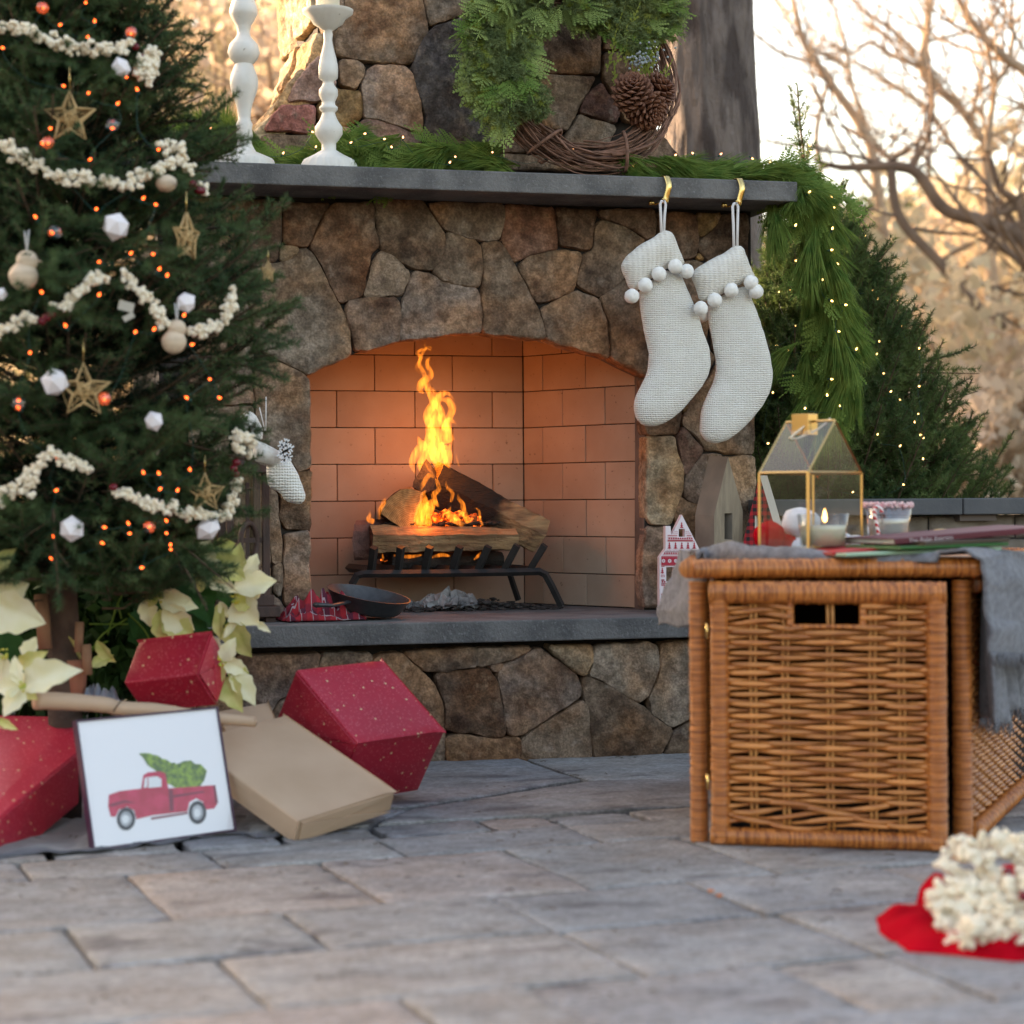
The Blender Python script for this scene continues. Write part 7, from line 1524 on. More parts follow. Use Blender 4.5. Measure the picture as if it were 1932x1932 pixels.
# ================================================================== GOLD GLASS LANTERN
TB_ = .618; M_gold_ = mat('brushed_gold', (0.68, 0.43, 0.17), rough=.3, metal=1.0); M_lg = glassmat('lantern_glass', (.96, .97, .96), refl=.085)
l0 = at(1525.5, 1041, 4.65); l0.z = TB_; la = rt * .141 + fw * .15; lb_ = rt * -.096 + fw * .09; hE = .170; hR = .285
gl_ = thing('glass_lantern', tuple(l0 + (la + lb_) / 2), 'house-shaped glass lantern with gold edges standing on the blanket, a lit candle inside', 'lantern')
c00, c10, c11, c01 = l0, l0 + la, l0 + la + lb_, l0 + lb_
def U(p, h): return p + EZ * h
r0 = U(l0 + la / 2, hR); r1 = U(l0 + la / 2 + lb_, hR)
bars = [(c00, U(c00, hE)), (c10, U(c10, hE)), (c11, U(c11, hE)), (c01, U(c01, hE)), (c00, c10), (c10, c11), (c11, c01), (c01, c00), (U(c00, hE), U(c10, hE)), (U(c10, hE), U(c11, hE)), (U(c11, hE), U(c01, hE)), (U(c01, hE), U(c00, hE)), (U(c00, hE), r0), (U(c10, hE), r0), (U(c01, hE), r1), (U(c11, hE), r1), (r0, r1)]
for i, (a, b) in enumerate(bars): m = MB(); m.tube([a, b], .0042 if i == 0 else .0030, n=4); m.build('frame_bar', M_gold_, gl_, smooth=False)
for q in ((c00, c10, U(c10, hE), U(c00, hE)), (c10, c11, U(c11, hE), U(c10, hE)), (c11, c01, U(c01, hE), U(c11, hE)), (c01, c00, U(c00, hE), U(c01, hE)), (U(c00, hE), U(c01, hE), r1, r0), (U(c10, hE), r0, r1, U(c11, hE))):
    m = MB(); m.add(list(q), [(0, 1, 2, 3)]); m.build('glass_pane', M_lg, gl_, smooth=False)
for q in ((U(c00, hE), U(c10, hE), r0), (U(c01, hE), r1, U(c11, hE))): m = MB(); m.add(list(q), [(0, 1, 2)]); m.build('glass_pane', M_lg, gl_, smooth=False)
cm = (r0 + r1) / 2 + lb_ * .12; e1 = la.normalized() * .018; e2 = lb_.normalized() * .023
m = MB(); m.hexa([cm - e1 - e2 - EZ * .030, cm + e1 - e2 - EZ * .030, cm + e1 + e2 - EZ * .030, cm - e1 + e2 - EZ * .030], [cm - e1 - e2 + EZ * .017, cm + e1 - e2 + EZ * .017, cm + e1 + e2 + EZ * .017, cm - e1 + e2 + EZ * .017]); m.build('chimney_cap', M_gold_, gl_, smooth=False, bevel=.001)
m = MB(); hp = [at(*px('Z', x, y), 4.76) for x, y in [(760, 225), (660, 300), (575, 370), (560, 395), (640, 385), (780, 330), (900, 250), (960, 190)]]; m.tube(catmull(hp, 5), .0026, n=6); m.build('ring_handle', mat('pale_metal', (.70, .62, .48), rough=.35, metal=.8), gl_)
def jar(label, cu, v0, v1, wt_, wb, z, mt, wax=None, cat='candle', wmat=None, wv=None, nm='candle_jar'):
    b = at(cu, v1, z); b.z = TB_ + .004; k = z / F; h = (v1 - v0) * k; R0, R1 = wb * k / 2, wt_ * k / 2; t = thing(nm, tuple(b), label, cat); m = MB()
    m.lathe([(0, 0), (R0, 0), (R1, h), (R1 - .0025, h), (R0 - .0025, .005), (0, .005)], b, n=40); m.build('glass', mt, t); hw_ = (v1 - wv) * k; rw = R0 + (R1 - R0) * hw_ / h - .003
    m = MB(); m.lathe([(0, .006), (R0 - .003, .006), (rw, hw_), (0, hw_ - .001)], b, n=36); m.build('wax' if cat == 'candle' else 'milk', wmat or M_wax, t); return t, b, h, R1, k
M_jg = glassmat('jar_glass', (.95, .96, .94), refl=.10)
jt_, jb, jh, jr, jk = jar('glass jar candle with a lit flame inside the gold lantern', 1553, 977, 1041, 97, 84, 4.70, M_jg, wv=999)
m = MB(); m.tube([jb + EZ * (1041 - 999) * jk, jb + EZ * ((1041 - 999) * jk + .010)], .0012, n=5); m.build('wick', M_char, jt_)
f0 = jb + EZ * ((1041 - 999) * jk + .006) + rt * .004; m = MB(); m.lathe([(0, 0), (.0045, .005), (.0056, .012), (.003, .022), (0, .032)], f0, n=14); m.build('flame', emitmat('candle_flame', (1, .50, .16), 3), jt_)
# milk glass with candy cane
mt_t, mb0, mh, mr_, mk = jar('glass of milk with a pink sugared rim, right of the gold lantern', 1676, 957, 1034, 90, 72, 4.95, glassmat('cut_glass', (.93, .93, .93), refl=.16), wv=985, cat='drink', wmat=mat('milk', (.80, .76, .70), rough=.35, sub=.2), nm='milk_glass')
m = MB(); rs = np.random.RandomState(1)
for i in range(150): a = i / 150 * 6.283; m.ico(mb0 + Vector((math.cos(a) * mr_, math.sin(a) * mr_, mh + rs.uniform(-.006, .003))), .0035, sub=1, jit=.3)
m.build('sugar_rim', mat('pink_sugar', (.78, .38, .42), (.80, .62, .62), scale=120, rough=.7), mt_t, smooth=False)
m = MB(); z_ = 4.95 - mr_ - .006
cn = catmull([at(*px('S', x, y), 4.885) for x, y in [(1128, 965), (1122, 940), (1104, 930), (1088, 945), (1090, 985), (1098, 1020), (1106, 1060), (1114, 1098)]], 8); 
for i, p in enumerate(cn): pass
m.tube(cn, .0042, n=10); M_cc = mat('candy_stripes', (.85, .82, .80), rough=.25); N = M_cc.node_tree.nodes; L = M_cc.node_tree.links; w = N.new('ShaderNodeTexWave'); w.bands_direction = 'DIAGONAL'; w.inputs['Scale'].default_value = 48; tc = N['Texture Coordinate']; L.new(tc.outputs['Object'], w.inputs['Vector']); gt_ = N.new('ShaderNodeMath'); gt_.operation = 'GREATER_THAN'; gt_.inputs[1].default_value = .5; L.new(w.outputs[0], gt_.inputs[0]); mx = N.new('ShaderNodeMix'); mx.data_type = 'RGBA'; mx.inputs[6].default_value = (.85, .80, .80, 1); mx.inputs[7].default_value = (.55, .02, .03, 1); L.new(gt_.outputs[0], mx.inputs[0]); L.new(mx.outputs[2], N['Principled BSDF'].inputs['Base Color'])
m.build('candy_cane', M_cc, None, label='red and white candy cane hooked over the rim of the milk glass', cat='candy cane')
# santa hat, cookies, bread, books
M_rf = mat('red_felt', (0.48, 0.004, 0.014), (0.38, 0.003, 0.010), scale=20, rough=1, spec=.05, bump=.3, bscale=260, bdist=.002); M_wf = mat('white_fluff', (.80, .79, .86), (.72, .71, .80), scale=30, rough=1, sheen=.8, bump=.8, bscale=140, bdist=.004)
def blob(parent, name, cs, mt, sub=3, **kw):
    m = MB(); v_, f_ = ICO[sub]
    for (u, v, z, rx, ry) in cs:
        c = at(u, v, z); k = z / F; m.add([c + rt * p.x * rx * k + fw * p.y * rx * k * .8 + EZ * p.z * ry * k + noise.noise_vector(p * 2 + c * 9) * rx * k * .12 for p in v_], f_)
    return m.build(name, mt, parent, **kw)
sh_ = thing('santa_hat', tuple(at(1480, 1035, 5.0)), 'red felt hat with fluffy white trim lying behind the gold lantern', 'hat')
blob(sh_, 'felt', [(1452, 1012, 4.98, 30, 28), (1480, 1026, 5.0, 26, 18)], M_rf); blob(sh_, 'fluffy_trim', [(1510, 987, 5.02, 37, 29), (1505, 1030, 5.0, 28, 15), (1560, 1020, 5.1, 60, 16), (1620, 1024, 5.08, 32, 14)], M_wf)
m = MB()
for u, v, r in ((1762, 1010, .022), (1778, 1006, .024)): c = at(u, v, 5.0); m.lathe([(0, 0), (r, .001), (r * 1.02, .004), (r * .8, .009), (0, .011)], c, n=20)
m.build('cookies', mat('sugar_cookie', (.62, .46, .22), (.52, .36, .16), scale=60, rough=.8), None, label='golden sugar cookies showing behind the books on the trunk', cat='cookies')
blob(None, 'bread_roll', [(1915, 1054, 4.75, 26, 9), (1940, 1056, 4.75, 22, 10)], mat('bread', (.62, .40, .26), (.5, .3, .18), scale=40, rough=.8), label='pinkish bread roll at the right edge beside the blanket', cat='bread')
def book(label, a, b, th, dep, mc, mp_, z0, z1, rise=0):
    A = at(a[0], a[1], z0); B = at(b[0], b[1], z1); ex = (B - A).normalized(); ey = Vector((-ex.y, ex.x, 0)).normalized(); ey = ey if ey.dot(fw) > 0 else -ey; L = (B - A).length; up_ = ex.cross(ey).normalized(); up_ = up_ if up_.z > 0 else -up_
    t = thing('book', tuple(A), label, 'book', 'picture books stacked on the blanket'); m = MB(); q = .0022
    def hx(x0, x1, y0, y1, h0, h1): m.hexa([A + ex * x + ey * y + up_ * h0 for x, y in ((x0, y0), (x1, y0), (x1, y1), (x0, y1))], [A + ex * x + ey * y + up_ * h1 for x, y in ((x0, y0), (x1, y0), (x1, y1), (x0, y1))])
    hx(0, L, 0, dep, 0, q); hx(0, L, 0, dep, th - q, th); hx(0, L, -.001, q, q, th - q); m.build('cover', mc, t, smooth=False, bevel=.0008)
    m = MB(); hx(.003, L - .003, q, dep - .004, q, th - q); m.build('pages', mp_, t, smooth=False); return t, A, ex, ey, up_, L
M_pg = mat('book_pages', (.40, .38, .34), rough=.8); M_cvm = mat('maroon_cover', (.10, .006, .016), rough=.5); M_cvg = mat('green_cover', (.02, .12, .02), rough=.5); M_cvr = mat('red_cover', (.42, .008, .010), rough=.5); M_cvd = mat('dark_brown_cover', (.05, .03, .02), rough=.35); M_mint = mat('mint_cover', (.35, .52, .38), rough=.4)
book('thin mint green book at the bottom of the stack, nearest the gold lantern', (1597, 1050), (1890, 1037), .006, .2, M_mint, M_pg, 4.46, 4.60); book('thin bright red book lying on the mint green one', (1572, 1048), (1700, 1035), .006, .2, M_cvr, M_pg, 4.50, 4.58)
book('green book in the middle of the stack', (1700, 1037), (1903, 1029), .006, .2, M_cvg, M_pg, 4.47, 4.60); book('dark brown book under the maroon one', (1745, 1030), (1905, 1022), .009, .2, M_cvd, M_cvd, 4.50, 4.62)
t, A, ex, ey, up_, L = book('maroon book with white lettering on its spine, on top of the stack', (1688, 1028), (1990, 1003), .013, .22, M_cvm, M_pg, 4.52, 4.66)
tcv = bpy.data.curves.new('spine_lettering', 'FONT'); tcv.body = 'The Polar Express'; tcv.size = .0125; tcv.space_character = 1.15; to = bpy.data.objects.new('tmp', tcv); COL.objects.link(to); dg = bpy.context.evaluated_depsgraph_get(); me = bpy.data.meshes.new_from_object(to.evaluated_get(dg)); bpy.data.objects.remove(to)
vs = [A + ex * (.035 + v.co.x) + up_ * (.0028 + v.co.y * .9) - ey * .0016 for v in me.vertices]; fs = [tuple(p.vertices) for p in me.polygons]; m = MB(); m.add(vs, fs); m.build('spine_lettering', mat('silver_print', (.62, .58, .60), rough=.5), t, smooth=False)
# ================================================================== POPCORN PILE ON RED CLOTH, LOWER RIGHT
c = gnd(1830, 1768); vs = []; fs = []; n = 48
oc = pxs('V 1100,1350 1130,1330 1250,1320 1320,1290 1360,1240 1420,1215 1600,1150 1900,1100 2250,1100 2300,1500 2000,1575 1800,1580 1500,1545 1300,1530 1200,1480 1120,1430')
og = catmull([gnd(u, v, .0) for u, v in oc], 4, closed=True); P2 = [(p.x, p.y) for p in og]
hf = lambda x, y, d: .004 + min(1, d / .03) * (.016 + .030 * abs(noise.noise(Vector((x * 13, y * 13, 2))))) + .028 * math.exp(-((Vector((x, y)) - Vector(gnd(1745, 1705)[:2])).length / .05) ** 2)
vs, fs = outline_mesh(P2, hf, lambda x, y, h: Vector((x, y, max(h, .001))), step=.012, edge=.012, wob=.003, back=0, rnd=1); m = MB(); m.add(vs, fs); m.build('red_cloth', M_rf, None, label='bright red felt cloth on the paving in the lower right corner', cat='cloth')
t = thing('popcorn_garland_pile', tuple(c), 'heap of coiled popcorn garland on the red cloth in the lower right corner', 'garland'); rs = np.random.RandomState(12)
loops = [('V 1520,960 1600,920 1720,910 1820,880 1930,900 2080,920', 3.66), ('V 1500,1060 1590,1110 1680,1120 1750,1060 1700,980 1600,1000', 3.60), ('V 1760,1080 1850,1130 1950,1100 2050,1020', 3.58), ('V 1440,1240 1480,1190 1600,1180 1720,1160 1850,1170 2000,1150', 3.52), ('V 1450,1270 1490,1330 1560,1330 1640,1290 1750,1250 1900,1260 2050,1240', 3.49), ('V 1470,1370 1560,1420 1680,1400 1800,1360 1950,1350', 3.46), ('V 1560,1460 1680,1490 1790,1510 1900,1490 2050,1480', 3.43), ('V 1650,1420 1750,1440 1880,1430 2000,1430', 3.45), ('V 1600,1250 1700,1330 1850,1320 2000,1310', 3.50), ('V 1820,960 1960,990 2080,1040', 3.64)]
pts = []
for s_, z in loops:
    P = catmull([at(u, v, z) for u, v in pxs(s_)], 8)
    for a, b in zip(P[:-1], P[1:]):
        L = (b - a).length
        for _ in range(max(1, int(L / .0038))): q = a.lerp(b, rs.rand()) + Vector(rs.randn(3)) * .0078; q.z = max(q.z, .018); pts.append(tuple(q))
for _ in range(260): u, v = px('V', rs.uniform(1560, 2050), rs.uniform(1130, 1400)); q = gnd(u, v, .05) ; pts.append((q.x, q.y, rs.uniform(.02, .06)))
popcorn_mesh('popcorn', pts, .0120, t, 9, kind='stuff')
for u, v, z in [(*px('V', 1505, 1125), 3.58), (*px('V', 1840, 1075), 3.56), (*px('V', 1610, 1340), 3.46), (*px('V', 1930, 1210), 3.46)]: m = MB(); m.ico(at(u, v, z), .0095, sub=2); m.build('cranberry', M_cran, t)
for i, (x, y) in enumerate([(160, 1180), (212, 1205)]):
    m = MB(); m.ico(gnd(*px('V', x, y), .005), .006, sub=1, jit=.3, sc=(1.2, 1, .5)); m.build('leaf_scrap', mat('orange_scrap%d' % i, (.55, .16, .05), rough=.8), None, label=['tiny orange scrap on the paving joint, the left one of two', 'tiny orange scrap on the paving joint, the right one of two'][i], cat='scrap')
# ================================================================== LOW WALL AT THE RIGHT
M_cap = mat('slate_cap', (0.10, 0.10, 0.105), (0.075, 0.078, 0.085), scale=9, rough=.85, bump=.5, bscale=90, bdist=.003, objcol=False); M_blkst = mat('split_face_block', objcol=True, col2=(.7, .66, .62), scale=14, detail=8, rough=.95, bump=.9, bscale=55, bdist=.008)
yw = 6.06; wl = thing('low_stone_wall', (3.6, yw, 0), 'low stone wall with a dark slate cap running right from the fireplace', 'wall'); x0 = on_y(1425, 940, yw).x; xs = [x0, on_y(1809, 940, yw).x, 4.6, 5.4, 6.2]
ztop = on_y(1800, 940, yw).z; zbot = on_y(1800, 971, yw).z
for a, b in zip(xs[:-1], xs[1:]): m = MB(); m.box(((a + b) / 2, yw + .15, (ztop + zbot) / 2), (b - a - .004, .36, ztop - zbot)); m.build('cap_stone', M_cap, wl, smooth=False, bevel=.004)
m = MB(); m.box(((on_y(1811, 980, yw).x + on_y(1880, 980, yw).x) / 2, yw + .06, zbot - .010), (on_y(1880, 980, yw).x - on_y(1811, 980, yw).x, .12, .019)); m.build('slate_shim', mat('brown_slate', (.14, .11, .10), rough=.9), wl, smooth=False)
m = MB(); m.box(((x0 + 6.2) / 2, yw + .18, zbot / 2 - .03), (6.2 - x0, .26, zbot + .04)); m.build('wall_core', M_mortar, wl, smooth=False)
z = 0.0; r_ = 0
while z < zbot - .02:
    h = min(.15, zbot - z); x = x0 - .12 * (r_ % 2)
    if r_ == int(zbot / .15) and zbot - z < .08: pass
    while x < 6.2:
        w = .36 if r_ % 2 else .30; xa, xb = max(x, x0), min(x + w, 6.2)
        if xb - xa > .05:
            P3 = [Vector((xa + .003, yw + .05, z + .003)), Vector((xb - .003, yw + .05, z + .003)), Vector((xb - .003, yw + .05, z + h - .003)), Vector((xa + .003, yw + .05, z + h - .003))]
            P2, tw = plane_map(P3, P3[0], EX, EZ, FRONT); sd_ = x * 7 + z * 3
            vs, fs = outline_mesh(P2, lambda X, Y, d: min(1, d / .012) * (.014 + .010 * noise.noise(Vector((X * 12 + sd_, Y * 12, sd_))) + .006 * noise.noise(Vector((X * 40 + sd_, Y * 40, sd_)))), tw, step=.028, edge=.03, wob=.001, back=.01, rnd=0)
            m = MB(); m.add(vs, fs); k = random.uniform(.85, 1.15); m.build('block', M_blkst, wl, color=(.23 * k, .195 * k, .165 * k), sharp=60)
        x += w
    z += h; r_ += 1

wl2 = thing('low_stone_wall', (xl - .9, yw, 0), 'low stone wall with a slate cap left of the fireplace, mostly hidden by the decorated tree', 'wall')
for i in range(3): m = MB(); m.box((xl - .02 - .45 - .9 * i, yw + .2, (ztop + zbot) / 2), (.896, .36, ztop - zbot)); m.build('cap_stone', M_cap, wl2, smooth=False, bevel=.004)
for r_ in range(5):
    for i in range(8): m = MB(); m.box((xl - .18 - .335 * i - .1 * (r_ % 2), yw + .21, .068 + .135 * r_), (.33, .26, .131)); k = random.uniform(.8, 1.1); m.build('block', M_blkst, wl2, smooth=False, bevel=.01, color=(.2 * k, .17 * k, .145 * k))

# fallen needles and small leaf bits on the paving
m = MB(); rs = np.random.RandomState(71)
for i in range(240):
    u = rs.uniform(0, 1932); v = rs.uniform(1425, 1660) if i < 180 else rs.uniform(1660, 1900); p = gnd(u, v, .003); a = rs.uniform(0, 3.14); d = Vector((math.cos(a), math.sin(a), 0)); L = rs.uniform(.006, .014)
    if i % 5: m.tube([p - d * L, p + EZ * .002, p + d * L], .0009, n=3)
    else: q = Vector((-d.y, d.x, 0)); m.add([p - d * L * .7, p + q * L * .4 + EZ * .002, p + d * L * .7 + EZ * .001, p - q * L * .4 + EZ * .003], [(0, 1, 2, 3)])
m.build('fallen_needles', mat('dry_litter', (.12, .07, .035), (.06, .045, .02), scale=40, rough=1), None, smooth=False, label='scattered fallen needles and leaf bits on the paving', cat='litter', kind='stuff')
# ================================================================== WOODS BEHIND
M_bk = mat('grey_tree_bark', (0.27, 0.215, 0.19), (0.10, 0.075, 0.068), scale=15, detail=10, rough=.95, bump=1.0, bscale=24, bdist=.09, stretch=(1, 1, .22), mask=(.44, .60))
M_bk2 = mat('bare_branch_bark', (0.48, 0.34, 0.23), (0.32, 0.22, 0.15), scale=6, rough=.95)
M_lf = leafmat('dry_golden_leaves', (0.70, 0.56, 0.40), (0.52, 0.46, 0.30), scale=.9, transl=.4); M_lf2 = leafmat('rusty_leaves', (0.64, 0.48, 0.36), (0.48, 0.38, 0.27), scale=.9, transl=.4); M_ev = leafmat('far_evergreen', (0.06, 0.09, 0.03), (0.12, 0.14, 0.05), scale=.8, transl=.25)
def branch(P, r, m, n=7): m.tube(catmull(P, 4), [r * (1 - .0 * i) for i in range(1)][0] if not hasattr(r, '__len__') else list(np.interp(np.linspace(0, 1, (len(P) - 1) * 4 + 1), np.linspace(0, 1, len(r)), r)), n=n)
# big trunk right behind the chimney
tt = thing('large_tree', (3.2, 8.4, 0), 'large grey-barked tree whose thick trunk rises behind the chimney', 'tree')
zt_d = 8.9; ca, cb, cc, cd2 = at(1350, 1500, zt_d), at(1344, 420, zt_d), at(1335, 150, zt_d), at(1322, -180, zt_d); ca.z = -.1
P = catmull([ca, cb, cc, cd2, cd2 + EZ * 1.5 - rt * .1], 26); m = MB(); k = len(P); vs = []; fs = []; nn = 90
for i, p in enumerate(P):
    rb_ = .205 * (1 - .10 * i / k) * (1 + .4 * math.exp(-p.z / .35))
    for j in range(nn):
        a = 2 * math.pi * j / nn; q = rb_ * (1 + .06 * noise.noise(Vector((math.cos(a) * 1.5, math.sin(a) * 1.5, p.z * .7))) + .10 * abs(noise.noise(Vector((math.cos(a) * 8, math.sin(a) * 8, p.z * 1.6)))) + .04 * noise.noise(Vector((math.cos(a) * 16, math.sin(a) * 16, p.z * 5)))); vs.append(p + Vector((math.cos(a) * q, math.sin(a) * q, 0)))
for i in range(k - 1):
    for j in range(nn): fs.append((i * nn + j, i * nn + (j + 1) % nn, (i + 1) * nn + (j + 1) % nn, (i + 1) * nn + j))
m.add(vs, fs); m.build('trunk', M_bk, tt)
m = MB(); top = P[-1]; rs = np.random.RandomState(2)
for i in range(7): a = rs.uniform(0, 6.28); d = Vector((math.cos(a), math.sin(a), 1.1)).normalized(); branch([top, top + d * .9, top + d * 2.0 + EZ * .4, top + d * 3.0 + EZ * .9], [.09, .05, .025, .005], m)
m.build('limbs', M_bk2, tt)
# bare trees at the right, main limbs as seen, then twigs
def bare(name, label, mains, z, seed, mt=M_bk2, twigs=60, tl=(.6, 1.6), group='bare trees in the woods behind the patio', lvl=1):
    rs = np.random.RandomState(seed); k = z / F / 1.0; m = MB(); tw = MB(); t = None
    def grow(p, d, L, r, lv):
        n = 5; pts = [p]; dd = Vector(d)
        for i in range(n): dd = (dd + Vector((rs.uniform(-.3, .3), rs.uniform(-.2, .2), rs.uniform(-.15, .3)))).normalized(); pts.append(pts[-1] + dd * (L / n))
        tw.tube(pts, [r * (1 - .8 * i / n) for i in range(n + 1)], n=5 if r > .02 else 3, cap=False)
        if lv > 0:
            for _ in range(3): j = rs.randint(1, n); grow(pts[j], (dd + Vector((rs.uniform(-1, 1), rs.uniform(-.6, .6), rs.uniform(-.4, .9)))).normalized(), L * rs.uniform(.35, .6), r * .5, lv - 1)
    allp = []
    for s_, ws in mains:
        P = [at(u, v, z) for u, v in pxs(s_)]
        if t is None: b = Vector((P[0].x, P[0].y, -.1)); t = thing(name, tuple(b), label, 'tree', group)
        C_ = catmull(P, 5); rr = np.interp(np.linspace(0, 1, len(C_)), np.linspace(0, 1, len(ws)), ws) / 2 * k * .8; m.tube(C_, list(rr), n=8)
        allp += [(C_[i], (C_[min(i + 1, len(C_) - 1)] - C_[max(i - 1, 0)]).normalized(), rr[i]) for i in range(len(C_))]
    m.build('trunk', mt, t)
    for _ in range(twigs):
        p, d, r = allp[rs.randint(len(allp))]; grow(p, (d * .4 + Vector((rs.uniform(-1, 1), rs.uniform(-.6, .6), rs.uniform(-.2, 1)))).normalized(), rs.uniform(*tl), min(.03, r * .5), lvl)
    tw.build('twigs', mt, t, kind='stuff'); return t
bare('bare_tree', 'bare tree with a dark crooked limb sweeping down to the right, nearest of the woods', [('p 2120,1250 2060,900 1990,620 R 2000,1500 1900,1330 1700,1250 1480,1180 1330,980 1180,940 900,945 740,900', [60, 48, 44, 40, 36, 34, 30, 28, 24, 16, 9]), ('R 1180,960 1230,1230 1450,1480 1640,1700 1830,1850', [22, 24, 24, 22, 18]), ('R 1740,900 1800,1070 1900,1150 1960,1400', [16, 18, 20, 24])], 15, 1, mat('dark_bare_bark', (0.24, 0.165, 0.12), (0.15, 0.105, 0.08), scale=5, rough=.95), 40)
bare('bare_tree', 'bare tree with a long limb rising up left across the pale sky', [('p 1700,1200 1690,700 R 1090,960 1000,700 860,500 700,260 640,60 600,-120', [36, 30, 26, 24, 22, 18, 14, 10]), ('R 860,500 790,380 540,290 400,170 330,100', [14, 12, 9, 6, 4]), ('R 820,480 770,680 760,820 790,960', [10, 12, 12, 14]), ('R 940,380 980,560 1060,760 1160,880 1180,930', [10, 10, 11, 12, 13]), ('R 700,260 850,330 940,370 900,170 830,-50', [10, 11, 11, 9, 6])], 17, 2, M_bk2, 60)
bare('bare_tree', 'tall bare tree with forked limbs in the upper right of the sky', [('p 1960,1200 1880,640 R 1720,880 1690,780 1560,600 1400,460 1360,380 1380,200 1400,30 1430,-120', [44, 34, 26, 22, 22, 24, 24, 22, 18, 12]), ('R 1360,380 1200,320 1060,240 960,300 830,240', [14, 12, 10, 9, 6]), ('R 1400,620 1250,520 1100,420 960,340', [14, 13, 11, 9]), ('R 1400,620 1500,780 1590,930 1620,1050', [13, 12, 12, 12]), ('R 1390,460 1400,700 1400,900 1390,1010', [12, 12, 11, 11]), ('R 1320,300 1200,180 1030,60 900,-60', [13, 11, 9, 6])], 19, 3, M_bk2, 60)
bare('bare_tree', 'bare tree whose straight dark limb crosses the top right corner', [('p 2150,1200 2140,500 R 2100,600 1932,400 1840,340 1700,200 1590,50 1540,-80', [44, 36, 26, 24, 22, 20, 16, 12]), ('R 1720,860 1740,700 1760,480 1720,260 1680,100', [16, 15, 14, 10, 7]), ('R 1760,480 1840,370 1870,200 1860,40 1880,-60', [12, 10, 9, 8, 6]), ('R 1990,620 1900,610 1810,660', [12, 9, 3])], 14, 4, M_bk2, 46)
bare('bare_tree', 'slender pale bare tree low at the right edge of the photo', [('p 1890,1200 1895,800 1880,600 1850,420', [26, 20, 15, 6]), ('p 1895,700 1930,560 1960,430', [12, 9, 5])], 21, 5, mat('pale_bark', (.50, .36, .24), (.40, .28, .18), scale=4, rough=.9), 24)
bare('bare_tree', 'slender bare tree at the left between the decorated tree and the chimney', [('p 410,1200 400,400 415,200 390,40 380,-120', [22, 16, 13, 11, 8]), ('p 405,200 450,90 500,-20', [8, 6, 3])], 22, 6, M_bk2, 30)
# leafy undergrowth and mid trees: clouds of leaf clumps
def leafcloud(name, label, centres, n, size, mt, seed, cat='shrub', group='golden shrubs and young trees of the far woods', trunk=True, flatn=.9):
    rs = np.random.RandomState(seed); c0 = centres[0][0]; t = thing(name, (c0.x, c0.y, 0), label, cat, group); V = []; tot = sum(r ** 2 for _, r in centres)
    for c, r in centres:
        k = int(n * r * r / tot); sub = rs.randn(14, 3) * r * .5; idx = rs.randint(0, 14, k); p = sub[idx] + rs.randn(k, 3) * r * .2; p[:, 2] *= flatn; V.append(p + np.array(c))
    P = np.vstack(V); k = len(P); a = rs.randn(k, 3); a /= np.linalg.norm(a, axis=1)[:, None]; b = np.cross(a, rs.randn(k, 3)); b /= np.linalg.norm(b, axis=1)[:, None]; s = size * rs.uniform(.5, 1.2, (k, 1))
    Q = np.stack([P - a * s - b * s * .5, P + a * s - b * s * .5, P + a * s * .6 + b * s * .6, P - a * s * .5 + b * s * .6], 1).reshape(-1, 3); npmesh('foliage', Q, np.arange(k * 4).reshape(-1, 4), mt, t)
    if trunk:
        m = MB()
        for c, r in centres[:3]:
            m.tube(catmull([Vector((c.x + .2, c.y, -.3)), Vector((c.x, c.y, c.z * .6)), c], 4), [.06] * 5 + [.045] * 3 + [.02], n=6)
            for _ in range(7): d = Vector(rs.randn(3)); d.z = abs(d.z); d.normalize(); m.tube([c - EZ * r * .5, c + d * r * .5, c + d * r * 1.1 + EZ * .1], [.025, .014, .004], n=4)
        m.build('trunk', M_bk2, t)
rs = np.random.RandomState(44); adj = ['low', 'broad', 'sparse', 'dense', 'tall', 'rounded', 'ragged', 'thin']
wh = ['above the low wall at the right edge', 'above the low wall, just right of the small fir', 'behind the tip of the small fir', 'between the bare limbs at the right', 'under the dark crooked limb', 'far right, beyond the pale slender tree', 'right behind the hanging garland', 'in a gap of the woods at right']
spec = [(1900, 800, 16, 1.3, M_lf), (1780, 760, 19, 1.5, M_lf2), (1660, 700, 22, 1.5, M_lf), (1860, 640, 24, 1.6, M_lf2), (1740, 560, 28, 1.5, M_lf), (1960, 640, 20, 1.4, M_lf), (1640, 520, 30, 1.0, M_ev), (1640, 900, 17, 1.1, M_lf), (1480, 720, 24, 1.6, M_lf2), (1850, 900, 15, .9, M_lf2), (1930, 520, 30, 1.5, M_lf)]
for i, (u, v, z, r, mt) in enumerate(spec):
    c = at(u, v, z); cs = [(c, r)] + [(c + Vector(rs.randn(3)) * r * .8, r * .7) for _ in range(3)] + [(Vector((c.x + rs.uniform(-1, 1), c.y, max(.3, c.z * .45))), r * .8)]
    leafcloud('woodland_shrub', '%s %s shrub with dry leaves %s' % (adj[i % 8], 'green' if mt is M_ev else ('rusty' if mt is M_lf2 else 'golden'), (wh + ['near the wall cap joint at right', 'low behind the glass of milk', 'high in the haze of the right woods'])[i]), cs, 7000, .035 + z * .0016, mt, 60 + i)
sp2 = [(330, 120, 19, 1.4, M_lf), (420, 210, 17, 1.0, M_lf2), (470, 110, 24, 1.0, M_ev), (400, 330, 18, 1.2, M_lf), (520, 40, 28, 1.6, M_lf2), (560, 260, 22, 1.2, M_lf), (250, 300, 20, 1.8, M_ev)]
w2 = ['seen right of the top of the decorated tree', 'seen over the left end of the mantel', 'behind the taller candlestick', 'low behind the garland at the left', 'high beside the left edge of the chimney', 'hidden behind the chimney shoulder', 'behind the crown of the decorated tree']
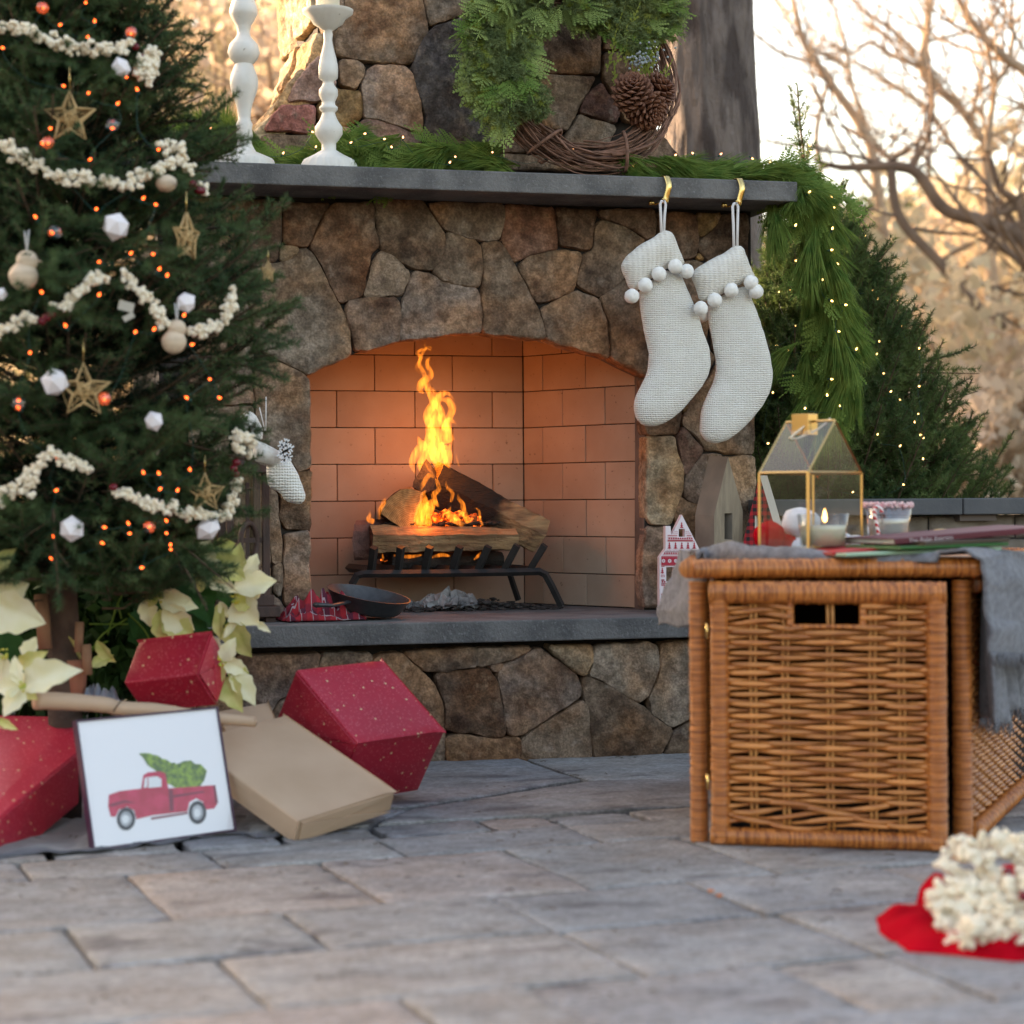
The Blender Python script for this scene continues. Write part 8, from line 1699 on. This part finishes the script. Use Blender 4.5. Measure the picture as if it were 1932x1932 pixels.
for i, (u, v, z, r, mt) in enumerate(sp2):
    c = at(u, v, z); cs = [(c, r)] + [(c + Vector(rs.randn(3)) * r * .8, r * .7) for _ in range(3)] + [(Vector((c.x, c.y, max(.3, c.z * .5))), r)]
    leafcloud('woodland_shrub', '%s %s shrub %s' % (adj[(i + 3) % 8], 'dark green' if mt is M_ev else 'golden brown', w2[i]), cs, 3600, .035 + z * .0016, mt, 90 + i)
# far wood edge that reads as one mass
V = []; rs = np.random.RandomState(5); N_ = 60000; az = rs.uniform(R(-60), R(75), N_); dd = rs.uniform(34, 60, N_); hh = np.abs(rs.rand(N_)) ** .75 * (4.2 + 1.6 * np.sin(az * 9) + 1.4 * np.sin(az * 23 + 1) + 1.0 * rs.randn(N_) * .4)
P = np.stack([np.sin(az) * dd, np.cos(az) * dd, hh], 1); a = rs.randn(N_, 3); a /= np.linalg.norm(a, axis=1)[:, None]; b = np.cross(a, rs.randn(N_, 3)); b /= np.linalg.norm(b, axis=1)[:, None]; s = .22 * rs.uniform(.5, 1.3, (N_, 1))
Q = np.stack([P - a * s - b * s * .5, P + a * s - b * s * .5, P + a * s * .6 + b * s * .6, P - a * s * .5 + b * s * .6], 1).reshape(-1, 3)
npmesh('far_woods', Q, np.arange(N_ * 4).reshape(-1, 4), M_lf, None, label='far edge of the golden brown winter woods', cat='woods', kind='stuff')
# evergreens added out of view at the left to keep the low sun off the patio
rs = np.random.RandomState(9)
for i, (x, y, h) in enumerate([(-9.5, 17, 5.9), (-12.2, 15, 6.1), (-15, 13.2, 6.1), (-7.0, 18.8, 5.0), (-17.5, 11.2, 6.4), (-4.6, 20.6, 4.8), (-20, 9.0, 6.6), (-22.5, 7, 6.6)]):
    t = thing('sun_block_tree', (x, y, 0), 'dense evergreen in the row left of the patio, ' + ['fourth', 'fifth', 'sixth', 'second', 'seventh', 'first', 'eighth', 'last'][i] + ' from the fireplace', 'tree', 'evergreens left of the patio'); P = []
    n = 22000; z = rs.rand(n) * h; r = (1 - z / h) ** .28 * 3.0 * np.sqrt(rs.rand(n)); a = rs.uniform(0, 6.283, n); P = np.stack([x + np.cos(a) * r, y + np.sin(a) * r, z], 1)
    A = rs.randn(n, 3); A /= np.linalg.norm(A, axis=1)[:, None]; B = np.cross(A, rs.randn(n, 3)); B /= np.linalg.norm(B, axis=1)[:, None]; s = .28
    npmesh('crown', np.stack([P - A * s, P + A * s * .6 - B * s * .6, P + A * s + B * s * .4], 1).reshape(-1, 3), np.arange(n * 3).reshape(-1, 3), M_ev, t); m = MB(); m.tube([(x, y, -.2), (x, y, h * .8)], [.16, .04], n=8); m.build('trunk', M_trunk, t)
